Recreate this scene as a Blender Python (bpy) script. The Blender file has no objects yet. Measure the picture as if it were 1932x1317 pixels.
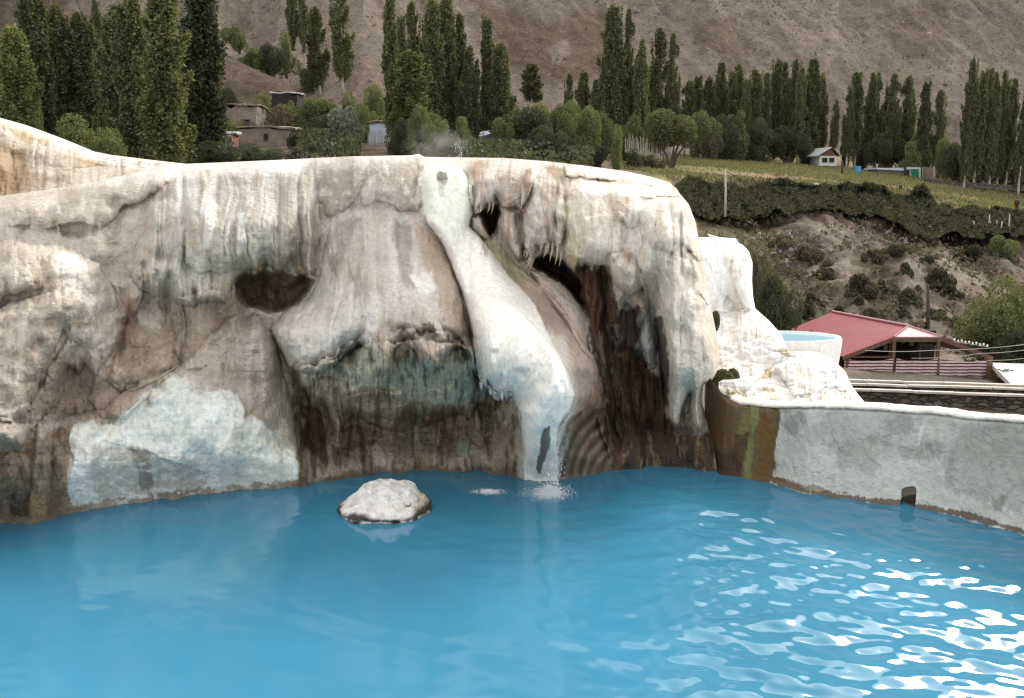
import bpy, bmesh, math, random
import numpy as np
from mathutils import Vector, Matrix, Euler

SC = bpy.context.scene
COL = SC.collection
R = math.radians

# ------------------------------------------------------------------ camera
FPX, CX, CY = 1878.0, 966.0, 658.5          # focal length and centre in photo pixels
PITCH, EYE = R(9.6), 4.0
cam_d = bpy.data.cameras.new("camera")
cam_d.sensor_width = 36.0
cam_d.lens = 36.0 * FPX / 1932.0
cam_d.clip_end = 5000
cam_d.clip_start = 0.05
cam = bpy.data.objects.new("camera", cam_d)
COL.objects.link(cam)
cam.location = (0, 0, EYE)
cam.rotation_euler = (R(90) - PITCH, 0, 0)
SC.camera = cam

# ------------------------------------------------------------------ light
CLOUD = 4.6
SUN_ELEV, SUN_AZ = 34.0, 34.5               # azimuth: degrees to the right of the view direction
SC.world = bpy.data.worlds.new("World")
SC.world.use_nodes = True
wn = SC.world.node_tree
bg = wn.nodes["Background"]
sky = wn.nodes.new("ShaderNodeTexSky")
sky.sky_type = 'NISHITA'
sky.sun_disc = False
sky.sun_elevation = R(SUN_ELEV)
sky.sun_rotation = R(SUN_AZ)
sky.altitude = 1000
sky.air_density = 0.75
sky.dust_density = 2.5
sky.ozone_density = 0.6
# broken thin cloud over the blue
wtc = wn.nodes.new("ShaderNodeTexCoord")
wmap = wn.nodes.new("ShaderNodeMapping"); wmap.inputs['Scale'].default_value = (1, 1, 2.2)
wn.links.new(wtc.outputs['Generated'], wmap.inputs['Vector'])
wno = wn.nodes.new("ShaderNodeTexNoise"); wno.inputs['Scale'].default_value = 2.3; wno.inputs['Detail'].default_value = 6; wno.inputs['Roughness'].default_value = .55
wn.links.new(wmap.outputs[0], wno.inputs['Vector'])
wra = wn.nodes.new("ShaderNodeMapRange"); wra.inputs[1].default_value = .34; wra.inputs[2].default_value = .62; wra.inputs[3].default_value = .62; wra.inputs[4].default_value = .95
wn.links.new(wno.outputs['Fac'], wra.inputs[0])
wmx = wn.nodes.new("ShaderNodeMix"); wmx.data_type = 'RGBA'
wn.links.new(wra.outputs[0], wmx.inputs[0]); wn.links.new(sky.outputs[0], wmx.inputs[6])
# the veil glows brighter towards the sun
wdo = wn.nodes.new("ShaderNodeVectorMath"); wdo.operation = 'DOT_PRODUCT'
wn.links.new(wtc.outputs['Generated'], wdo.inputs[0])
wdo.inputs[1].default_value = (math.sin(R(SUN_AZ)) * math.cos(R(SUN_ELEV)), math.cos(R(SUN_AZ)) * math.cos(R(SUN_ELEV)), math.sin(R(SUN_ELEV)))
wmr = wn.nodes.new("ShaderNodeMath"); wmr.operation = 'MAXIMUM'; wmr.inputs[1].default_value = 0; wn.links.new(wdo.outputs['Value'], wmr.inputs[0])
wpw = wn.nodes.new("ShaderNodeMath"); wpw.operation = 'POWER'; wpw.inputs[1].default_value = 22; wn.links.new(wmr.outputs[0], wpw.inputs[0])
wma = wn.nodes.new("ShaderNodeMath"); wma.operation = 'MULTIPLY_ADD'; wma.inputs[1].default_value = 4.5; wma.inputs[2].default_value = 1.0; wn.links.new(wpw.outputs[0], wma.inputs[0])
wsc = wn.nodes.new("ShaderNodeVectorMath"); wsc.operation = 'SCALE'; wsc.inputs[0].default_value = (CLOUD * 1.03, CLOUD, CLOUD * .97)
wn.links.new(wma.outputs[0], wsc.inputs[3]); wn.links.new(wsc.outputs[0], wmx.inputs[7])
wn.links.new(wmx.outputs[2], bg.inputs[0])
bg.inputs[1].default_value = 0.13
sun_d = bpy.data.lights.new("sun", 'SUN')
sun_d.energy = 1.2
sun_d.angle = R(17)
sun_d.color = (1.0, 0.94, 0.85)
sun = bpy.data.objects.new("sun", sun_d)
COL.objects.link(sun)
sv = Vector((math.sin(R(SUN_AZ)) * math.cos(R(SUN_ELEV)), math.cos(R(SUN_AZ)) * math.cos(R(SUN_ELEV)), math.sin(R(SUN_ELEV))))
sun.rotation_euler = sv.to_track_quat('Z', 'Y').to_euler()
sun.location = (40, 20, 60)
SC.view_settings.view_transform = 'Standard'
SC.view_settings.look = 'None'
SC.view_settings.exposure = 1.36
SC.view_settings.gamma = 1.0
SC.render.engine = 'CYCLES'
SC.cycles.max_bounces = 8
SC.cycles.diffuse_bounces = 4
SC.cycles.transparent_max_bounces = 12
SC.cycles.volume_bounces = 1
SC.cycles.use_denoising = True
SC.cycles.use_adaptive_sampling = False
SC.cycles.filter_width = 1.25

# ------------------------------------------------------------------ geometry helpers
def P(u, v, Y):
    """World point seen at photo pixel (u, v), at forward distance Y."""
    dx = (np.asarray(u, float) - CX) / FPX
    dy = -(np.asarray(v, float) - CY) / FPX
    d1 = math.cos(PITCH) + dy * math.sin(PITCH)
    d2 = -math.sin(PITCH) + dy * math.cos(PITCH)
    s = Y / d1
    return np.stack([dx * s, np.broadcast_to(Y, np.shape(s)) + 0 * s, EYE + d2 * s], -1)

def PV(u, v, Y):
    return Vector(P(float(u), float(v), float(Y)))

def Yw(v, z=0.0):
    """Forward distance at which row v meets the level z."""
    dy = -(np.asarray(v, float) - CY) / FPX
    d1 = math.cos(PITCH) + dy * math.sin(PITCH)
    d2 = -math.sin(PITCH) + dy * math.cos(PITCH)
    return (z - EYE) / d2 * d1

def _hash(ix, iy, iz, seed):
    h = (ix.astype(np.int64) * 374761393 + iy.astype(np.int64) * 668265263 + iz.astype(np.int64) * 2147483647 + seed * 1274126177) & 0xffffffff
    h = ((h ^ (h >> 13)) * 1274126177) & 0xffffffff
    h = ((h ^ (h >> 16)) * 2246822519) & 0xffffffff
    return ((h ^ (h >> 15)) & 0xffffff) / float(0xffffff)

def vnoise(x, y, z=0.0, seed=0):
    """Smooth value noise in -1..1."""
    x, y, z = np.broadcast_arrays(np.asarray(x, float), np.asarray(y, float), np.asarray(z, float))
    ix, iy, iz = np.floor(x), np.floor(y), np.floor(z)
    fx, fy, fz = x - ix, y - iy, z - iz
    fx, fy, fz = [f * f * f * (f * (f * 6 - 15) + 10) for f in (fx, fy, fz)]
    out = 0
    for dx in (0, 1):
        for dy in (0, 1):
            for dz in (0, 1):
                w = (fx if dx else 1 - fx) * (fy if dy else 1 - fy) * (fz if dz else 1 - fz)
                out = out + w * _hash(ix + dx, iy + dy, iz + dz, seed)
    return out * 2 - 1

def fbm(x, y, z=0.0, seed=0, octv=4, gain=0.5, ridge=False):
    a, s, n = 1.0, 0.0, 0.0
    x, y, z = np.asarray(x, float), np.asarray(y, float), np.asarray(z, float)
    for k in range(octv):
        v = vnoise(x, y, z, seed + k * 17)
        if ridge:
            v = 1 - 2 * np.abs(v)
        s = s + a * v
        n += a
        a *= gain
        x, y, z = x * 2.03 + 5.2, y * 2.03 + 1.7, z * 2.03 + 3.1
    return s / n

def sstep(a, b, x):
    t = np.clip((x - a) / (b - a), 0, 1)
    return t * t * (3 - 2 * t)

def sd_poly(U, V, poly):
    """Signed distance in pixels to a polygon, positive inside."""
    p = np.asarray(poly, float)
    q = np.roll(p, -1, 0)
    best = np.full(U.shape, 1e18)
    ins = np.zeros(U.shape, bool)
    for (ax, ay), (bx, by) in zip(p, q):
        ex, ey = bx - ax, by - ay
        wx, wy = U - ax, V - ay
        t = np.clip((wx * ex + wy * ey) / (ex * ex + ey * ey + 1e-9), 0, 1)
        best = np.minimum(best, (wx - ex * t) ** 2 + (wy - ey * t) ** 2)
        c = (ay > V) != (by > V)
        if abs(ey) > 1e-9:
            ins ^= c & (U < ex * (V - ay) / ey + ax)
    return np.where(ins, 1, -1) * np.sqrt(best)

def d_line(U, V, line):
    """Distance in pixels to a polyline, and the fraction along it."""
    p = np.asarray(line, float)
    seg = np.hypot(*(p[1:] - p[:-1]).T)
    cum = np.concatenate([[0], np.cumsum(seg)])
    best = np.full(U.shape, 1e18)
    tt = np.zeros(U.shape)
    for k in range(len(p) - 1):
        (ax, ay), (bx, by) = p[k], p[k + 1]
        ex, ey = bx - ax, by - ay
        wx, wy = U - ax, V - ay
        t = np.clip((wx * ex + wy * ey) / (ex * ex + ey * ey + 1e-9), 0, 1)
        d = (wx - ex * t) ** 2 + (wy - ey * t) ** 2
        m = d < best
        best = np.where(m, d, best)
        tt = np.where(m, (cum[k] + t * seg[k]) / cum[-1], tt)
    return np.sqrt(best), tt

def tps(pts):
    """Thin-plate surface through (u, v, value) control points."""
    a = np.asarray(pts, float)
    X = a[:, :2] / 300.0
    n = len(a)
    r2 = ((X[:, None] - X[None]) ** 2).sum(-1)
    K = 0.5 * r2 * np.log(r2 + 1e-12) + 1e-3 * np.eye(n)
    Q = np.c_[np.ones(n), X]
    A = np.block([[K, Q], [Q.T, np.zeros((3, 3))]])
    w = np.linalg.solve(A, np.r_[a[:, 2], 0, 0, 0])
    def f(U, V):
        u, v = U / 300.0, V / 300.0
        out = w[n] + w[n + 1] * u + w[n + 2] * v
        for k in range(n):
            r2 = (u - X[k, 0]) ** 2 + (v - X[k, 1]) ** 2
            out = out + w[k] * 0.5 * r2 * np.log(r2 + 1e-12)
        return out
    return f

def resample(line, n, smooth=0):
    p = np.asarray(line, float)
    cum = np.concatenate([[0], np.cumsum(np.hypot(*(p[1:] - p[:-1]).T))])
    t = np.linspace(0, cum[-1], n)
    q = np.c_[np.interp(t, cum, p[:, 0]), np.interp(t, cum, p[:, 1])]
    for _ in range(smooth):
        q[1:-1] = 0.25 * q[:-2] + 0.5 * q[1:-1] + 0.25 * q[2:]
    return q

def coons(top, right, bottom, left, nx, ny, sm=6):
    """Patch of pixel coordinates bounded by four polylines (top/bottom run left to right, left/right run downwards)."""
    T, B = resample(top, nx, sm), resample(bottom, nx, sm)
    L, Rr = resample(left, ny, sm), resample(right, ny, sm)
    s = np.linspace(0, 1, nx)[None, :, None]
    t = np.linspace(0, 1, ny)[:, None, None]
    S = (1 - t) * T[None] + t * B[None] + (1 - s) * L[:, None] + s * Rr[:, None]
    S -= (1 - s) * (1 - t) * T[0] + s * (1 - t) * T[-1] + (1 - s) * t * B[0] + s * t * B[-1]
    return S[..., 0], S[..., 1]

def lin(c):
    c = np.asarray(c, float) / 255.0
    return np.where(c <= 0.04045, c / 12.92, ((c + 0.055) / 1.055) ** 2.4)

def new_obj(name, mesh, parent=None):
    o = bpy.data.objects.new(name, mesh)
    COL.objects.link(o)
    if parent is not None:
        o.parent = parent
    return o

def empty(name, loc=(0, 0, 0), rz=0.0):
    o = bpy.data.objects.new(name, None)
    COL.objects.link(o)
    o.location = loc
    o.rotation_euler = (0, 0, rz)
    o.empty_display_size = 0.3
    return o

def tag(o, label=None, cat=None, group=None, kind=None):
    if label: o["label"] = label
    if cat: o["category"] = cat
    if group: o["group"] = group
    if kind: o["kind"] = kind
    return o

def mesh_np(name, verts, quads, mat=None, smooth=True, cols=None, wet=None):
    """Mesh from arrays: quads may be (n,4) or (n,3)."""
    verts = np.asarray(verts, np.float32).reshape(-1, 3)
    quads = np.asarray(quads, np.int32)
    k = quads.shape[1]
    me = bpy.data.meshes.new(name)
    me.vertices.add(len(verts))
    me.vertices.foreach_set("co", verts.ravel())
    me.loops.add(quads.size)
    me.loops.foreach_set("vertex_index", quads.ravel())
    me.polygons.add(len(quads))
    me.polygons.foreach_set("loop_start", np.arange(0, quads.size, k, dtype=np.int32))
    me.polygons.foreach_set("loop_total", np.full(len(quads), k, np.int32))
    me.update(calc_edges=True)
    if smooth:
        me.polygons.foreach_set("use_smooth", np.ones(len(quads), bool))
    if cols is not None:
        a = me.attributes.new("Col", 'FLOAT_COLOR', 'POINT')
        c4 = np.c_[np.asarray(cols, np.float32).reshape(-1, 3), np.ones(len(verts), np.float32)]
        a.data.foreach_set("color", c4.astype(np.float32).ravel())
    if wet is not None:
        a = me.attributes.new("wet", 'FLOAT', 'POINT')
        a.data.foreach_set("value", np.asarray(wet, np.float32).ravel())
    if mat is not None:
        me.materials.append(mat)
    return me

class MB:
    """Collects shapes into one mesh."""
    def __init__(self):
        self.bm = bmesh.new()
    def box(self, c, size, rz=0.0, mat=None, bevel=0.0):
        M = (mat if mat is not None else Matrix.Translation(Vector(c)) @ Matrix.Rotation(rz, 4, 'Z')) @ Matrix.Diagonal((*size, 1))
        r = bmesh.ops.create_cube(self.bm, size=1.0, matrix=M)
        if bevel > 0:
            es = list({e for v in r['verts'] for e in v.link_edges})
            bmesh.ops.bevel(self.bm, geom=es, offset=bevel, segments=2, affect='EDGES')
        return self
    def bar(self, a, b, w, h=None, up=Vector((0, 0, 1))):
        a, b = Vector(a), Vector(b)
        d = b - a
        z = d.normalized()
        x = up.cross(z)
        if x.length < 1e-4: x = Vector((1, 0, 0))
        x.normalize(); y = z.cross(x)
        M = Matrix((( *x, 0), (*y, 0), (*z, 0), (0, 0, 0, 1))).transposed()
        M.translation = (a + b) / 2
        return self.box(None, (w, h or w, d.length), mat=M)
    def tube(self, pts, radii, seg=8, cap=True):
        pts = [Vector(p) for p in pts]
        rings = []
        for i, p in enumerate(pts):
            d = (pts[min(i + 1, len(pts) - 1)] - pts[max(i - 1, 0)]).normalized()
            x = d.cross(Vector((0.123, 0.456, 0.88))).normalized(); y = d.cross(x)
            r = radii[i] if hasattr(radii, '__len__') else radii
            rings.append([self.bm.verts.new(p + (x * math.cos(2 * math.pi * k / seg) + y * math.sin(2 * math.pi * k / seg)) * r) for k in range(seg)])
        for a, b in zip(rings, rings[1:]):
            for k in range(seg):
                self.bm.faces.new((a[k], a[(k + 1) % seg], b[(k + 1) % seg], b[k]))
        if cap:
            self.bm.faces.new(rings[0][::-1]); self.bm.faces.new(rings[-1])
        return self
    def ball(self, c, r, sub=2, scale=(1, 1, 1)):
        bmesh.ops.create_icosphere(self.bm, subdivisions=sub, radius=r, matrix=Matrix.Translation(Vector(c)) @ Matrix.Diagonal((*scale, 1)))
        return self
    def poly(self, pts, thick=None):
        """Flat polygon, extruded by the vector thick."""
        a = [self.bm.verts.new(Vector(p)) for p in pts]
        if thick is None:
            self.bm.faces.new(a)
            return self
        b = [self.bm.verts.new(Vector(p) + Vector(thick)) for p in pts]
        self.bm.faces.new(a[::-1]); self.bm.faces.new(b)
        n = len(a)
        for k in range(n):
            self.bm.faces.new((a[k], a[(k + 1) % n], b[(k + 1) % n], b[k]))
        return self
    def build(self, name, mat, parent=None, smooth=False):
        bmesh.ops.recalc_face_normals(self.bm, faces=self.bm.faces)
        me = bpy.data.meshes.new(name)
        self.bm.to_mesh(me); self.bm.free()
        me.materials.append(mat)
        if smooth:
            me.polygons.foreach_set("use_smooth", np.ones(len(me.polygons), bool))
        o = new_obj(name, me, parent)
        if parent is not None and parent.parent is None:
            o.matrix_parent_inverse = Matrix.LocRotScale(parent.location, parent.rotation_euler, None).inverted()
        elif parent is not None:
            pp = parent.parent
            o.matrix_parent_inverse = Matrix.LocRotScale(pp.location, pp.rotation_euler, None).inverted() if False else _winv(parent)
        return o

def _winv(p):
    """Inverse of an object's world matrix, computed from its own chain."""
    M = Matrix.Identity(4)
    q = p
    while q is not None:
        L = Matrix.LocRotScale(q.location, q.rotation_euler, q.scale)
        M = q.matrix_parent_inverse @ L @ M if q.parent is not None else L @ M
        q = q.parent
    return M.inverted()

# ------------------------------------------------------------------ materials
class NT:
    def __init__(self, name):
        self.m = bpy.data.materials.new(name)
        self.m.use_nodes = True
        self.t = self.m.node_tree
        self.b = self.t.nodes["Principled BSDF"]
        self.out = self.t.nodes["Material Output"]
    def n(self, typ, **kw):
        x = self.t.nodes.new(typ)
        for k, v in kw.items():
            setattr(x, k, v)
        return x
    def l(self, a, b):
        self.t.links.new(a, b)
    def val(self, sock, v):
        if hasattr(v, 'links') or isinstance(v, bpy.types.NodeSocket): self.l(v, sock)
        else: sock.default_value = v
    def noise(self, vec, scale, detail=4, rough=0.55, dist=0.0):
        x = self.n('ShaderNodeTexNoise')
        x.inputs['Scale'].default_value = scale; x.inputs['Detail'].default_value = detail
        x.inputs['Roughness'].default_value = rough; x.inputs['Distortion'].default_value = dist
        if vec is not None: self.l(vec, x.inputs['Vector'])
        return x.outputs['Fac']
    def vor(self, vec, scale, feature='F1', out='Distance'):
        x = self.n('ShaderNodeTexVoronoi'); x.feature = feature
        x.inputs['Scale'].default_value = scale
        if vec is not None: self.l(vec, x.inputs['Vector'])
        return x.outputs[out]
    def obj(self, scale=None):
        x = self.n('ShaderNodeTexCoord').outputs['Object']
        return self.scaled(x, scale) if scale else x
    def scaled(self, vec, s):
        m = self.n('ShaderNodeMapping'); m.inputs['Scale'].default_value = s
        self.l(vec, m.inputs['Vector']); return m.outputs[0]
    def math(self, op, a, b=None, c=None, clamp=False):
        x = self.n('ShaderNodeMath', operation=op); x.use_clamp = clamp
        self.val(x.inputs[0], a)
        if b is not None: self.val(x.inputs[1], b)
        if c is not None: self.val(x.inputs[2], c)
        return x.outputs[0]
    def ramp(self, fac, a, b, lo=0.0, hi=1.0):
        x = self.n('ShaderNodeMapRange'); x.inputs[1].default_value = a; x.inputs[2].default_value = b
        x.inputs[3].default_value = lo; x.inputs[4].default_value = hi; x.clamp = True
        self.l(fac, x.inputs[0]); return x.outputs[0]
    def mix(self, fac, a, b, blend='MIX'):
        x = self.n('ShaderNodeMix', data_type='RGBA', blend_type=blend)
        self.val(x.inputs[0], fac)
        for s, v in ((x.inputs[6], a), (x.inputs[7], b)):
            if isinstance(v, bpy.types.NodeSocket): self.l(v, s)
            else: s.default_value = (*v, 1)
        return x.outputs[2]
    def attr(self, name, out='Color'):
        x = self.n('ShaderNodeAttribute'); x.attribute_name = name
        return x.outputs[out]
    def bump(self, h, strength, dist, normal=None):
        x = self.n('ShaderNodeBump'); x.inputs['Strength'].default_value = strength; x.inputs['Distance'].default_value = dist
        self.l(h, x.inputs['Height'])
        if normal is not None: self.l(normal, x.inputs['Normal'])
        return x.outputs[0]
    def set(self, color=None, rough=None, normal=None, metal=None, spec=None):
        if color is not None:
            if isinstance(color, bpy.types.NodeSocket): self.l(color, self.b.inputs['Base Color'])
            else: self.b.inputs['Base Color'].default_value = (*color, 1)
        if rough is not None: self.val(self.b.inputs['Roughness'], rough)
        if normal is not None: self.l(normal, self.b.inputs['Normal'])
        if metal is not None: self.b.inputs['Metallic'].default_value = metal
        if spec is not None: self.b.inputs['Specular IOR Level'].default_value = spec
        return self.m

def mat_rock(name, grain=1.0, ripple=1.0, streak=1.0):
    t = NT(name)
    co = t.obj()
    c = t.attr("Col")
    big = t.noise(co, 1.6, 5, 0.6)
    fine = t.noise(co, 14, 6, 0.65)
    vert = t.noise(t.scaled(co, (9, 9, 0.9)), 2.2, 5, 0.6, 0.3)
    v1 = t.ramp(fine, 0.28, 0.72, 0.84, 1.14)
    v2 = t.ramp(vert, 0.32, 0.68, 1 - .09 * streak, 1 + .07 * streak)
    v3 = t.ramp(big, 0.3, 0.7, 0.90, 1.08)
    f = t.math('MULTIPLY', t.math('MULTIPLY', v1, v2), v3)
    sp = t.ramp(t.vor(co, 55), 0.0, 0.16, 0.72, 1.0)
    gate = t.ramp(t.noise(co, 3.1, 3), 0.52, 0.62)
    f = t.math('MULTIPLY', f, t.math('ADD', t.math('MULTIPLY', t.math('SUBTRACT', sp, 1.0), gate), 1.0))
    x = t.n('ShaderNodeVectorMath', operation='SCALE'); t.l(c, x.inputs[0]); t.l(f, x.inputs[3])
    tint = t.mix(t.ramp(t.noise(co, 4.3, 4), 0.35, 0.75, 0.0, 0.35), x.outputs[0], t.mix(1.0, x.outputs[0], (1.0, 0.90, 0.76), 'MULTIPLY'))
    wet = t.attr("wet", 'Fac')
    h1 = t.noise(co, 7, 5, 0.6)
    h2 = t.noise(co, 38, 5, 0.7)
    h3 = t.noise(t.scaled(co, (1, 1, 0.12)), 26, 4, 0.6, 0.4)
    rip = t.noise(t.scaled(co, (0.6, 0.6, 2.2)), 16, 3, 0.5, 1.2)
    pit = t.ramp(t.vor(t.scaled(co, (1, 1, .6)), 21), 0.0, .45)
    n0 = t.bump(pit, 0.30 * grain, 0.03)
    n1 = t.bump(h1, 0.75 * grain, 0.09, n0)
    n2 = t.bump(h3, 0.42 * grain * streak, 0.04, n1)
    n3 = t.bump(rip, 0.30 * ripple, 0.03, n2)
    n4 = t.bump(h2, 0.7 * grain, 0.016, n3)
    rough = t.math('SUBTRACT', t.ramp(fine, 0.3, 0.7, 0.66, 0.92), t.math('MULTIPLY', wet, 0.42))
    t.set(tint, rough, n4)
    t.val(t.b.inputs['Specular IOR Level'], t.math('ADD', 0.18, t.math('MULTIPLY', wet, 0.35)))
    return t.m

def mat_simple(name, c, rough=0.7, var=0.2, scale=6.0, bump=0.2, bdist=0.02, metal=0.0, obj_scale=None):
    t = NT(name)
    co = t.obj(obj_scale) if obj_scale else t.obj()
    nz = t.noise(co, scale, 5, 0.6)
    c = np.asarray(c, float)
    col = t.mix(t.ramp(nz, 0.3, 0.7), tuple(c * (1 - var)), tuple(np.minimum(c * (1 + var), 1)))
    t.set(col, rough, t.bump(t.noise(co, scale * 4, 4), bump, bdist), metal)
    return t.m

# ------------------------------------------------------------------ relief sheets: a surface modelled layer by layer, then given its own depth, a lip and a back
def paint(U, V, base, ops, seed=0):
    """Albedo field: base colour then patches (poly, sRGB, feather, opacity, ragged px[, wet])."""
    C = np.broadcast_to(lin(base), U.shape + (3,)).copy()
    W = np.zeros(U.shape)
    for k, op in enumerate(ops):
        poly, col, fea, opa, rag = op[:5]
        wet = op[5] if len(op) > 5 else None
        p = np.asarray(poly, float)
        pad = fea + rag + 12
        m = (U > p[:, 0].min() - pad) & (U < p[:, 0].max() + pad) & (V > p[:, 1].min() - pad) & (V < p[:, 1].max() + pad)
        if not m.any(): continue
        u, v = U[m], V[m]
        d = sd_poly(u, v, p)
        nz = fbm(u / 22, v / 34, 0, seed + k * 7, 4) * rag * 1.2 + fbm(u / 5, v / 16, 0, seed + k * 5 + 3, 2) * rag * 0.5
        nz = nz + fbm(u / 3.2, v / 9, 0, seed + k * 11, 2) * rag * .35
        fea = fea * .6
        w = sstep(-fea, fea, d + nz) * opa
        C[m] = C[m] * (1 - w[:, None]) + lin(col) * w[:, None]
        if wet is not None: W[m] = W[m] * (1 - w) + wet * w
    return C, W

def layers(U, V, ops, seed=0):
    """Sum of stepped layers: (poly, metres forward, lip radius px, ragged px[, fade (x0,y0,x1,y1)])."""
    out = np.zeros(U.shape)
    for k, op in enumerate(ops):
        poly, amp, r, rag = op[:4]
        fade = op[4] if len(op) > 4 else None
        p = np.asarray(poly, float)
        pad = rag * 2 + 4 + (r if r > 13 else 0)
        m = (U > p[:, 0].min() - pad) & (U < p[:, 0].max() + pad) & (V > p[:, 1].min() - pad) & (V < p[:, 1].max() + pad)
        if not m.any(): continue
        u, v = U[m], V[m]
        wu = u + fbm(u / 26, v / 40, 0, seed + k * 3, 3) * rag + vnoise(u / 7, v / 60, 0, seed + k) * rag * 0.4
        wv = v + fbm(u / 18, v / 30, 4, seed + k * 3 + 1, 3) * rag
        d = sd_poly(wu, wv, p)
        x = np.clip(d / r, 0, 1)
        prof = np.sqrt(np.maximum(0, 1 - (1 - x) ** 2))
        if r > 13:
            soft = sstep(-.35, 1, d / (r * 1.7))
            mm = sstep(-.35, .35, fbm(u / 75, v / 75, k * 1.7, seed + 900, 3) + .22) * .95
            prof = prof * mm + soft * (1 - mm)
        if fade:
            x0, y0, x1, y1 = fade
            L2 = (x1 - x0) ** 2 + (y1 - y0) ** 2
            prof = prof * sstep(0, 1, ((u - x0) * (x1 - x0) + (v - y0) * (y1 - y0)) / L2)
        out[m] += amp * prof
    return out

def sheet_mesh(name, XYZ, Cc, Ww, mat, masks=None, skirts=(), names=None, mats=None, parent=None, back=(0, 1, 0), taper=-0.15):
    """Quads over a grid of points, split into one object per mask value, with smooth shared normals; skirts run back from the rim."""
    ny, nx = XYZ.shape[:2]
    pts = XYZ.reshape(-1, 3)
    # normals from the grid
    du = np.gradient(XYZ, axis=1); dv = np.gradient(XYZ, axis=0)
    N = np.cross(dv, du); N /= np.linalg.norm(N, axis=-1, keepdims=True) + 1e-12
    N = N.reshape(-1, 3)
    idx = np.arange(ny * nx).reshape(ny, nx)
    q = np.stack([idx[:-1, :-1], idx[1:, :-1], idx[1:, 1:], idx[:-1, 1:]], -1).reshape(-1, 4)
    lab = np.zeros(ny * nx, int) if masks is None else masks.reshape(-1)
    fl = np.max(lab[q], axis=1)
    objs = {}
    for k in np.unique(fl):
        qs = q[fl == k]
        used, inv = np.unique(qs, return_inverse=True)
        P_, C_, W_, N_ = pts[used], Cc.reshape(-1, 3)[used], Ww.reshape(-1)[used], N[used]
        Q_ = inv.reshape(-1, 4)
        if k == 0 and skirts:
            extraP, extraC, extraW, extraQ, extraN = [P_], [C_], [W_], [Q_], [N_]
            base = len(P_)
            lut = -np.ones(ny * nx, int); lut[used] = np.arange(len(used))
            for side, depth, drop in skirts:
                line = {'top': idx[0, :], 'right': idx[:, -1], 'left': idx[::-1, 0], 'bottom': idx[-1, ::-1]}[side]
                line = line[lut[line] >= 0]
                prev = lut[line]
                for st in (0.12, 0.4, 1.0):
                    e = pts[line] + np.asarray(back) * depth * st
                    e[:, 2] += drop * st ** 1.5
                    extraP.append(e); extraC.append(Cc.reshape(-1, 3)[line]); extraW.append(Ww.reshape(-1)[line])
                    cur = base + np.arange(len(line)); base += len(line)
                    extraQ.append(np.stack([prev[:-1], prev[1:], cur[1:], cur[:-1]], -1))
                    prev = cur
            P_ = np.concatenate(extraP); C_ = np.concatenate(extraC); W_ = np.concatenate(extraW)
            Q_ = np.concatenate(extraQ)
        nm = names[k] if names else name
        me = mesh_np(nm, P_, Q_, (mats[k] if mats else mat), True, C_, W_)
        if masks is not None:
            vn = np.zeros((len(P_), 3), np.float32)
            vn[:len(used)] = N_
            me.normals_split_custom_set_from_vertices(vn.tolist())
        objs[k] = new_obj(nm, me, parent)
    return objs
# ================================================================== the travertine cliff
WATERLINE = [(-900, 1050), (-400, 1010), (-150, 1000), (0, 990), (60, 988), (130, 970), (200, 958), (320, 940), (450, 926), (560, 918), (640, 905), (720, 893),
             (830, 888), (900, 890), (950, 896), (990, 905), (1050, 905), (1100, 897), (1170, 888), (1240, 880), (1300, 886),
             (1370, 892), (1455, 907)]
_wl = np.asarray(WATERLINE, float)
def vw_of(u):
    return np.interp(u, _wl[:, 0], _wl[:, 1]) + fbm(np.asarray(u) / 30, 0.5, 0, 77, 3) * 5

CASCADE = [(788, 340), (791, 328), (800, 315), (815, 309), (832, 306), (850, 309), (868, 317), (880, 330), (890, 352), (893, 380), (892, 405), (886, 426),
           (900, 440), (918, 462), (946, 505), (982, 545), (1010, 576), (1030, 618), (1050, 660), (1074, 708), (1083, 740), (1078, 768),
           (1062, 790), (1050, 806), (1050, 835), (1053, 870), (1052, 915), (990, 915), (989, 850), (984, 810), (976, 775), (970, 755), (962, 742),
           (957, 757), (950, 745), (942, 758), (932, 752), (922, 736), (908, 722), (897, 706), (890, 690), (889, 668), (893, 640), (886, 600), (872, 552),
           (853, 505), (832, 455), (806, 420), (796, 395), (793, 365)]
CRUST = [(134, 803), (150, 795), (176, 790), (182, 805), (215, 797), (245, 772), (272, 738), (285, 731), (308, 735), (314, 715), (326, 711), (350, 714),
         (362, 728), (378, 738), (410, 736), (432, 737), (450, 750), (462, 770), (463, 788), (478, 782), (497, 793), (505, 810), (522, 815), (528, 840),
         (556, 846), (567, 870), (563, 905), (515, 918), (440, 924), (350, 938), (230, 952), (150, 955), (132, 930), (128, 900), (138, 865), (128, 830)]
BULGE = [(895, 440), (935, 462), (965, 490), (1012, 530), (1060, 580), (1100, 640), (1128, 690), (1144, 738), (1143, 768), (1130, 790), (1150, 830), (1164, 890),
         (1160, 935), (975, 935), (980, 810), (960, 750), (905, 720), (890, 640), (870, 540)]
CONE = [(640, 405), (690, 392), (760, 395), (790, 408), (830, 445), (855, 510), (872, 570), (890, 635), (894, 672), (890, 672), (868, 656), (848, 660), (834, 686), (814, 706), (794, 694), (780, 660), (760, 646), (746, 660), (738, 700), (722, 728), (706, 706), (694, 660), (676, 650), (656, 664),
        (632, 690), (600, 707), (566, 702), (544, 692), (524, 652), (510, 617), (535, 588), (578, 562), (603, 522), (612, 470), (622, 430)]
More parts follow.
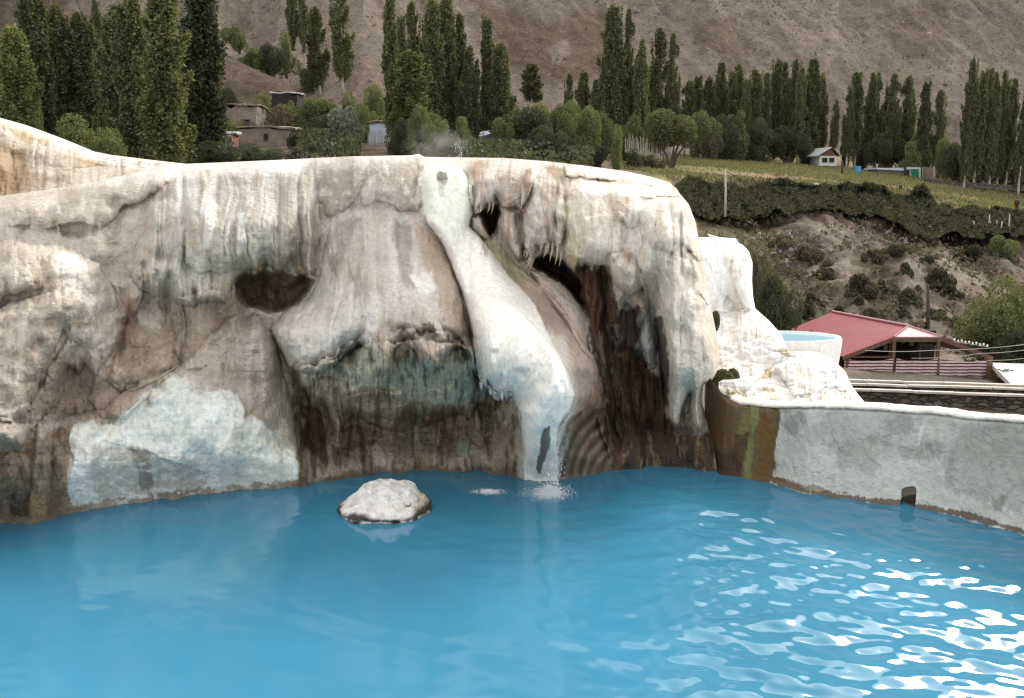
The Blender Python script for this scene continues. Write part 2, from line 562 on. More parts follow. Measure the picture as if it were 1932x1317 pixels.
K_DRAPE = [(1058, 325), (1130, 320), (1200, 335), (1290, 350), (1310, 385), (1340, 470), (1365, 600), (1380, 690), (1345, 722), (1330, 730), (1331, 800), (1322, 816), (1308, 806),
           (1299, 770), (1302, 740), (1292, 760), (1281, 795), (1270, 814), (1258, 790), (1252, 720), (1243, 640), (1232, 580), (1212, 545), (1190, 560), (1165, 545), (1140, 505), (1105, 498),
           (1085, 515), (1070, 492), (1056, 470), (1050, 400)]

def build_cliff():
    nx, ny = 1060, 470
    top = [(-620, 470), (-400, 435), (-190, 400), (-90, 380), (0, 370), (60, 362), (130, 352), (200, 339), (260, 324), (310, 312), (352, 309), (450, 305), (540, 301), (600, 298), (660, 295),
           (720, 294), (775, 293), (790, 290), (800, 296), (870, 297), (950, 298), (1030, 304), (1100, 312), (1180, 323), (1230, 334), (1262, 344), (1277, 356)]
    right = [(1277, 356), (1283, 366), (1300, 386), (1313, 420), (1321, 468), (1327, 505), (1334, 545), (1346, 600), (1355, 645), (1358, 678), (1352, 703), (1342, 722),
             (1337, 760), (1345, 820), (1352, 880), (1356, 940)]
    bottom = [(-620, 1080), (-190, 1050), (0, 1030), (60, 1028), (200, 1000), (450, 965), (640, 945), (830, 928), (950, 936), (1050, 945), (1170, 928), (1240, 922), (1356, 940)]
    left = [(-620, 470), (-620, 1080)]
    U, V = coons(top, right, bottom, left, nx, ny, 3)

    Y0 = tps([(-620, 470, 14.6), (-620, 700, 11.2), (-620, 1030, 10.2), (-190, 400, 15.3), (-190, 700, 11.9), (-190, 1000, 10.8), (0, 370, 15.2), (0, 440, 13.6), (0, 600, 12.4), (0, 800, 11.7), (0, 990, 11.3),
              (250, 328, 15.2), (250, 400, 14.0), (250, 480, 13.5), (250, 600, 13.2), (250, 720, 12.8), (250, 955, 12.0),
              (450, 306, 15.2), (450, 400, 14.1), (450, 500, 14.0), (450, 650, 13.6), (450, 800, 13.0), (450, 925, 12.5),
              (600, 300, 15.2), (600, 420, 14.4), (600, 600, 13.9), (600, 800, 14.3), (600, 910, 13.0),
              (750, 295, 15.2), (750, 400, 14.3), (750, 550, 13.6), (750, 690, 13.6), (750, 800, 14.5), (750, 892, 13.45),
              (880, 300, 15.2), (880, 450, 14.5), (900, 600, 13.6), (920, 800, 14.2), (900, 890, 13.4),
              (1000, 300, 15.2), (1000, 400, 14.6), (1000, 500, 14.7), (1020, 700, 13.3), (1020, 850, 13.3), (1020, 905, 13.05),
              (1120, 315, 15.4), (1120, 450, 14.5), (1120, 600, 14.4), (1100, 700, 13.4), (1180, 700, 15.0), (1180, 800, 14.7), (1170, 888, 13.45),
              (1270, 355, 15.2), (1300, 420, 14.6), (1280, 550, 14.3), (1290, 700, 14.2), (1340, 700, 14.4), (1290, 886, 13.5), (1350, 892, 13.35)])(U, V)

    L = [
        # left: the shelf under the crest, its shoulder and the buttress below it
        ([(-800, 360), (0, 340), (200, 310), (330, 300), (318, 345), (290, 366), (262, 384), (228, 396), (214, 415), (188, 432), (176, 447), (150, 449), (120, 440), (106, 432), (60, 432), (0, 425), (-800, 430)], .42, 46, 7),
        ([(-800, 455), (0, 470), (30, 458), (70, 466), (110, 455), (150, 480), (188, 498), (206, 530), (222, 560), (229, 600), (224, 632), (205, 672), (186, 706), (172, 700), (160, 690), (146, 708), (128, 690), (112, 720), (100, 760), (70, 800), (40, 850), (0, 860), (-800, 900)], .42, 52, 8),
        ([(60, 560), (95, 548), (140, 545), (163, 556), (166, 588), (150, 612), (130, 640), (118, 622), (100, 652), (84, 690), (70, 740), (56, 775), (20, 800), (-60, 770), (-60, 600)], .26, 34, 7),
        ([(-800, 440), (0, 452), (48, 462), (78, 500), (60, 545), (20, 560), (-800, 575)], .20, 34, 8),
        ([(20, 770), (60, 760), (92, 690), (128, 640), (146, 650), (120, 720), (92, 800), (72, 880), (66, 930), (60, 1040), (-800, 1060), (-800, 800)], .14, 34, 7),
        ([(66, 800), (100, 790), (92, 860), (96, 930), (100, 1040), (58, 1040), (60, 900)], .14, 16, 5),
        # lobes in the middle of the left face
        ([(245, 570), (300, 560), (345, 575), (352, 630), (335, 690), (300, 715), (255, 735), (225, 740), (200, 720), (225, 660), (240, 610)], .20, 50, 6),
        ([(335, 560), (400, 545), (445, 560), (462, 590), (440, 650), (400, 690), (350, 700), (330, 660), (340, 610)], .20, 50, 6),
        ([(180, 690), (230, 690), (300, 650), (345, 640), (335, 700), (290, 735), (240, 790), (190, 790), (165, 750)], .14, 40, 6),
        ([(205, 530), (262, 520), (280, 560), (250, 600), (232, 570)], .12, 22, 5),
        ([(-800, 640), (60, 800), (190, 770), (260, 720), (340, 690), (430, 600), (480, 592), (506, 618), (521, 655), (533, 696), (541, 738), (563, 790), (574, 840), (585, 890), (578, 980), (-800, 1080)], .36, 42, 6),
        (CRUST, .06, 5, 6),
        ([(190, 830), (265, 848), (300, 860), (330, 870), (400, 900), (380, 930), (200, 955), (170, 880)], -.07, 14, 6),
        # curtain with its scalloped hem
        ([(300, 290), (605, 290), (604, 420), (596, 520), (575, 520), (560, 512), (548, 490), (538, 500), (526, 520), (514, 505), (500, 492), (490, 518), (479, 512), (466, 512), (452, 524), (436, 540), (428, 572), (400, 570), (372, 565),
          (360, 578), (330, 572), (318, 556), (290, 560), (276, 548), (262, 545), (248, 520), (258, 470), (285, 400)], .46, 40, 7, (420, 310, 430, 460)),
        ([(345, 380), (420, 360), (480, 380), (556, 400), (558, 440), (545, 486), (520, 505), (498, 490), (478, 505), (420, 520), (375, 515), (350, 500)], .16, 24, 8, (440, 330, 440, 430)),
        # crown roll above the cone
        ([(655, 290), (770, 288), (785, 300), (794, 340), (796, 380), (788, 402), (762, 396), (738, 388), (715, 382), (690, 392), (668, 380), (660, 340)], .24, 40, 6),
        ([(600, 290), (680, 288), (690, 330), (676, 380), (640, 400), (614, 410), (598, 360)], .10, 30, 8),
        ([(546, 690), (600, 690), (660, 640), (760, 620), (893, 640), (897, 690), (905, 730), (860, 780), (760, 790), (660, 785), (590, 755), (556, 720)], .40, 80, 12),
        (CONE, .80, 42, 5, (700, 350, 700, 760)),
        ([(620, 540), (700, 500), (800, 510), (850, 560), (880, 640), (870, 690), (820, 660), (780, 690), (720, 680), (690, 660), (650, 690), (560, 695), (530, 650), (560, 590)], .10, 40, 6),
        ([(785, 610), (830, 606), (844, 640), (836, 680), (812, 704), (792, 686), (780, 640)], .16, 16, 3),
        ([(692, 620), (738, 616), (746, 660), (738, 700), (722, 726), (704, 700)], .14, 16, 3),
        # torn skirts under the cone
        ([(556, 690), (620, 680), (690, 650), (800, 640), (893, 655), (897, 700), (918, 722), (938, 742), (930, 770), (906, 760), (880, 790), (860, 772), (832, 790), (800, 806), (768, 796), (742, 812), (716, 806), (690, 798), (668, 780),
          (650, 800), (640, 836), (628, 800), (612, 765), (585, 766), (578, 735)], .40, 20, 8),
        ([(580, 742), (596, 715), (622, 710), (652, 722), (660, 745), (640, 750), (646, 790), (640, 832), (630, 822), (618, 780), (606, 752), (590, 772)], .12, 10, 4),
        ([(662, 740), (760, 735), (775, 760), (755, 790), (738, 812), (700, 812), (672, 796)], .12, 12, 5),
        ([(690, 842), (712, 830), (726, 850), (730, 878), (716, 892), (694, 888)], .14, 12, 5),
        ([(636, 862), (652, 855), (672, 868), (672, 905), (640, 912)], .14, 12, 5),
        ([(880, 760), (900, 758), (912, 800), (905, 815), (888, 800)], .14, 10, 4),
        ([(820, 790), (840, 784), (846, 830), (838, 850), (824, 830)], .12, 9, 4),
        ([(850, 830), (880, 815), (905, 850), (895, 890), (850, 890)], .14, 16, 5),
        ([(905, 760), (980, 760), (985, 900), (940, 905), (915, 850)], .20, 22, 6),
        # the cascade ridge, the bulge beside it
        (BULGE, .85, 75, 2, (880, 430, 1040, 760)),
        ([(1036, 826), (1060, 806), (1086, 790), (1112, 776), (1140, 768), (1162, 860), (1175, 940), (1036, 940)], -.20, 62, 6),
        ([(1126, 785), (1134, 790), (1152, 840), (1166, 895), (1156, 900), (1146, 850), (1130, 810)], .16, 7, 2),
        (CASCADE, .36, 18, 2),
        ([(872, 545), (955, 560), (1015, 620), (1068, 700), (1083, 745), (1074, 780), (1056, 806), (1050, 850), (1053, 930), (990, 930), (989, 850), (982, 790), (972, 762), (964, 744), (957, 758), (949, 746), (940, 758), (930, 752), (908, 724), (889, 690), (893, 640)], .30, 8, 2, (930, 480, 960, 770)),
        ([(890, 470), (940, 490), (985, 540), (1010, 600), (1012, 680), (1000, 730), (968, 742), (930, 745), (900, 715), (893, 640), (885, 560)], .12, 26, 3),
        ([(1000, 560), (1050, 620), (1075, 690), (1080, 750), (1058, 806), (1054, 935), (996, 935), (990, 800), (980, 740), (1015, 690), (1020, 620)], .16, 30, 3),
        # drapery right of the cascade
        ([(880, 290), (1000, 292), (1010, 330), (998, 372), (985, 394), (970, 392), (955, 392), (942, 388), (935, 374), (928, 392), (921, 386), (914, 402), (907, 396), (899, 408), (893, 404), (886, 360)], .42, 26, 4, (940, 296, 940, 345)),
        ([(985, 292), (1045, 298), (1058, 340), (1066, 378), (1070, 408), (1064, 450), (1058, 470), (1052, 498), (1047, 470), (1041, 456), (1034, 482), (1029, 462), (1020, 478), (1012, 462), (1004, 486), (1001, 502), (996, 476), (990, 470), (984, 440), (982, 400)], .50, 26, 3, (1010, 296, 1010, 350)),
        ([(938, 384), (985, 392), (986, 440), (990, 492), (978, 494), (962, 470), (948, 450), (938, 430)], .34, 18, 4),
        ([(888, 408), (918, 404), (924, 440), (918, 452), (892, 430)], .22, 12, 4),
        # the big right hand drape and its lobes
        (K_DRAPE, .62, 46, 4, (1150, 300, 1150, 372)),
        ([(1150, 480), (1180, 470), (1204, 500), (1218, 540), (1222, 585), (1210, 610), (1200, 645), (1196, 585), (1180, 572), (1170, 600), (1166, 650), (1150, 620), (1138, 560), (1142, 510)], .34, 24, 4),
        ([(1152, 372), (1190, 366), (1280, 362), (1306, 390), (1325, 440), (1335, 480), (1318, 492), (1298, 470), (1288, 462), (1276, 478), (1258, 480), (1250, 470), (1232, 468), (1215, 450), (1200, 430), (1180, 425), (1160, 402)], .26, 24, 5),
        ([(1100, 410), (1150, 398), (1182, 402), (1186, 440), (1172, 480), (1150, 500), (1110, 490), (1096, 450)], .14, 26, 5),
        ([(1250, 500), (1275, 482), (1310, 492), (1345, 560), (1370, 650), (1362, 720), (1330, 725), (1296, 745), (1278, 800), (1264, 806), (1256, 740), (1244, 640), (1232, 560)], .26, 40, 4),
        ([(1290, 478), (1318, 480), (1340, 520), (1352, 560), (1336, 575), (1312, 540), (1294, 510)], .16, 20, 4),
        ([(1298, 560), (1320, 560), (1345, 640), (1362, 690), (1340, 722), (1310, 720), (1296, 640)], .12, 28, 4),
        ([(1210, 580), (1228, 585), (1238, 640), (1240, 690), (1226, 700), (1214, 680), (1204, 640)], .34, 14, 4),
        # shelves stepping down from the crest on the right
        ([(1060, 296), (1190, 315), (1262, 335), (1290, 352), (1276, 356), (1230, 350), (1180, 342), (1140, 340), (1100, 338), (1066, 336)], .20, 14, 7),
        ([(1080, 346), (1140, 344), (1200, 352), (1260, 358), (1290, 362), (1284, 372), (1200, 370), (1150, 372), (1090, 380), (1072, 362)], .15, 14, 7),
        # lower lip between the hole and the bulge
        ([(996, 506), (1018, 512), (1046, 520), (1070, 545), (1096, 572), (1112, 612), (1124, 655), (1130, 690), (1100, 660), (1062, 600), (1020, 545)], .26, 22, 3),
        # ribs in the dark recess
        ([(1096, 500), (1135, 500), (1142, 560), (1150, 640), (1160, 720), (1140, 780), (1128, 700), (1108, 610), (1094, 560)], .18, 16, 9),
        ([(1150, 640), (1175, 640), (1192, 720), (1204, 800), (1200, 900), (1170, 900), (1160, 780)], .20, 20, 10),
        ([(1205, 690), (1245, 700), (1256, 800), (1262, 900), (1215, 900), (1212, 790)], .16, 20, 10),
        ([(1262, 820), (1345, 820), (1352, 930), (1256, 930)], .22, 22, 8),
        # hollows
        ([(440, 537), (448, 522), (462, 513), (480, 516), (496, 508), (514, 513), (532, 510), (550, 519), (572, 516), (592, 528), (584, 549), (560, 573), (533, 588), (508, 589), (466, 578), (449, 563)], -.62, 34, 5),
        ([(996, 492), (1030, 476), (1060, 490), (1082, 512), (1098, 540), (1100, 580), (1080, 556), (1052, 530), (1020, 514)], -1.3, 16, 4),
        ([(903, 396), (940, 386), (946, 402), (936, 430), (924, 446), (908, 420)], -.7, 11, 4),
        ([(110, 424), (150, 418), (185, 428), (178, 446), (150, 452), (118, 446)], -.16, 12, 3),
        ([(0, 560), (30, 545), (80, 545), (70, 575), (30, 590), (0, 592)], -.16, 16, 5),
        ([(796, 612), (818, 610), (822, 632), (806, 640), (796, 628)], -.10, 10, 3),
        ([(565, 760), (600, 770), (622, 830), (640, 860), (690, 830), (760, 820), (860, 800), (880, 860), (700, 890), (620, 908), (580, 880), (562, 800)], -.22, 26, 7),
    ]
    L = [(a[0], a[1] * (1.5 if a[1] > .12 else 1.15), *a[2:]) for a in L]
    D = layers(U, V, L, 11)
    Y = Y0 - D
    # surface relief: flutes that run down the drapery, and rolling lumps
    fl = np.zeros(U.shape)
    for poly, a in (([(290, 320), (600, 320), (600, 560), (250, 590)], .085), ([(890, 300), (1070, 300), (1070, 510), (890, 500)], .075),
                    ([(1060, 380), (1340, 370), (1380, 820), (1250, 820), (1100, 520)], .075), (CONE, .03), (CASCADE, .012),
                    ([(540, 690), (980, 650), (980, 910), (560, 930)], .07), ([(1095, 500), (1260, 560), (1340, 820), (1340, 930), (1140, 930)], .07),
                    ([(600, 290), (800, 290), (800, 400), (600, 420)], .03)):
        fl = np.maximum(fl, sstep(-20, 25, sd_poly(U, V, poly)) * a)
    warp = fbm(U / 60, V / 90, 0, 5, 3) * 14
    flut = fbm((U + warp) / 10, V / 150, 0, 21, 3, 0.6)
    flut2 = fbm((U + warp) / 26, V / 190, 0, 23, 2, 0.5, ridge=True)
    bil = np.abs(vnoise((U + warp) / 24, V / 210, 0, 24)) * 1.3 + np.abs(vnoise((U + warp * 1.4) / 10.5, V / 150, 3, 25)) * .55
    Y -= fl * (flut * 0.5 - flut2 * 0.35 + bil * 1.5)
    left = sstep(640, 480, U) * sstep(300, 420, V)
    lob = np.abs(vnoise((U + warp) / 62, (V + warp) / 58, 0, 26)) * .17 + np.abs(vnoise((U - warp) / 26, V / 30, 1, 27)) * .065 + np.abs(vnoise(U / 11, V / 12, 2, 28)) * .022
    Y -= lob * (.25 + .75 * left) * (1 - sstep(-10, 10, sd_poly(U, V, CASCADE)))
    # vertical fissures of the dark striped hollow below the bulge
    st = sstep(-8, 12, sd_poly(U, V, [(1052, 790), (1086, 778), (1140, 775), (1158, 860), (1165, 900), (1050, 905)]))
    Y += st * 0.05 * np.sin(np.hypot(U - 1180, (V - 915) / 1.3) / 2.6 + 1.5 * fbm(U / 30, V / 40, 0, 87, 2))
    X3 = P(U, V, Y)
    calm = 1 - 0.75 * sstep(-6, 20, sd_poly(U, V, CASCADE)) - 0.3 * sstep(0, 30, sd_poly(U, V, CONE))
    lum = fbm(X3[..., 0] * 1.3, X3[..., 1] * 1.3, X3[..., 2] * 1.3, 31, 4, .5) * .13 + fbm(X3[..., 0] * 5.5, X3[..., 1] * 5.5, X3[..., 2] * 4.5, 41, 4, .55) * .040
    rg = sstep(-30, 30, sd_poly(U, V, [(-200, 400), (190, 500), (240, 640), (160, 800), (90, 1000), (-200, 1050)]))
    lum = lum + rg * fbm(U / 22, V / 60, 0, 47, 4, .55, ridge=True) * -.05
    Y -= lum * np.clip(calm, 0.12, 1)
    # scaly ripple on the apron and along the flank of the cone and bulge
    sc = sstep(-6, 22, sd_poly(U, V, [(440, 640), (505, 625), (535, 700), (545, 760), (500, 790), (460, 730)]))
    sc = np.maximum(sc, 0.5 * sstep(-4, 14, sd_poly(U, V, [(770, 430), (840, 450), (890, 640), (885, 670), (830, 600), (760, 520)])))
    sc = np.maximum(sc, 0.35 * sstep(-4, 20, sd_poly(U, V, [(960, 505), (1060, 590), (1140, 740), (1130, 770), (1080, 720)])))
    Y -= sc * .022 * fbm(U / 9, V / 3.6, 0, 53, 2, .6)
    Y -= sstep(0.25, 0.55, fbm(U / 40, V / 30, 0, 61, 3)) * 0.018 * fbm(U / 12, V / 3.2, 0, 54, 2, .6) * np.clip(calm, 0, 1)
    # round the crest and the right edge away from the viewer
    tt = np.linspace(0, 1, ny)[:, None]; ss = np.linspace(0, 1, nx)[None]
    dt = tt * 560; ds = (1 - ss) * 1900
    rt = np.clip(dt / 26, 0, 1); Y += (1 - np.sqrt(1 - (1 - rt) ** 2)) * 1.5
    rr = np.clip(ds / 46, 0, 1); Y += (1 - np.sqrt(1 - (1 - rr) ** 2)) * 1.1 * sstep(1, .55, tt)
    # settle on the waterline
    vw = vw_of(U)
    k = sstep(0, 1, (V - (vw - 130)) / 130) ** 1.5
    Y = Y * (1 - k) + Yw(vw) * k
    Y = np.where(V > vw, Yw(vw) , Y)
    X3 = P(U, V, Y)

    dark, bk = (58, 44, 32), (40, 31, 23)
    ops = [
        ([(-800, 340), (340, 290), (620, 285), (800, 285), (1300, 330), (1310, 380), (1060, 350), (790, 318), (620, 325), (340, 340), (-800, 420)], (226, 222, 216), 10, .75, 8),
        ([(-800, 400), (120, 420), (250, 330), (310, 350), (300, 420), (240, 560), (180, 500), (60, 460), (-800, 460)], (188, 177, 160), 20, .7, 10),
        ([(-800, 450), (0, 460), (200, 520), (225, 620), (150, 760), (60, 900), (-800, 960)], (180, 166, 146), 20, .7, 10),
        ([(100, 480), (140, 474), (165, 495), (175, 530), (190, 540), (185, 560), (165, 570), (120, 540), (105, 510)], (222, 218, 210), 8, .8, 12),
        ([(170, 560), (215, 560), (220, 620), (200, 660), (180, 630), (165, 600)], (226, 216, 194), 14, .75, 10),
        ([(225, 540), (300, 560), (450, 550), (470, 600), (430, 700), (300, 720), (200, 790), (150, 780), (215, 660)], (174, 150, 122), 18, .75, 10),
        ([(240, 560), (262, 555), (250, 640), (225, 690), (222, 650)], (140, 104, 68), 8, .6, 8),
        ([(60, 690), (110, 660), (170, 720), (160, 780), (100, 800), (70, 840), (40, 820)], (148, 120, 90), 16, .6, 9),
        ([(440, 590), (500, 600), (545, 700), (560, 800), (530, 800), (460, 720), (380, 720), (350, 700)], (186, 172, 154), 16, .75, 9),
        ([(-800, 840), (60, 830), (130, 790), (140, 960), (60, 1040), (-800, 1060)], (146, 120, 84), 18, .8, 10),
        ([(-60, 880), (20, 860), (62, 900), (70, 975), (0, 995), (-60, 1000)], (92, 76, 54), 14, .75, 12, .3),
        ([(20, 930), (55, 925), (62, 965), (40, 990), (15, 985)], (52, 42, 32), 6, .8, 9, .3),
        ([(84, 880), (110, 860), (125, 940), (112, 970), (92, 975)], (92, 74, 52), 7, .6, 9),
        ([(60, 930), (88, 940), (92, 975), (66, 985)], (168, 128, 62), 8, .7, 8),
        # curtain
        ([(330, 330), (560, 330), (600, 380), (600, 520), (470, 520), (420, 570), (330, 580), (250, 560), (290, 430)], (180, 177, 164), 22, .85, 12),
        ([(390, 340), (410, 330), (405, 420), (388, 470), (376, 470)], (226, 228, 224), 7, .7, 7),
        ([(448, 400), (462, 395), (458, 470), (446, 490)], (228, 230, 228), 6, .7, 5),
        ([(360, 500), (440, 510), (440, 565), (370, 560)], (212, 202, 176), 12, .6, 9),
        ([(555, 400), (604, 390), (602, 520), (560, 520), (556, 470)], (128, 106, 84), 9, .75, 9),
        ([(482, 506), (496, 496), (530, 512), (520, 534), (506, 548), (494, 530)], (134, 104, 56), 5, .8, 5),
        ([(470, 490), (560, 480), (565, 505), (470, 514)], (176, 160, 120), 6, .5, 6),
        ([(570, 300), (640, 296), (720, 300), (790, 300), (795, 400), (700, 395), (620, 420), (580, 390)], (166, 152, 134), 16, .8, 12),
        ([(680, 355), (740, 345), (760, 392), (690, 395)], (200, 192, 180), 9, .6, 9),
        # cone
        (CONE, (206, 199, 189), 8, .9, 6),
        ([(520, 600), (600, 540), (720, 560), (740, 640), (650, 690), (560, 695)], (218, 213, 205), 22, .7, 10),
        ([(640, 420), (680, 410), (660, 470), (632, 520), (620, 490)], (150, 134, 114), 14, .6, 8),
        ([(740, 410), (775, 430), (775, 500), (780, 540), (755, 535), (745, 470)], (128, 116, 104), 12, .6, 8),
        ([(780, 415), (830, 440), (856, 510), (890, 635), (893, 680), (870, 690), (840, 600), (815, 520), (790, 500)], (190, 158, 132), 14, .8, 8),
        ([(775, 520), (812, 515), (818, 545), (800, 555)], (232, 230, 226), 6, .8, 7),
        ([(700, 640), (720, 600), (760, 610), (800, 640), (850, 625), (895, 650), (898, 690), (860, 700), (800, 680), (740, 690)], (130, 108, 82), 12, .55, 9),
        ([(795, 610), (822, 606), (826, 634), (806, 642), (794, 630)], (78, 60, 44), 6, .8, 6),
        ([(838, 620), (893, 615), (895, 680), (850, 676)], (92, 68, 44), 10, .75, 9, .2),
        # torn skirts, teal film, wet dark foot
        ([(545, 700), (600, 690), (640, 690), (680, 660), (740, 680), (820, 670), (895, 670), (930, 730), (985, 770), (985, 910), (560, 930), (560, 800)], (140, 122, 94), 9, .95, 10, .3),
        ([(560, 695), (640, 690), (660, 660), (690, 650), (740, 680), (760, 690), (860, 680), (896, 690), (915, 740), (880, 770), (800, 760), (740, 745), (660, 735), (620, 712), (570, 730)], (192, 190, 164), 8, .9, 10, .2),
        ([(650, 650), (690, 640), (705, 680), (660, 710), (620, 712)], (78, 84, 68), 8, .5, 9),
        ([(580, 735), (610, 712), (650, 724), (660, 750), (646, 790), (640, 835), (628, 815), (612, 765), (588, 772)], (172, 160, 142), 6, .8, 8),
        ([(660, 745), (690, 738), (766, 738), (772, 762), (742, 806), (700, 808), (670, 790)], (168, 150, 126), 7, .75, 11),
        ([(860, 700), (905, 712), (930, 745), (890, 752), (860, 760), (850, 730)], (126, 144, 134), 7, .75, 9),
        ([(765, 800), (800, 775), (812, 830), (790, 850), (760, 830)], (100, 116, 104), 8, .6, 9),
        ([(850, 835), (880, 815), (900, 850), (885, 862), (850, 865)], (132, 146, 134), 8, .75, 8),
        ([(690, 842), (712, 832), (728, 852), (724, 876), (696, 876)], (182, 172, 158), 6, .8, 8),
        ([(640, 864), (656, 858), (668, 872), (652, 884)], (170, 158, 142), 6, .7, 7),
        ([(820, 788), (842, 785), (846, 832), (836, 848), (824, 830)], (122, 112, 94), 5, .7, 7),
        ([(882, 762), (900, 760), (910, 800), (890, 808)], (150, 140, 120), 5, .7, 6),
        ([(570, 770), (600, 770), (630, 880), (620, 915), (575, 915), (565, 860)], (110, 84, 52), 8, .6, 11, .2),
        ([(545, 740), (580, 770), (600, 850), (585, 900), (560, 850)], bk, 8, .6, 9, .2),
        ([(600, 800), (640, 840), (690, 830), (690, 870), (620, 890), (590, 860)], (62, 44, 28), 7, .6, 11, .3),
        ([(560, 900), (640, 895), (830, 875), (990, 885), (990, 925), (560, 935)], (74, 60, 44), 8, .6, 8, .5),
        # bulge
        ([(905, 440), (1000, 505), (1100, 620), (1146, 740), (1140, 780), (1060, 800), (960, 740), (900, 600)], (192, 164, 146), 10, .95, 7, .6),
        ([(900, 438), (935, 455), (985, 510), (1000, 540), (960, 530), (915, 470)], (178, 174, 120), 7, .8, 6, .3),
        ([(1120, 690), (1146, 738), (1142, 780), (1110, 790), (1096, 770), (1120, 740)], (158, 112, 80), 10, .75, 7, .4),
        ([(1040, 815), (1066, 796), (1090, 782), (1120, 775), (1146, 772), (1166, 900), (1160, 935), (1040, 935)], (118, 97, 72), 18, .9, 10, .4),
        ([(1056, 800), (1094, 780), (1090, 840), (1064, 870), (1052, 850)], (90, 84, 48), 9, .7, 9, .3),
        ([(1132, 795), (1140, 800), (1158, 850), (1166, 890), (1154, 890), (1144, 840)], (168, 140, 108), 3, .8, 4),
        # drapery to the right of the cascade
        ([(885, 300), (1060, 300), (1075, 400), (1060, 500), (990, 500), (930, 430), (885, 410)], (214, 202, 188), 12, .9, 9),
        ([(886, 315), (912, 305), (905, 350), (893, 380)], (186, 148, 116), 8, .7, 8),
        ([(935, 330), (975, 315), (990, 350), (980, 395), (940, 385)], (188, 166, 142), 10, .65, 9),
        ([(990, 320), (1000, 318), (1002, 370), (990, 400), (984, 400)], (150, 106, 68), 5, .75, 6),
        ([(972, 400), (992, 396), (994, 490), (980, 495), (970, 440)], (116, 84, 58), 6, .8, 7),
        ([(900, 390), (945, 384), (940, 440), (925, 455), (905, 420)], (86, 64, 46), 8, .75, 7),
        ([(1000, 470), (1058, 455), (1062, 500), (1000, 505)], (150, 128, 104), 8, .4, 8),
        # right drape
        (K_DRAPE, (232, 221, 204), 9, .95, 8),
        ([(1032, 316), (1068, 312), (1080, 340), (1066, 376), (1046, 350)], (150, 122, 62), 8, .8, 8),
        ([(1060, 380), (1100, 400), (1110, 470), (1092, 510), (1062, 490)], (206, 194, 150), 14, .6, 11),
        ([(1074, 480), (1100, 490), (1090, 525), (1078, 520)], (178, 164, 90), 6, .8, 7),
        ([(1080, 330), (1290, 335), (1300, 370), (1100, 372)], (232, 228, 222), 10, .6, 8),
        ([(1100, 330), (1220, 342), (1282, 350), (1282, 358), (1200, 352), (1120, 344)], (196, 164, 126), 4, .6, 5),
        ([(1150, 375), (1182, 375), (1186, 425), (1156, 420)], (186, 164, 136), 8, .6, 8),
        ([(1180, 480), (1200, 470), (1216, 560), (1222, 590), (1206, 560)], (110, 82, 56), 5, .65, 6),
        ([(1150, 480), (1190, 490), (1210, 560), (1196, 620), (1160, 640), (1140, 560)], (196, 180, 158), 12, .6, 9),
        ([(1300, 380), (1330, 460), (1356, 600), (1362, 690), (1330, 680), (1310, 560)], (222, 198, 172), 14, .5, 8),
        ([(1206, 640), (1232, 590), (1240, 690), (1222, 705)], (222, 218, 208), 6, .8, 6),
        ([(1236, 600), (1248, 600), (1262, 700), (1262, 770), (1248, 740), (1240, 680)], (66, 50, 36), 5, .85, 6),
        # dark recess
        ([(1086, 500), (1150, 505), (1160, 560), (1172, 640), (1205, 660), (1225, 700), (1250, 720), (1258, 800), (1275, 825), (1340, 815), (1360, 940), (1160, 940), (1146, 770), (1128, 690), (1106, 600), (1090, 560)], (88, 64, 45), 6, .97, 9, .35),
        ([(1168, 585), (1204, 580), (1200, 640), (1192, 700), (1180, 690), (1164, 640)], (84, 52, 34), 5, .9, 7, .35),
        ([(1100, 510), (1125, 520), (1140, 610), (1138, 650), (1112, 610), (1098, 570)], (84, 42, 28), 7, .8, 9, .4),
        ([(1140, 510), (1152, 512), (1158, 560), (1172, 620), (1150, 630), (1142, 560)], (92, 62, 42), 5, .7, 6),
        ([(1154, 612), (1170, 610), (1172, 645), (1158, 650)], (158, 148, 134), 5, .7, 6),
        ([(1130, 625), (1136, 625), (1140, 680), (1132, 680)], (140, 122, 98), 3, .7, 4),
        ([(1166, 668), (1192, 660), (1194, 685), (1180, 682)], (150, 118, 70), 4, .8, 5),
        ([(1160, 700), (1178, 705), (1180, 735), (1166, 735)], (112, 106, 82), 5, .6, 7),
        ([(1140, 770), (1260, 790), (1345, 830), (1360, 930), (1150, 930)], (60, 47, 34), 14, .75, 12, .5),
        ([(1172, 855), (1186, 852), (1184, 872), (1172, 874)], (140, 112, 66), 3, .7, 5),
        ([(1300, 830), (1350, 820), (1356, 900), (1310, 890)], (96, 70, 36), 10, .6, 10, .3),
        # crust by the pool
        (CRUST, (216, 222, 215), 6, .95, 9),
        ([(290, 740), (360, 720), (440, 760), (420, 860), (330, 840), (230, 800)], (200, 211, 208), 18, .5, 9),
        ([(440, 800), (520, 820), (560, 870), (540, 910), (440, 915)], (198, 204, 186), 14, .6, 10),
        ([(175, 835), (250, 842), (300, 862), (400, 900), (380, 935), (180, 950), (165, 880)], (182, 176, 164), 9, .8, 10),
        ([(248, 845), (276, 850), (290, 880), (280, 920), (266, 925), (262, 880)], (122, 108, 92), 6, .7, 8),
        ([(135, 830), (172, 800), (170, 850), (168, 900), (150, 935), (132, 920)], (222, 220, 214), 6, .8, 7),
        ([(-800, 985), (60, 975), (200, 945), (330, 926), (450, 914), (565, 906), (570, 925), (450, 934), (200, 966), (60, 998), (-800, 1020)], (122, 102, 76), 4, .75, 6),
        # cascade
        (CASCADE, (234, 233, 225), 2.5, 1.0, 2.5, .12),
        ([(790, 330), (840, 300), (895, 340), (895, 430), (860, 470), (800, 400)], (226, 231, 210), 14, .8, 8, .35),
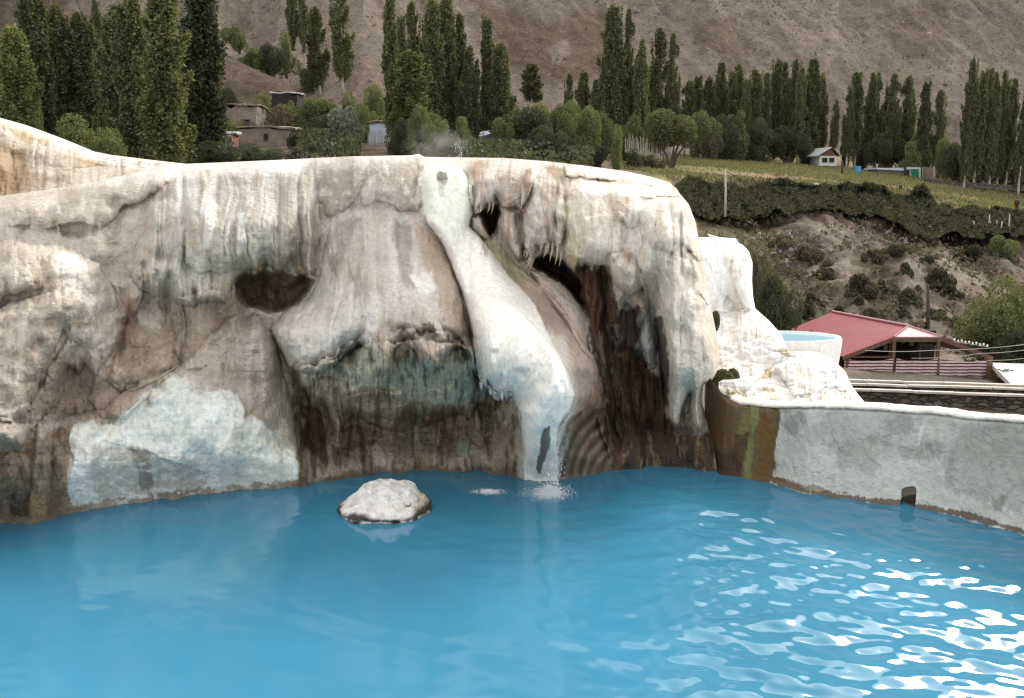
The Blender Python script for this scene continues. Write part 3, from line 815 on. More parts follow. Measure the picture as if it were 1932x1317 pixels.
        ([(880, 560), (950, 580), (1060, 640), (1085, 750), (1050, 920), (985, 920), (960, 740), (890, 690)], (236, 235, 227), 20, .6, 8, .12),
        ([(822, 326), (842, 322), (846, 338), (838, 350), (828, 345)], (84, 80, 68), 3, .85, 5),
        ([(826, 340), (842, 340), (838, 372), (830, 372)], (176, 176, 150), 4, .6, 4),
        ([(1021, 822), (1030, 810), (1037, 806), (1035, 836), (1028, 868), (1019, 892), (1014, 884), (1020, 850)], (92, 80, 60), 2.5, .9, 5),
    ]
    C, Wt = paint(U, V, (190, 178, 160), ops, 3)
    strp = st * (.5 + .5 * np.sin(np.hypot(U - 1180, (V - 915) / 1.3) / 2.6 + 1.5 * fbm(U / 30, V / 40, 0, 87, 2))); C = C * (1 - .5 * strp)[..., None] + lin((140, 112, 82)) * (.28 * st * (1 - strp))[..., None]
    def mottle(poly, col, su, sv, lo, hi, opa, sd):
        w = sstep(-5, 7, sd_poly(U, V, poly)) * sstep(lo, hi, fbm((U + warp * .6) / su, V / sv, 0, sd, 4, .6)) * opa
        C[:] = C * (1 - w[..., None]) + lin(col) * w[..., None]
    FOOT = [(548, 705), (640, 695), (700, 660), (800, 655), (895, 675), (935, 735), (985, 775), (985, 905), (830, 885), (640, 900), (575, 915), (560, 800)]
    mottle(FOOT, (164, 148, 124), 16, 46, .06, .30, .8, 501)
    mottle(FOOT, (118, 84, 46), 22, 50, .15, .4, .6, 502)
    mottle(FOOT, (46, 37, 27), 8, 44, .12, .36, .6, 503)
    mottle([(560, 690), (660, 655), (740, 640), (895, 660), (935, 740), (880, 775), (740, 750), (620, 715)], (186, 190, 168), 7, 30, .0, .3, .7, 504)
    mottle([(620, 690), (660, 640), (740, 630), (895, 640), (915, 720), (740, 730), (640, 715)], (66, 66, 48), 5, 26, .16, .34, .45, 505)
    mottle([(640, 400), (700, 395), (860, 520), (892, 640), (880, 690), (560, 690), (520, 620), (600, 530)], (150, 132, 112), 20, 90, .18, .5, .5, 506)
    REC = [(1090, 505), (1150, 505), (1172, 640), (1205, 660), (1250, 720), (1275, 825), (1340, 820), (1355, 930), (1150, 930), (1128, 690)]
    mottle(REC, (104, 66, 40), 10, 60, .12, .36, .7, 511)
    mottle(REC, (142, 118, 84), 9, 44, .26, .42, .7, 512)
    mottle(REC, (40, 30, 22), 10, 50, .10, .34, .7, 513)
    mottle([(-200, 560), (230, 500), (470, 560), (430, 720), (180, 800), (60, 980), (-200, 1010)], (152, 130, 104), 30, 60, .1, .42, .55, 521)
    mottle([(-200, 440), (250, 330), (470, 500), (400, 720), (130, 800), (-200, 980)], (214, 204, 188), 40, 50, .16, .45, .55, 522)
    mottle(K_DRAPE, (182, 158, 130), 14, 80, .20, .48, .5, 531)
    mottle(K_DRAPE, (238, 234, 228), 18, 70, .10, .40, .6, 532)
    mottle([(885, 300), (1070, 300), (1070, 505), (885, 480)], (170, 134, 102), 9, 80, .10, .36, .6, 541)
    mottle([(330, 320), (600, 320), (600, 540), (330, 560)], (150, 132, 104), 8, 110, .18, .42, .5, 551)
    mottle([(330, 320), (600, 320), (600, 540), (330, 560)], (208, 208, 201), 11, 110, .08, .36, .6, 552)
    mottle(CRUST, (186, 180, 164), 26, 16, .25, .5, .4, 561)
    mottle(CRUST, (226, 230, 230), 18, 12, .12, .36, .6, 562)
    mottle([(570, 296), (800, 294), (800, 400), (600, 420)], (214, 208, 198), 14, 20, .15, .35, .6, 571)
    streak = fbm((U + warp) / 9, V / 120, 0, 71, 3) * .45 + fbm((U + warp) / 3.2, V / 70, 0, 72, 2) * .3 + fbm((U + warp * 2) / 30, V / 160, 0, 73, 3) * .7
    lowc = fbm(U / 70, V / 60, 0, 79, 4)
    C = C * np.where((sd_poly(U, V, [(982, 790), (1060, 790), (1056, 920), (986, 920)]) > 0)[..., None] & (sd_poly(U, V, CASCADE) > 0)[..., None], np.array([1.06, 1.04, 1.0]), 1)
    cas = sstep(-4, 6, sd_poly(U, V, CASCADE))
    crs = sstep(-4, 6, sd_poly(U, V, CRUST))
    amt = (1 - .8 * cas) * (1 - .7 * crs)
    tanc = np.array([1.0, .91, .78])
    k = np.clip((streak * .6 + lowc * .5) * amt, -1, 1)
    C = C * (1 - .30 * k[..., None]) * np.where(k[..., None] > 0, tanc ** (k[..., None] * 1.0), 1)
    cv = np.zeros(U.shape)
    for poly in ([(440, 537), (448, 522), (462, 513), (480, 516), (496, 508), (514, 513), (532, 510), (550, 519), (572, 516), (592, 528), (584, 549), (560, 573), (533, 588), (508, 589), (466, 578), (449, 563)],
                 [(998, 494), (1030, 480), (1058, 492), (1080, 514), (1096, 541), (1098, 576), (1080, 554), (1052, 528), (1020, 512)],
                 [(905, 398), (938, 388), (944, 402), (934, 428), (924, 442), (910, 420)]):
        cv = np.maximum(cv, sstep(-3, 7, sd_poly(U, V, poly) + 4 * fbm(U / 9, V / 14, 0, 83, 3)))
    C = C * (1 - cv[..., None]) + lin((112, 94, 72)) * (1 + .5 * fbm(U / 14, V / 10, 0, 84, 3))[..., None] * cv[..., None]  # hollows painted dark: brown walls, plus cave shade put into the colour
    def at_px(u, v):
        k = np.argmin((U - u) ** 2 + (V - v) ** 2)
        return float(Y.ravel()[k])
    lumc = (C * np.array([.25, .6, .15])).sum(-1, keepdims=True); C = C * .68 + lumc * .32 * np.array([1.0, 1.0, .95])
    masks = np.zeros(U.shape, int)
    masks[cas > 0.5] = 1
    masks[crs > 0.5] = 2
    m = mat_rock("travertine")
    mc = mat_rock("cascade_travertine", 0.55, 0.5)
    root = empty("travertine_cliff", (0, 13, 0))
    objs = sheet_mesh("cliff_face", X3, np.clip(C, .008, .86), Wt, m, masks, (('top', 6.0, -1.2), ('right', 5.0, 0.0), ('left', 6.0, 0.0)),
                      {0: "cliff_face", 1: "cascade", 2: "mineral_crust"}, {0: m, 1: mc, 2: mc}, root)
    for k, o in objs.items():
        o.matrix_parent_inverse = _winv(root)
    rs = random.Random(3)
    for hem, nn, ln, sl, wd, key in (([(893, 402), (905, 396), (918, 390), (930, 384)], 5, 18, -5, 2.6, 'cliff_face'), ([(990, 478), (1003, 482), (1016, 470), (1030, 468), (1044, 462), (1058, 470)], 10, 26, -7, 3.0, 'cliff_face'),
                                ([(1000, 488), (1010, 478)], 3, 46, -12, 3.4, 'cliff_face'), 
                                ([(910, 726), (930, 748), (945, 744), (965, 745)], 4, 11, 1, 3.2, 'cascade')):
        q = resample(hem, nn)
        for (u, v) in q:
            u += rs.uniform(-5, 5); L_ = ln * rs.uniform(.25, 1.3); Yh = at_px(u, v - 7) - .01
            w_ = wd * rs.uniform(.7, 1.3) * Yh / FPX
            mb = MB()
            mb.tube([PV(u - sl * .35, v - 15, Yh + .05), PV(u, v - 4, Yh), PV(u + sl * .4, v + L_ * .45, Yh + .03), PV(u + sl, v + L_, Yh + .05)], [w_ * 1.2, w_ * 1.1, w_ * .65, w_ * .12], 7)
            bmesh.ops.recalc_face_normals(mb.bm, faces=mb.bm.faces)
            me = bpy.data.meshes.new("stalactite"); mb.bm.to_mesh(me); mb.bm.free()
            nv = len(me.vertices); co = np.zeros(nv * 3, np.float32); me.vertices.foreach_get("co", co); co = co.reshape(-1, 3)
            base = lin((204, 192, 174)) if key == 'cliff_face' else lin((230, 234, 230))
            cc = np.repeat(base[None], nv, 0) * rs.uniform(.75, 1)
            a = me.attributes.new("Col", 'FLOAT_COLOR', 'POINT'); a.data.foreach_set("color", np.c_[cc, np.ones(nv)].astype(np.float32).ravel())
            a = me.attributes.new("wet", 'FLOAT', 'POINT'); a.data.foreach_set("value", np.full(nv, .2, np.float32))
            me.materials.append(m); me.polygons.foreach_set("use_smooth", np.ones(len(me.polygons), bool))
            fo = new_obj("stalactite", me, root); fo.matrix_parent_inverse = _winv(root)
    objs[1]["label"] = "smooth white mineral cascade running down to a tongue in the pool"
    objs[2]["label"] = "pale blue white mineral crust low on the left face"
    tag(root, "huge cream and brown travertine cliff with hanging drapery rising from the blue pool", "rock formation")
    return root

cliff = build_cliff()
# ================================================================== the pool
def wave_height(x, y):
    """Small travelling ripples: a swell, crossing chop and rings spreading from the falling water."""
    rng = np.random.RandomState(5)
    z = np.zeros_like(x)
    wx = x + 0.25 * fbm(x * .5, y * .5, 0, 3, 2)
    wy = y + 0.25 * fbm(x * .5, y * .5, 2, 4, 2)
    ring = np.hypot(x - 0.45, y - 12.75)
    rr = 0
    for lam, a in ((0.55, .0042), (0.34, .0022), (0.9, .006)):
        th = rng.uniform(0, 6.28)
        rr = rr + a * np.sin(ring * 2 * math.pi / lam + th + 1.5 * fbm(x * .7, y * .7, lam, 8, 2))
    z = z + rr * np.exp(-ring / 7.0) * (0.5 + 0.5 * sstep(-3, 3, x))
    amp = .27 + 1.22 * sstep(-.1, 2.7, x) * sstep(13.0, 11.0, y) + .25 * fbm(x * .4, y * .4, 0, 6, 2)
    for k in range(26):
        lam = 0.135 * 1.082 ** k
        th = rng.normal(0.35, 0.6)
        a = 0.0039 * lam ** 1.1 * amp * (1 if lam < .6 else .62)
        z = z + a * np.sin((wx * math.sin(th) + wy * math.cos(th)) * 2 * math.pi / lam + rng.uniform(0, 6.28))
    return z

def mat_water():
    t = NT("milky_blue_water")
    co = t.obj()
    body = t.n('ShaderNodeBsdfDiffuse')
    cl = t.noise(co, 0.35, 4, 0.55)
    c = t.mix(t.ramp(cl, 0.3, 0.7), tuple(np.array(WATER_COL) * 0.90), tuple(np.array(WATER_COL) * 1.10))
    t.l(c, body.inputs['Color'])
    gl = t.n('ShaderNodeBsdfGlossy'); gl.distribution = 'BECKMANN'
    gl.inputs['Roughness'].default_value = 0.11
    gl.inputs['Color'].default_value = (1, 1, 1, 1)
    b = t.bump(t.noise(t.scaled(co, (1, 1.6, 1)), 9, 2, 0.4), 0.10, 0.004)
    t.l(b, gl.inputs['Normal'])
    fr = t.n('ShaderNodeFresnel'); fr.inputs['IOR'].default_value = 1.333
    t.l(b, fr.inputs['Normal'])
    mx = t.n('ShaderNodeMixShader')
    t.l(fr.outputs[0], mx.inputs[0]); t.l(body.outputs[0], mx.inputs[1]); t.l(gl.outputs[0], mx.inputs[2])
    t.l(mx.outputs[0], t.out.inputs['Surface'])
    return t.m

WATER_COL = (0.044, 0.206, 0.320)
def build_water():
    us = np.linspace(-700, 2700, 900)
    vs = np.concatenate([np.linspace(862, 1330, 470), np.linspace(1335, 2400, 90)])
    U, V = np.meshgrid(us, vs)
    X = P(U, V, Yw(V))
    X[..., 2] = wave_height(X[..., 0], X[..., 1])
    z = np.zeros(U.shape)
    o = sheet_mesh("water", X, np.zeros(U.shape + (3,)), z, mat_water())[0]
    tag(o, kind="structure")
    return o
water = build_water()

# ------------------------------------------------------------------ boulder in the pool
def build_boulder():
    bm = bmesh.new()
    bmesh.ops.create_icosphere(bm, subdivisions=6, radius=1.0)
    me = bpy.data.meshes.new("boulder"); bm.to_mesh(me); bm.free()
    n = len(me.vertices); co = np.zeros(n * 3, np.float32); me.vertices.foreach_get("co", co); co = co.reshape(-1, 3).astype(float)
    x, y, z = co.T
    r = 1 + .16 * fbm(x * 1.3 + 3, y * 1.3, z * 1.3, 91, 3) + .05 * fbm(x * 4, y * 4, z * 4, 92, 4) - .05 * np.abs(fbm(x * 2.2, y * 2.2, z * 2.2, 93, 3)) + .012 * fbm(x * 14, y * 14, z * 14, 94, 3)
    co = co * r[:, None]
    # pointed to the left, steeper on the right
    yb = float(Yw(962)); sc = yb / FPX
    a_ = np.arctan2(co[:, 1], co[:, 0])
    rr = np.clip(np.hypot(x, y), 0, 1)
    dome = np.where(z > 0, (1 - rr ** 3.0) ** .62, -.4 * (1 - rr ** 2))
    skew = 1 - .30 * np.clip(-x, 0, 1) ** 1.4 + .04 * x
    out = np.c_[co[:, 0] * 84 * sc, co[:, 1] * .62, dome * skew * 44 * sc * (.55 + .45 * np.linalg.norm(co, axis=1))]
    fac = fbm(x * 1.6, y * 1.6, z * 1.6, 191, 3, .5, ridge=True)
    out[:, 2] += np.where(z > 0, .10 * fac + .06 * fbm(x * 3.5, y * 3.5, z * 3.5, 192, 4), 0) * sstep(1, .8, rr)
    out[:, 1] -= .10 * fac * sstep(0, .4, z); out[:, 0] += .05 * fbm(x * 2, y * 2, z * 2, 193, 3) * sstep(0, .3, z)
    h = out[:, 2]
    edge = sstep(.10, .05, h + .085 * fbm(x * 3.4, y * 3.4, z * 3, 95, 4))
    rimw = sstep(.040, .016, h + .02 * fbm(x * 9, y * 9, 0, 96, 3)) * sstep(-.1, .25, fbm(x * 6, y * 6, 0, 196, 3) + .12)
    wl = edge * (1 - .8 * rimw)
    base = lin((238, 236, 232)); dk = lin((56, 44, 33)); grey = lin((178, 172, 164))
    g = sstep(.12, .5, fbm(x * 2.2, y * 2.2, z * 2.2, 97, 4)) * .5
    crack = sstep(.09, .015, np.abs(fbm(x * 2.6 + 7, y * 2.6, z * 2.6, 98, 3))) * .45
    g = np.clip(g + crack * .6, 0, 1)
    c = base * (1 - g[:, None]) + grey * g[:, None]
    oc = sstep(.55, .9, x) * .6; c = c * (1 - oc[:, None]) + lin((160, 136, 92)) * oc[:, None]
    c = c * (1 - wl[:, None]) + dk * wl[:, None]
    out[:, :2] *= (1 + .05 * edge)[:, None]
    me.vertices.foreach_set("co", out.astype(np.float32).ravel())
    a = me.attributes.new("Col", 'FLOAT_COLOR', 'POINT'); a.data.foreach_set("color", np.c_[c, np.ones(n)].astype(np.float32).ravel())
    a = me.attributes.new("wet", 'FLOAT', 'POINT'); a.data.foreach_set("value", edge.astype(np.float32))
    me.polygons.foreach_set("use_smooth", np.ones(len(me.polygons), bool))
    me.materials.append(bpy.data.materials["travertine"])
    o = new_obj("boulder", me)
    o.location = PV(730, 962, yb + .1); o.location.z = 0
    tag(o, "low white boulder with a dark waterline ring standing alone in the pool", "boulder")
build_boulder()

# ------------------------------------------------------------------ concrete pool wall
def build_wall():
    WL = [(1322, 889), (1369, 892), (1410, 898), (1455, 907), (1519, 929), (1598, 940), (1695, 952), (1723, 955), (1813, 973), (1932, 1008), (2100, 1066), (2400, 1190)]
    TOPV = [(1322, 727), (1345, 735), (1370, 752), (1390, 762), (1462, 768), (1598, 769), (1688, 775), (1741, 778), (1827, 789), (1932, 796), (2100, 806), (2400, 815)]
    n = 900
    wl = resample(WL, n, 30)
    ft = np.interp(wl[:, 0], *np.asarray(TOPV, float).T)
    ft = ft + 1.6 * fbm(wl[:, 0] / 40, 0, 0, 201, 4)
    Yb = Yw(wl[:, 1])
    base = P(wl[:, 0], wl[:, 1], Yb)
    zt = P(wl[:, 0], ft, Yb)[:, 2]
    zt = zt - .0
    d = np.gradient(base[:, :2], axis=0); d /= np.linalg.norm(d, axis=1, keepdims=True)
    nrm = np.c_[d[:, 1], -d[:, 0]]          # towards the pool
    if nrm[n // 2, 1] > 0: nrm = -nrm
    m = 220
    tz = np.linspace(-.35, 1, m)
    Z = tz[:, None] * zt[None]
    X = np.repeat(base[None, :, 0], m, 0); Yg = np.repeat(base[None, :, 1], m, 0)
    uu = np.repeat(wl[None, :, 0], m, 0)
    s = np.concatenate([[0], np.cumsum(np.linalg.norm(np.diff(base[:, :2], axis=0), axis=1))])[None] + 0 * Z
    # pixel rows, so that stains can be laid where the photograph has them
    vv = np.repeat(wl[None, :, 1], m, 0) * (1 - np.clip(tz, -1, 1))[:, None] + ft[None] * tz[:, None]
    off = .020 * fbm(s * 1.2, Z * 1.2, 0, 211, 4) + .007 * fbm(s * 6, Z * 6, 0, 212, 4)
    off += .05 * sstep(.05, .0, Z + .02 * fbm(s * 4, Z * 2, 0, 213, 3))                       # ragged foot
    off -= .10 * sstep(1455, 1420, uu) * 0
    left = sstep(1462, 1440, uu + 6 * fbm(s * 2, Z * 5, 0, 214, 3))
    off -= .75 * sstep(1372, 1322, uu) ** 1.5
    off += left * (.05 + .07 * fbm(s * 3, Z * 1.0, 0, 215, 3) + .05 * sstep(.5, -.2, Z))
    # recess of the outlet
    rec = sstep(-2, 2, sd_poly(uu, vv, [(1700, 924), (1710, 920), (1722, 919), (1725, 924), (1725, 953), (1701, 953)]))
    off -= rec * .16
    top_r = sstep(.93, 1.0, np.repeat(tz[:, None], n, 1)); off -= top_r ** 2 * .05
    X = X + nrm[None, :, 0] * off; Yg = Yg + nrm[None, :, 1] * off
    XYZ = np.stack([X, Yg, Z], -1)[::-1]
    U2, V2 = uu[::-1], vv[::-1]
    ops = [
        ([(1455, 760), (2500, 760), (2500, 850), (2000, 850), (1860, 870), (1700, 860), (1560, 850), (1470, 800)], (170, 168, 160), 26, .5, 16),
        ([(1790, 800), (2500, 800), (2500, 1010), (1960, 965), (1932, 955), (1900, 965), (1880, 950), (1840, 930), (1800, 935), (1776, 900), (1790, 860)], (136, 133, 125), 12, .42, 14),
        ([(1860, 940), (1890, 938), (1886, 965), (1868, 960)], (84, 78, 70), 8, .5, 10),
        ([(1560, 840), (1600, 820), (1660, 850), (1640, 890), (1580, 880)], (156, 154, 146), 12, .5, 12),
        ([(1690, 840), (1760, 840), (1760, 870), (1700, 868)], (140, 136, 128), 8, .45, 12),
        ([(1400, 905), (1460, 908), (1522, 930), (1600, 942), (1700, 952), (1820, 974), (1932, 1008), (2400, 1190), (2400, 1166), (1932, 998), (1820, 966), (1700, 946), (1600, 934), (1520, 921), (1460, 899)], (64, 52, 38), 3, .85, 4.5, .3),
        ([(1462, 896), (1530, 916), (1600, 928), (1600, 933), (1520, 924), (1460, 905)], (120, 96, 52), 3, .6, 5),
        ([(1320, 720), (1462, 750), (1466, 790), (1458, 850), (1460, 915), (1320, 905)], (98, 82, 56), 4, .98, 5, .2),
        ([(1335, 740), (1385, 762), (1392, 830), (1372, 900), (1330, 900)], (96, 72, 46), 12, .75, 11, .2),
        ([(1394, 770), (1420, 766), (1416, 850), (1404, 880), (1392, 860)], (122, 112, 66), 9, .65, 10),
        ([(1412, 768), (1426, 766), (1420, 900), (1410, 895)], (124, 132, 84), 5, .7, 6),
        ([(1428, 780), (1458, 776), (1456, 900), (1430, 905)], (104, 74, 34), 8, .7, 8),
        ([(1390, 820), (1410, 815), (1406, 880), (1395, 890), (1385, 860)], (58, 40, 26), 4, .7, 8),
        ([(1330, 850), (1380, 850), (1400, 900), (1330, 910)], (50, 38, 26), 10, .7, 10, .3),
        ([(1500, 770), (1545, 770), (1540, 800), (1520, 812), (1510, 795)], (206, 206, 202), 4, .6, 9),
        ([(1724, 806), (1733, 800), (1727, 838), (1723, 840)], (214, 216, 214), 1.6, .8, 1.5),
        ([(1552, 822), (1557, 822), (1556, 850), (1553, 850)], (206, 206, 202), 1.5, .7, 2),
        ([(1770, 850), (1776, 852), (1770, 870)], (206, 206, 202), 1.5, .7, 2),
        ([(1700, 922), (1724, 918), (1727, 955), (1700, 955)], (140, 130, 116), 2.5, .9, 3),
        ([(1698, 944), (1726, 940), (1727, 956), (1698, 956)], (44, 34, 26), 2, .8, 3),
        ([(1722, 912), (1732, 915), (1732, 952), (1725, 952)], (206, 206, 204), 1.5, .7, 2),
    ]
    Cc, Wt = paint(U2, V2, (196, 196, 189), ops, 301)
    st = fbm(s[::-1] * 5, Z[::-1] * 1.2, 0, 221, 4) * .3 + fbm(s[::-1] * 1.3, Z[::-1] * 1.3, 0, 222, 5)
    Cc = Cc * (1 - .16 * st)[..., None]
    cr = np.zeros(U2.shape)
    for line in ([(1632, 870), (1636, 850), (1640, 842), (1652, 838)], [(1612, 866), (1628, 862), (1640, 868), (1652, 876), (1668, 880)], [(1692, 846), (1712, 842), (1730, 850), (1756, 846)],
                 [(1728, 868), (1744, 862), (1756, 850)], [(1480, 872), (1500, 882), (1520, 886), (1560, 900), (1600, 920)], [(1890, 860), (1910, 868), (1922, 852)], [(1560, 812), (1572, 840), (1590, 850)]):
        d, _ = d_line(U2 + 9 * fbm(U2 / 10, V2 / 10, 0, 31, 3), V2 + 8 * fbm(U2 / 8, V2 / 8, 3, 32, 3), line)
        cr = np.maximum(cr, sstep(1.5, .3, d) * sstep(-.25, .3, fbm(U2 / 14, V2 / 14, 6, 33, 2)))
    bl = sstep(.18, .5, fbm(s[::-1] * 2.2, Z[::-1] * 2.6, 3, 225, 5, .65)); Cc = Cc * (1 - .28 * bl)[..., None]
    Cc = Cc * (1 - .42 * cr)[..., None]
    root = empty("concrete_wall", tuple(base[n // 2]))
    t = mat_rock("concrete", 0.7, 0.25, 0.25)
    o = sheet_mesh("wall_face", XYZ, np.clip(Cc, .01, .8), Wt, t, parent=root)[0]
    o.matrix_parent_inverse = _winv(root)
    # white crusted coping, back face behind it
    th = .30 + .02 * fbm(wl[:, 0] / 30, 3, 0, 231, 3)
    prof = [(-.012, -.018), (.008, -.010), (.010, .006), (.0, .016), (-.06, .026), (-.16, .028), (-.26, .022), (-.31, .02), (-.32, -.06), (-.33, -1.4)]
    keep = wl[:, 0] > 1372
    rows = []
    jit = fbm(wl[:, 0] / 7, 0, 0, 241, 3); jit2 = fbm(wl[:, 0] / 22, 0, 0, 242, 3)
    for k, (a, b) in enumerate(prof):
        e = a + .012 * jit * (1 if a > -.02 else 0)
        rows.append(np.c_[base[:, 0] + nrm[:, 0] * e, base[:, 1] + nrm[:, 1] * e, zt + b + .012 * jit2 * (1 if k < 8 else 0) + (.010 * jit if k in (0, 1) else 0)])
    X2 = np.stack(rows)[:, keep][::-1]
    c2 = np.broadcast_to(lin((206, 204, 197)), X2.shape).copy()
    uu2 = wl[keep, 0][None]
    c2 = c2 * (1 - .10 * np.clip(fbm(uu2 / 25, np.arange(10)[:, None] * .6, 0, 251, 3), -1, 1))[..., None]
    o = sheet_mesh("coping", X2, np.clip(c2, .01, .82), np.zeros(X2.shape[:2]), bpy.data.materials["cascade_travertine"], parent=root)[0]
    o.matrix_parent_inverse = _winv(root)
    o["label"] = "white mineral crusted top edge of the wall"
    tag(root, "curved grey concrete pool wall with a white crusted rim and a brown stained end", "wall")
build_wall()
# ================================================================== white terraces on the right, and the mound behind on the left
def relief(name, top, right, bottom, left, nx, ny, pts, L, base, ops, seed, mat, parent, flute=.03, lump=.05, crest=(14, .35), edge=(20, .5), skirts=None, tint=.25, ledge=None):
    U, V = coons(top, right, bottom, left, nx, ny, 3)
    Y = tps(pts)(U, V) - layers(U, V, L, seed)
    warp = fbm(U / 40, V / 60, 0, seed + 5, 3) * 10
    bl = np.abs(vnoise((U + warp) / 16, V / 60, 0, seed + 24)) + .5 * np.abs(vnoise((U + warp) / 7, V / 30, 0, seed + 25)) + .5 * np.abs(vnoise(U / 30, V / 22, 0, seed + 26))
    Y -= flute * bl * 3.0
    Y -= flute * (fbm((U + warp) / 7, V / 80, 0, seed + 21, 3, .6) * .8 + fbm((U + warp) / 18, V / 110, 0, seed + 23, 2, .5, ridge=True) * .7)
    X = P(U, V, Y)
    Y -= lump * (fbm(X[..., 0] * 1.6, X[..., 1] * 1.6, X[..., 2] * 1.6, seed + 31, 4) * 1.6 + fbm(X[..., 0] * 6, X[..., 1] * 6, X[..., 2] * 5, seed + 41, 4, .6) * .5)
    if ledge:
        Y -= ledge * fbm(U / 40, V / 5.0, 0, seed + 57, 3, .6)
    tt = np.linspace(0, 1, ny)[:, None]; ss = np.linspace(0, 1, nx)[None]
    H_ = np.abs(np.mean(V[-1] - V[0])); W_ = np.abs(np.mean(U[:, -1] - U[:, 0]))
    rt = np.clip(tt * H_ / crest[0], 0, 1); Y += (1 - np.sqrt(1 - (1 - rt) ** 2)) * crest[1]
    rr = np.clip((1 - ss) * W_ / edge[0], 0, 1); Y += (1 - np.sqrt(1 - (1 - rr) ** 2)) * edge[1]
    X = P(U, V, Y)
    C, Wt = paint(U, V, base, ops, seed)
    k = np.clip(fbm((U + warp) / 8, V / 70, 0, seed + 71, 3) * .5 + fbm(U / 40, V / 40, 0, seed + 79, 4) * .6, -1, 1)
    C = C * (1 - tint * k[..., None]) * np.where(k[..., None] > 0, np.array([1, .88, .72]) ** k[..., None], 1)
    o = sheet_mesh(name, X, np.clip(C, .01, .86), Wt, mat, None, skirts or (('top', 3, -.3), ('right', 3, 0)), parent=parent)[0]
    if parent is not None:
        o.matrix_parent_inverse = _winv(parent)
    return o

def steps(n, u0, u1, v0, dv, slope, amp, seed):
    out = []
    for k in range(n):
        us = np.linspace(u0, u1, 26)
        vs = v0 + dv * k + slope * (us - u0) + 10 * fbm(us / 26, k * 3.1, 0, seed + k, 2) + 6 * np.abs(vnoise(us / 11, k * 2.0, 0, seed + 40 + k))
        p = [(float(a), float(b)) for a, b in zip(us, vs)] + [(u1, v0 + 400), (u0, v0 + 400)]
        out.append((p, amp, 13, 4))
    return out

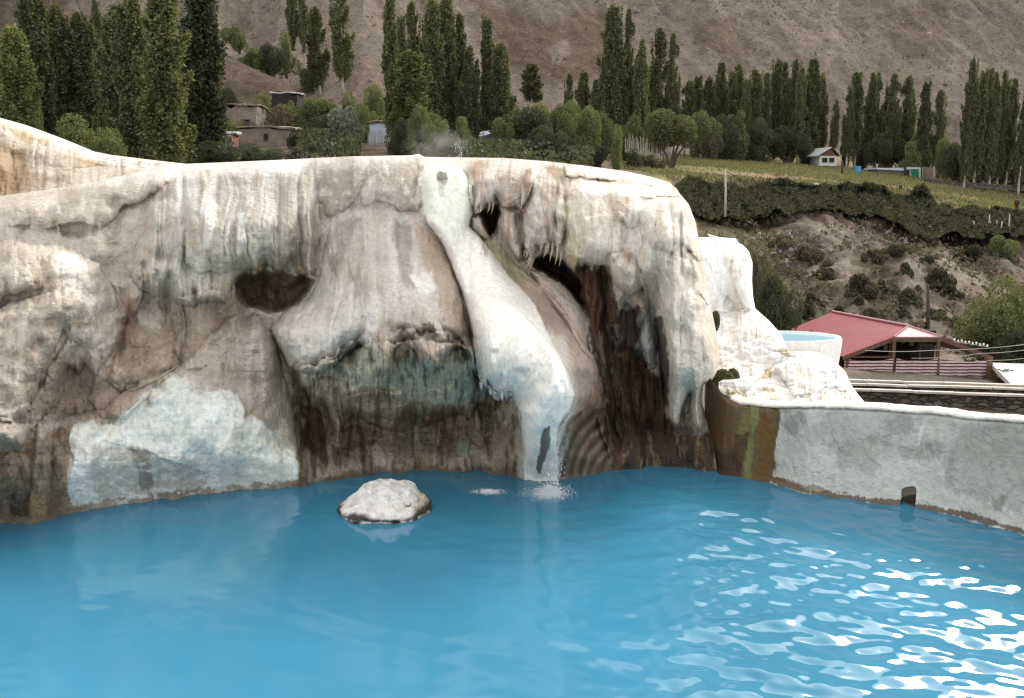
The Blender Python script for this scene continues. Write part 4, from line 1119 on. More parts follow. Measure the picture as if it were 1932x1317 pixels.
def build_terraces():
    m = bpy.data.materials["cascade_travertine"]
    root = empty("travertine_terrace", (5, 16, 0))
    W0 = (228, 230, 230)
    relief("upper_tier",
           [(1270, 453), (1325, 449), (1355, 448), (1388, 450), (1393, 457)],
           [(1393, 457), (1397, 464), (1407, 467), (1414, 476), (1420, 496), (1419, 530), (1421, 560), (1425, 582), (1450, 604), (1472, 628), (1490, 660)],
           [(1270, 690), (1490, 660)], [(1270, 453), (1270, 690)], 220, 240,
           [(1270, 450, 18.2), (1330, 450, 18.0), (1390, 452, 18.3), (1330, 470, 17.6), (1410, 478, 17.8), (1330, 580, 17.1), (1420, 580, 17.3), (1330, 640, 16.4), (1470, 640, 16.5)],
           [([(1260, 468), (1400, 466), (1430, 490), (1430, 582), (1392, 588), (1372, 560), (1356, 588), (1260, 588)], .26, 26, 3),
            ([(1328, 500), (1344, 512), (1362, 556), (1372, 588), (1330, 590), (1260, 590), (1260, 500)], .18, 18, 3),
            ([(1380, 480), (1430, 480), (1430, 582), (1402, 586), (1384, 540)], .14, 16, 3),
            ([(1260, 588), (1425, 584), (1455, 606), (1500, 660), (1260, 660)], .35, 40, 4)],
           W0, [([(1260, 590), (1430, 585), (1480, 640), (1260, 690)], (224, 218, 210), 12, .5, 8)], 401, m, root, .025, .05, (5, .25), (16, .7))
    # basin: a lathe-like lip with water inside
    cx, v0 = 1478, 632
    cY = 17.2
    c = PV(1475, 634, cY)
    rad = 1.03
    n = 160
    th = np.linspace(0, 2 * math.pi, n, endpoint=False)
    wob = 1 + .045 * fbm(np.cos(th) * 1.5, np.sin(th) * 1.5, 0, 421, 3)
    prof = [(.90, -.10), (.93, -.015), (.955, .006), (.985, .004), (1.0, -.03), (1.0, -.12), (.985, -.30), (.97, -.45), (.90, -.62), (.82, -.8), (.75, -1.3), (.6, -2.2)]
    vs = []
    for k, (r, z) in enumerate(prof):
        fl = 1 + (.018 * fbm(th * 14 / 2 / math.pi * 3, z, 0, 431, 3) if k > 3 else 0)
        vs.append(np.c_[c.x + np.cos(th) * rad * r * wob * fl, c.y + np.sin(th) * rad * r * wob * fl * .62, np.full(n, c.z + z)])
    V3 = np.concatenate(vs)
    q = []
    for k in range(len(prof) - 1):
        a = k * n + np.arange(n); b = k * n + (np.arange(n) + 1) % n
        q.append(np.stack([a, a + n, b + n, b], -1))
    cols = np.repeat(lin((234, 230, 226))[None], len(V3), 0) * (1 - .12 * np.clip(fbm(V3[:, 0] * 3, V3[:, 1] * 3, V3[:, 2] * 1, 441, 3), -1, 1))[:, None]
    me = mesh_np("pool_basin", V3, np.concatenate(q), m, True, cols, np.zeros(len(V3)))
    o = new_obj("pool_basin", me, root); o.matrix_parent_inverse = _winv(root)
    wm = NT("terrace_water").set((.30, .54, .64), .12, None)
    V4 = np.c_[c.x + np.cos(th) * rad * .935 * wob, c.y + np.sin(th) * rad * .935 * wob * .62, np.full(n, c.z - .022)]
    V4 = np.r_[V4, [[c.x, c.y, c.z - .022]]]
    me = mesh_np("basin_water", V4, np.stack([np.arange(n), (np.arange(n) + 1) % n, np.full(n, n)], -1), wm)
    w = new_obj("basin_water", me, o); w.matrix_parent_inverse = _winv(o)
    relief("middle_tier",
           [(1270, 592), (1345, 590), (1400, 600), (1440, 622), (1462, 640), (1500, 668), (1520, 672)],
           [(1520, 672), (1545, 680), (1560, 700), (1575, 730), (1590, 775)],
           [(1270, 790), (1590, 775)], [(1270, 592), (1270, 790)], 240, 170,
           [(1270, 592, 16.9), (1400, 600, 16.9), (1500, 668, 16.0), (1345, 640, 16.4), (1345, 700, 16.1), (1450, 700, 16.1), (1520, 675, 16.1), (1270, 790, 15.6), (1450, 770, 15.6), (1590, 775, 15.8)],
           [([(1260, 596), (1400, 600), (1470, 646), (1500, 672), (1440, 676), (1390, 664), (1345, 670), (1260, 668)], .16, 22, 5)] + steps(8, 1260, 1600, 622, 13, .10, .15, 463),
           (228, 229, 229), [([(1340, 650), (1420, 650), (1440, 700), (1350, 710)], (226, 220, 212), 12, .6, 9),
                             ([(1468, 655), (1492, 660), (1490, 674), (1470, 672)], (168, 150, 118), 5, .6, 6)], 461, m, root, .025, .05, (8, .35), (14, .4), tint=.05, ledge=.02)
    relief("lower_tier",
           [(1356, 721), (1364, 716), (1400, 714), (1440, 706), (1462, 690), (1490, 676), (1540, 668), (1568, 674), (1584, 690)],
           [(1584, 690), (1596, 702), (1606, 726), (1622, 748), (1637, 765), (1642, 800)],
           [(1356, 741), (1374, 747), (1392, 760), (1412, 788), (1642, 800)], [(1356, 721), (1356, 741)], 300, 130,
           [(1300, 722, 14.3), (1400, 714, 14.9), (1470, 690, 15.3), (1540, 668, 15.8), (1590, 700, 15.6), (1350, 760, 14.8), (1450, 768, 14.9), (1540, 740, 15.1), (1637, 766, 14.9), (1300, 800, 14.8), (1450, 800, 14.9), (1640, 800, 14.7)],
           [([(1455, 690), (1500, 676), (1545, 668), (1590, 690), (1600, 740), (1560, 730), (1530, 745), (1490, 750), (1480, 720)], .24, 26, 5), ([(1520, 735), (1552, 722), (1590, 724), (1615, 748), (1640, 770), (1640, 800), (1515, 800), (1512, 765)], .2, 22, 5)] + steps(7, 1340, 1660, 690, 12, .10, .13, 491),
           (228, 229, 229), [([(1480, 690), (1530, 690), (1540, 730), (1500, 740)], (228, 216, 202), 12, .5, 10),
                             ([(1430, 696), (1455, 692), (1452, 712), (1432, 714)], (166, 146, 78), 6, .7, 8),
                             ([(1360, 735), (1400, 740), (1420, 752), (1380, 752)], (178, 166, 104), 8, .6, 9),
                             ([(1440, 730), (1462, 735), (1468, 752), (1446, 748)], (178, 162, 106), 7, .6, 8),
                             ([(1540, 745), (1556, 735), (1600, 740), (1590, 758), (1550, 756)], (206, 186, 164), 8, .5, 9)], 481, m, root, .03, .05, (7, .3), (12, .4), tint=.05, ledge=.02)
    for cc, rad_, nm in (((1368, 702), 36, 'big'), ((1350, 600), 22, 'small')):
        pass
    tag(root, "gleaming white stepped travertine terraces with a round water basin beside the cliff", "rock formation")
    # mound behind on the left
    relief_o = relief("travertine_mound",
           [(-760, 40), (-500, 90), (-260, 150), (-120, 190), (0, 224), (60, 249), (130, 277), (200, 291), (280, 301), (350, 309), (420, 318)],
           [(420, 318), (430, 345), (440, 380)], [(-760, 520), (440, 380)], [(-760, 40), (-760, 520)], 480, 150,
           [(-760, 40, 19.5), (-760, 520, 16.5), (-260, 150, 20), (0, 224, 20.5), (200, 291, 20), (420, 318, 19.5), (-260, 470, 17), (0, 370, 17.6), (200, 338, 18.2), (440, 380, 18)],
           [([(-300, 300), (-40, 270), (20, 282), (26, 320), (10, 400), (-300, 500)], .7, 50, 4),
            ([(-300, 200), (0, 245), (100, 280), (200, 312), (120, 320), (40, 290), (-300, 270)], .2, 26, 5)],
           (194, 183, 168), [([(-260, 140), (0, 215), (130, 268), (350, 300), (430, 312), (430, 330), (250, 320), (120, 292), (0, 245), (-260, 190)], (222, 216, 208), 6, .8, 6),
                             ([(-300, 260), (0, 268), (50, 285), (60, 340), (20, 370), (-300, 420)], (150, 126, 94), 16, .75, 9),
                             ([(0, 318), (60, 325), (120, 335), (60, 362), (0, 370)], (120, 92, 62), 12, .5, 8),
                             ([(10, 236), (50, 250), (96, 268), (60, 272), (20, 256)], (168, 140, 88), 7, .6, 8),
                             ([(120, 290), (160, 300), (196, 312), (150, 310)], (172, 138, 84), 6, .6, 8)], 501, bpy.data.materials["travertine"], None,
           .04, .10, (16, .8), (30, .6), tint=.3, ledge=.02)
    tag(relief_o, "ochre and tan travertine mound sloping down behind the cliff at the left edge", "rock formation")
build_terraces()
# ================================================================== valley floor, bank, fields and the mountain
GCOL = {
    -900: [(24, 470), (42, 420), (65, 370), (80, 340), (88, 330), (95, 322), (100, 312), (115, 300), (145, 282), (215, 232)],
    100: [(24, 440), (42, 400), (65, 350), (80, 330), (88, 322), (95, 318), (100, 310), (115, 298), (145, 280), (205, 225)],
    400: [(24, 430), (42, 390), (65, 345), (80, 322), (88, 312), (95, 304), (100, 296), (115, 280), (145, 262), (205, 205)],
    700: [(24, 430), (42, 385), (65, 345), (80, 320), (88, 308), (95, 300), (104, 288), (120, 274), (150, 262), (210, 210)],
    1000: [(24, 520), (42, 460), (70, 400), (85, 350), (90, 335), (98, 315), (105, 302), (130, 292), (160, 280), (220, 236)],
    1240: [(24, 760), (42, 660), (78, 540), (92, 430), (96, 412), (106, 360), (114, 326), (138, 312), (172, 292), (235, 256)],
    1320: [(24, 890), (42, 725), (78, 590), (92, 460), (96, 440), (106, 385), (114, 338), (140, 316), (175, 298), (235, 262)],
    1500: [(24, 900), (42, 740), (78, 615), (92, 472), (96, 448), (108, 388), (116, 350), (145, 324), (185, 306), (250, 275)],
    1700: [(24, 900), (42, 750), (72, 665), (90, 478), (95, 455), (108, 398), (116, 364), (150, 342), (190, 322), (260, 290)],
    1932: [(24, 905), (42, 765), (70, 690), (88, 570), (92, 545), (108, 440), (116, 400), (150, 372), (185, 346), (260, 312)],
    2900: [(24, 930), (42, 790), (70, 720), (88, 590), (92, 565), (108, 470), (116, 430), (150, 400), (185, 372), (260, 330)],
}
_gu = np.array(sorted(GCOL), float)
_gY = np.array([[p[0] for p in GCOL[k]] for k in sorted(GCOL)], float)
_gv = np.array([[p[1] for p in GCOL[k]] for k in sorted(GCOL)], float)

def gcol(u):
    return (np.array([np.interp(u, _gu, _gY[:, k]) for k in range(10)]), np.array([np.interp(u, _gu, _gv[:, k]) for k in range(10)]))
def gv(u, Y):
    """Pixel row of the ground at column u and distance Y."""
    a, b = gcol(float(u))
    return float(np.interp(Y, a, b))
def gY(u, v):
    """Distance at which the ground shows at pixel (u, v)."""
    a, b = gcol(float(u))
    return float(np.interp(-v, -b, a))
def ground_at(u, Y):
    return PV(u, gv(u, Y), Y)

def mat_ground():
    t = NT("valley_soil")
    co = t.obj()
    c = t.attr("Col")
    f1 = t.ramp(t.noise(co, .8, 6, .65), .3, .7, .72, 1.28)
    f2 = t.ramp(t.noise(co, 4.5, 4, .6), .3, .7, .8, 1.2)
    stones = t.ramp(t.vor(co, 1.1), .05, .3, 1.35, 1.0)
    f = t.math('MULTIPLY', t.math('MULTIPLY', f1, f2), stones)
    x = t.n('ShaderNodeVectorMath', operation='SCALE'); t.l(c, x.inputs[0]); t.l(f, x.inputs[3])
    n1 = t.bump(t.noise(co, .7, 6, .7), .8, .6)
    n2 = t.bump(t.noise(co, 5, 4, .6), .6, .08, n1)
    t.set(x.outputs[0], .92, n2); t.val(t.b.inputs['Specular IOR Level'], .1)
    return t.m

def build_ground():
    us = np.concatenate([np.linspace(-900, 1200, 260), np.linspace(1206, 2000, 330), np.linspace(2010, 2900, 60)])
    m = 420
    YY = np.stack([np.interp(us, _gu, _gY[:, k]) for k in range(10)])
    VV = np.stack([np.interp(us, _gu, _gv[:, k]) for k in range(10)])
    tt = np.linspace(0, 9, m)
    i = np.minimum(tt.astype(int), 8); f = (tt - i)[:, None]
    # soften the corners of the profile a little
    Y = YY[i] * (1 - f) + YY[i + 1] * f
    V = VV[i] * (1 - f) + VV[i + 1] * f
    for _ in range(5):
        Y[1:-1] = .25 * Y[:-2] + .5 * Y[1:-1] + .25 * Y[2:]; V[1:-1] = .25 * V[:-2] + .5 * V[1:-1] + .25 * V[2:]
    U = np.repeat(us[None], m, 0)
    X = P(U, V, Y)
    bank = sstep(70, 82, Y) * sstep(116, 106, Y) * sstep(1180, 1320, U)
    n = fbm(X[..., 0] * .12, X[..., 1] * .12, 0, 601, 5, .55)
    gul = fbm(X[..., 0] * .16 + .5 * n, X[..., 1] * .05, 0, 611, 4, .55, ridge=True)
    X[..., 2] += bank * (n * 1.1 + gul * .8 + fbm(X[..., 0] * .7, X[..., 1] * .7, X[..., 2] * .7, 615, 4, .6) * .35)
    X[..., 1] -= bank * gul * 1.0
    X[..., 2] += (1 - bank) * fbm(X[..., 0] * .25, X[..., 1] * .25, 0, 621, 4) * .25
    far = np.stack([X[-1] + np.array([0, k, -3 - .05 * k]) for k in (0.0, 60.0)])
    ops = [
        ([(1100, 330), (1250, 300), (1400, 285), (1560, 290), (1640, 300), (1932, 335), (2900, 360), (2900, 440), (1932, 402), (1760, 375), (1700, 366), (1500, 352), (1330, 340), (1270, 332)], (140, 128, 98), 8, .9, 6),
        ([(1340, 292), (1440, 288), (1560, 306), (1580, 322), (1480, 328), (1340, 304)], (134, 132, 70), 5, .85, 6),
        ([(1270, 318), (1400, 312), (1560, 322), (1560, 332), (1400, 330), (1280, 328)], (136, 132, 78), 4, .7, 5),
        ([(1380, 300), (1560, 312), (1580, 318), (1400, 306)], (92, 100, 58), 3, .55, 5),
        ([(1262, 332), (1330, 322), (1500, 334), (1720, 352), (1932, 372), (1932, 384), (1700, 362), (1480, 346), (1300, 340)], (150, 126, 102), 4, .9, 4),
        ([(1800, 375), (1932, 382), (2900, 410), (2900, 430), (1932, 402), (1840, 396), (1790, 388)], (134, 148, 62), 3, .85, 4),
        ([(1150, 318), (1262, 336), (1270, 350), (1150, 345)], (168, 158, 90), 5, .8, 6),
        ([(1560, 310), (1700, 322), (1800, 340), (1932, 350), (1932, 360), (1780, 352), (1620, 330)], (112, 104, 88), 4, .6, 6),
        # bank
        ([(1490, 450), (1560, 440), (1610, 462), (1640, 520), (1640, 580), (1600, 610), (1540, 590), (1500, 520)], (150, 138, 122), 12, .8, 14),
        ([(1680, 520), (1700, 490), (1760, 480), (1840, 490), (1850, 540), (1780, 560), (1700, 560)], (152, 140, 124), 12, .75, 14),
        ([(1640, 600), (1820, 560), (1860, 640), (1800, 690), (1660, 650)], (140, 128, 112), 14, .7, 14),
        ([(1300, 400), (1450, 420), (1500, 470), (1500, 560), (1520, 640), (1300, 700)], (96, 92, 62), 14, .7, 16),
        ([(1600, 480), (1690, 470), (1690, 560), (1640, 600)], (92, 84, 62), 14, .6, 14),
        ([(1500, 395), (1700, 400), (1850, 430), (1932, 450), (1932, 490), (1700, 455), (1520, 430)], (112, 96, 82), 12, .8, 10),
        ([(1560, 700), (2900, 700), (2900, 800), (1560, 800)], (96, 88, 78), 8, .8, 8),
        # village ground on the left
        ([(560, 268), (800, 255), (1050, 285), (1180, 320), (1000, 318), (800, 300), (560, 305)], (128, 112, 94), 8, .9, 8),
        ([(-900, 200), (420, 190), (560, 250), (520, 320), (-900, 420)], (74, 80, 48), 10, .8, 10),
    ]
    C, W = paint(U, V, (120, 108, 93), ops, 651); C = C * .8
    k = fbm(X[..., 0] * .09, X[..., 1] * .09, 0, 661, 5, .6)
    veg = sstep(.05, .4, fbm(X[..., 0] * .22 + 9, X[..., 1] * .22, 0, 671, 5, .6)) * bank * .7
    C = C * (1 - .25 * k[..., None]); C = C * (1 - veg[..., None]) + lin((70, 68, 44)) * veg[..., None]
    X = np.concatenate([far[::-1], X[::-1]]); C = np.concatenate([np.repeat(C[-1:], 2, 0), C[::-1]])
    o = sheet_mesh("ground", X, np.clip(C, .01, .8), np.zeros(X.shape[:2]), mat_ground())[0]
    tag(o, kind="structure")
build_ground()

def mat_mountain():
    t = NT("mountain_rock")
    co = t.obj()
    c = t.attr("Col")
    f1 = t.ramp(t.noise(co, .30, 8, .7), .3, .7, .68, 1.3)
    f2 = t.ramp(t.noise(co, 1.3, 6, .8), .32, .68, .58, 1.42)
    st = t.ramp(t.vor(co, .45), .05, .22, 1.5, 1.0)
    g = t.ramp(t.noise(co, .11, 3), .5, .6)
    st = t.math('ADD', t.math('MULTIPLY', t.math('SUBTRACT', st, 1.0), g), 1.0)
    sh = t.ramp(t.vor(t.scaled(co, (1, 1, 1.3)), .33), .04, .20, .48, 1.0)
    g2 = t.ramp(t.noise(co, .06, 3), .46, .58)
    sh = t.math('ADD', t.math('MULTIPLY', t.math('SUBTRACT', sh, 1.0), g2), 1.0)
    f = t.math('MULTIPLY', t.math('MULTIPLY', f1, f2), t.math('MULTIPLY', st, sh))
    x = t.n('ShaderNodeVectorMath', operation='SCALE'); t.l(c, x.inputs[0]); t.l(f, x.inputs[3])
    n1 = t.bump(t.noise(co, .25, 8, .72), .9, 2.4)
    n2 = t.bump(t.noise(co, 1.3, 6, .8), 1.0, .9, n1)
    t.set(x.outputs[0], .95, n2); t.val(t.b.inputs['Specular IOR Level'], .08)
    return t.m

def mtn_z0(u):
    a, b = gcol(float(u)); return a[9], float(P(u, b[9], a[9])[2])

def build_mountain():
    us = np.linspace(-900, 2900, 620)
    y9 = np.array([mtn_z0(u)[0] for u in us]); z9 = np.array([mtn_z0(u)[1] for u in us])
    tt = np.linspace(0, 1, 430) ** 1.5
    Y = y9[None] - 12 + tt[:, None] * 620
    dist = tt[:, None] * 620
    x = (us[None] - CX) / FPX * Y * 1.0
    z = z9[None] - 7 + dist * .50 + dist ** 2 * (.00045 + .00025 * sstep(1500, -200, us)[None])
    n = fbm(x * .011, Y * .011, 0, 701, 5)
    gul = fbm((x + 14 * n) * .030 + Y * .006, Y * .008, 0, 711, 5, .55, ridge=True)
    amp = sstep(0, 90, dist)
    rock = sstep(.05, .35, fbm(x * .012 + 40, Y * .012 + 3, 0, 733, 4) + .12 * sstep(900, -100, us)[None] - .1)
    z = z + amp * (n * 16 + gul * 11.0) + sstep(0, 30, dist) * (fbm(x * .10, Y * .10, 0, 721, 5, .6) * 2.0 * (0.35 + rock) + rock * fbm(x * .12 + .3 * gul, Y * .06, 0, 727, 4, .6, ridge=True) * 3.0)
    X = np.stack([x, Y, z], -1)[::-1]
    U = np.repeat(us[None], len(tt), 0)
    ang = np.arctan2(z - EYE, Y)
    V = CY - FPX * np.tan(ang + PITCH)
    ops = [
        ([(-900, -900), (150, -900), (160, 0), (120, 200), (-900, 260)], (84, 68, 58), 40, .75, 24),
        ([(380, -300), (760, -300), (860, 20), (930, 60), (960, 160), (700, 60), (560, 70), (420, 20)], (140, 128, 114), 24, .8, 18),
        ([(900, 0), (1010, 40), (1120, 20), (1180, 120), (1060, 160), (960, 130)], (112, 92, 76), 24, .8, 18),
        ([(1030, 90), (1062, 76), (1070, 100), (1040, 128)], (150, 140, 126), 5, .8, 7),
        ([(1290, 40), (1390, 30), (1400, 130), (1300, 110)], (104, 86, 70), 24, .6, 18),
        ([(1490, -400), (1600, -400), (1580, 40), (1600, 130), (1680, 110), (1620, 180), (1500, 170), (1420, 60)], (142, 128, 114), 20, .7, 18),
        ([(1540, -200), (1560, -200), (1556, 100), (1544, 120)], (156, 144, 130), 6, .8, 5),
        ([(1640, 10), (1760, 0), (1760, 90), (1660, 110)], (106, 86, 74), 20, .5, 18),
        ([(640, 120), (760, 100), (740, 200), (640, 220)], (138, 120, 106), 20, .6, 12),
    ]
    C, W = paint(U, V, (134, 124, 110), ops, 751); C = C * 1.15
    C = C * (1 - .16 * fbm(x * .02, Y * .02, 0, 761, 5, .6) - .10 * gul * rock)[..., None]
    C = C * (1 + .16 * fbm((x + 30 * n) * .045, Y * .007, 0, 771, 4))[..., None]
    o = sheet_mesh("mountain", X, np.clip(C[::-1], .01, .8), np.zeros(U.shape), mat_mountain())[0]
    tag(o, kind="structure")
build_mountain()

def build_spur():
    U, V = coons([(120, 20), (300, 52), (395, 90), (432, 106), (480, 130), (530, 152), (570, 180), (620, 205)], [(620, 205), (640, 235)], [(120, 300), (640, 235)], [(120, 20), (120, 300)], 220, 130, 2)
    Y = tps([(120, 20, 215), (395, 90, 200), (570, 180, 185), (620, 205, 180), (120, 300, 150), (400, 262, 150), (640, 235, 160)])(U, V)
    tt = np.linspace(0, 1, 130)[:, None]
    rt = np.clip(tt / .12, 0, 1); Y = Y + (1 - np.sqrt(1 - (1 - rt) ** 2)) * 10
    X = P(U, V, Y)
    X[..., 2] += (fbm(X[..., 0] * .12, X[..., 1] * .12, X[..., 2] * .12, 801, 5, .6) * 1.3 + fbm(X[..., 0] * .3, X[..., 2] * .12, 0, 805, 4, .6, ridge=True) * .8) * sstep(0, .1, tt)
    C, W = paint(U, V, (134, 116, 100), [([(120, 0), (300, 40), (400, 100), (380, 160), (120, 250)], (110, 92, 78), 20, .6, 14),
                                         ([(420, 150), (560, 180), (640, 230), (400, 260)], (104, 92, 70), 12, .6, 10)], 811)
    C = .85 * C * (1 - .2 * fbm(X[..., 0] * .1, X[..., 1] * .1, X[..., 2] * .1, 815, 5, .6))[..., None]
    o = sheet_mesh("hill", X, C, np.zeros(U.shape), bpy.data.materials["mountain_rock"], None, (('top', 40, -10), ('right', 30, -6)))[0]
    tag(o, kind="structure")
build_spur()
# ================================================================== vegetation
def mat_leaf(name, a, b, trans=.35):
    t = NT(name)
    g = t.n('ShaderNodeNewGeometry'); oi = t.n('ShaderNodeObjectInfo')
    c = t.mix(g.outputs['Random Per Island'], a, b)
    v = t.ramp(oi.outputs['Random'], 0, 1, .80, 1.22)
    x = t.n('ShaderNodeVectorMath', operation='SCALE'); t.l(c, x.inputs[0]); t.l(v, x.inputs[3])
    df = t.n('ShaderNodeBsdfDiffuse'); tr = t.n('ShaderNodeBsdfTranslucent'); gl = t.n('ShaderNodeBsdfGlossy')
    t.l(x.outputs[0], df.inputs[0])
    y = t.mix(1.0, x.outputs[0], (1.25, 1.25, .6), 'MULTIPLY'); t.l(y, tr.inputs[0])
    gl.inputs['Roughness'].default_value = .55; gl.inputs[0].default_value = (.6, .65, .55, 1)
    m1 = t.n('ShaderNodeMixShader'); m1.inputs[0].default_value = trans
    t.l(df.outputs[0], m1.inputs[1]); t.l(tr.outputs[0], m1.inputs[2])
    m2 = t.n('ShaderNodeMixShader'); m2.inputs[0].default_value = .035
    t.l(m1.outputs[0], m2.inputs[1]); t.l(gl.outputs[0], m2.inputs[2])
    t.l(m2.outputs[0], t.out.inputs['Surface'])
    return t.m

LEAF = {
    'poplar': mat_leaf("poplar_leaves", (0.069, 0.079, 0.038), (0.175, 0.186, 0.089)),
    'bright_poplar': mat_leaf("sunlit_poplar_leaves", (0.093, 0.111, 0.047), (0.246, 0.262, 0.113)),  # lighter copy of the poplar leaf, sunlight put into the colour
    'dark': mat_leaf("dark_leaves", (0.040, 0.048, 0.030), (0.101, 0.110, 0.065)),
    'hedge': mat_leaf("hedge_leaves", (0.031, 0.034, 0.021), (0.082, 0.080, 0.049)),
    'green': mat_leaf("green_leaves", (0.083, 0.104, 0.047), (0.196, 0.217, 0.100)),
    'lime': mat_leaf("lime_leaves", (0.106, 0.127, 0.054), (0.220, 0.236, 0.106)),
    'silver': mat_leaf("silver_leaves", (0.145, 0.161, 0.119), (0.287, 0.302, 0.235), .2),
    'dryscrub': mat_leaf("dry_scrub_leaves", (0.058, 0.050, 0.036), (0.131, 0.115, 0.086)),
    'scrub': mat_leaf("scrub_leaves", (0.071, 0.071, 0.045), (0.153, 0.145, 0.093)),
}
BARK = mat_simple("pale_bark", (.42, .38, .32), .85, .35, 9, .5, .02, obj_scale=(2, 2, .4))
BARKD = mat_simple("brown_bark", (.10, .08, .06), .9, .4, 9, .5, .02, obj_scale=(2, 2, .4))

def leaf_quads(cent, size, rng, up=0.0, elong=1.5):
    """Leaf-shaped quads with random orientation."""
    n = len(cent)
    d = rng.normal(size=(n, 3)); d[:, 2] += up
    d /= np.linalg.norm(d, axis=1, keepdims=True)
    e = rng.normal(size=(n, 3)); e -= (e * d).sum(1, keepdims=True) * d; e /= np.linalg.norm(e, axis=1, keepdims=True) + 1e-9
    s = (size * rng.uniform(.6, 1.4, n))[:, None]
    a, b = d * s * elong * .5, e * s * .5
    v = np.stack([cent - a, cent + b - a * .1, cent + a, cent - b - a * .1], 1).reshape(-1, 3)
    return v, np.arange(4 * n).reshape(n, 4)

def poplar_mesh(seed, H=20.0, Rm=1.7, t0=.08, n_br=62, per=230, leaf=.25, waist=.62):
    """Columnar poplar: a trunk and many steep branches, each clothed in leaves."""
    rng = np.random.RandomState(seed)
    cent = []
    def rad(t):
        s = np.clip((t - t0) / (1 - t0), 0, 1)
        return Rm * np.minimum(1, (s / .16) ** .6 + .25) * np.clip((1 - s) / (1 - waist), 0, 1) ** .5
    tops = rng.uniform(.70, 1.0, 6); tops[0] = 1.0
    lead = rng.normal(0, .20, (6, 2)) * Rm
    for k in range(n_br):
        tb = t0 + (1 - t0) * rng.uniform(0, .90) ** 1.05
        ln = rng.uniform(.10, .24) * (1 - .3 * tb)
        te = min(tb + ln, .99)
        ph = rng.uniform(0, 2 * math.pi)
        r0 = .15 * rad(tb); r1 = rad(te) * rng.uniform(.45, 1.15)
        s = rng.uniform(0, 1, per) ** .8
        r = r0 + (r1 - r0) * s ** .55
        z = H * (tb + (te - tb) * s)
        w = .15 * Rm * (1.15 - s) + .06
        wig = .10 * Rm * np.sin(s * 5 + ph * 3)
        c = np.c_[np.cos(ph) * r + wig, np.sin(ph) * r - wig, z] + rng.normal(size=(per, 3)) * np.c_[w, w, w * 2.0]
        cent.append(c)
    for (lx, ly), tp in zip(lead, tops):
        m = int(per * 1.5)
        s = rng.uniform(.35, 1, m)
        w = .13 * Rm * (1.15 - s) + .07
        cent.append(np.c_[lx * s * 2, ly * s * 2, H * tp * s] + rng.normal(size=(m, 3)) * np.c_[w, w, w * 2])
    cent = np.concatenate(cent)
    cent = cent[(cent[:, 2] > H * t0 * .8)]
    v, q = leaf_quads(cent, leaf, rng, .4, 1.3)
    crown = mesh_np("crown", v, q, LEAF['poplar'], False)
    mb = MB()
    zs = np.linspace(-.6, H * .9, 9)
    mb.tube([(rng.normal(0, .05), rng.normal(0, .05), z) for z in zs], [max(.03, .24 * (1 - z / H) ** .8 + .02) if z > 0 else .27 for z in zs], 7)
    bmesh.ops.recalc_face_normals(mb.bm, faces=mb.bm.faces)
    tm = bpy.data.meshes.new("trunk"); mb.bm.to_mesh(tm); mb.bm.free(); tm.materials.append(BARK)
    tm.polygons.foreach_set("use_smooth", np.ones(len(tm.polygons), bool))
    return crown, tm

POP = [poplar_mesh(1), poplar_mesh(2, Rm=1.5, n_br=52), poplar_mesh(3, t0=.12, Rm=1.6), poplar_mesh(4, t0=.10, Rm=1.45, waist=.5), poplar_mesh(5, t0=.14, n_br=46), poplar_mesh(6, t0=.07, waist=.72)]
POP_LEG = [poplar_mesh(11, t0=.50, n_br=40, Rm=1.6), poplar_mesh(12, t0=.46, n_br=40, Rm=1.5)]
POP_BIG = [poplar_mesh(21, t0=.03, n_br=105, per=230, leaf=.24, Rm=1.9, waist=.8), poplar_mesh(22, t0=.03, n_br=95, per=230, leaf=.24, Rm=1.8, waist=.7), poplar_mesh(23, t0=.03, n_br=95, per=210, leaf=.25, Rm=1.7, waist=.8)]

_rng = random.Random(7)
def instance(name, crown, trunk, base, sx, sz, rz, leafmat=None, bark=None):
    r = empty(name, base, rz)
    r.rotation_euler = (_rng.gauss(0, .016), _rng.gauss(0, .016), rz); sx *= _rng.uniform(.86, 1.16)
    c = bpy.data.objects.new("crown", crown); COL.objects.link(c); c.parent = r
    t = bpy.data.objects.new("trunk", trunk); COL.objects.link(t); t.parent = r
    c.scale = (sx, sx, sz); t.scale = (max(.75, sx * .9), max(.75, sx * .9), sz)
    if leafmat:
        c.material_slots[0].link = 'OBJECT'; c.material_slots[0].material = LEAF[leafmat]
    if bark:
        t.material_slots[0].link = 'OBJECT'; t.material_slots[0].material = bark
    return r

ORD = ["first", "second", "third", "fourth", "fifth", "sixth", "seventh", "eighth", "ninth", "tenth", "eleventh", "twelfth", "thirteenth", "fourteenth", "fifteenth", "sixteenth",
       "seventeenth", "eighteenth", "nineteenth", "twentieth"]
def ordinal(i, n):
    return ORD[i] if i < len(ORD) else "number %d" % (i + 1)

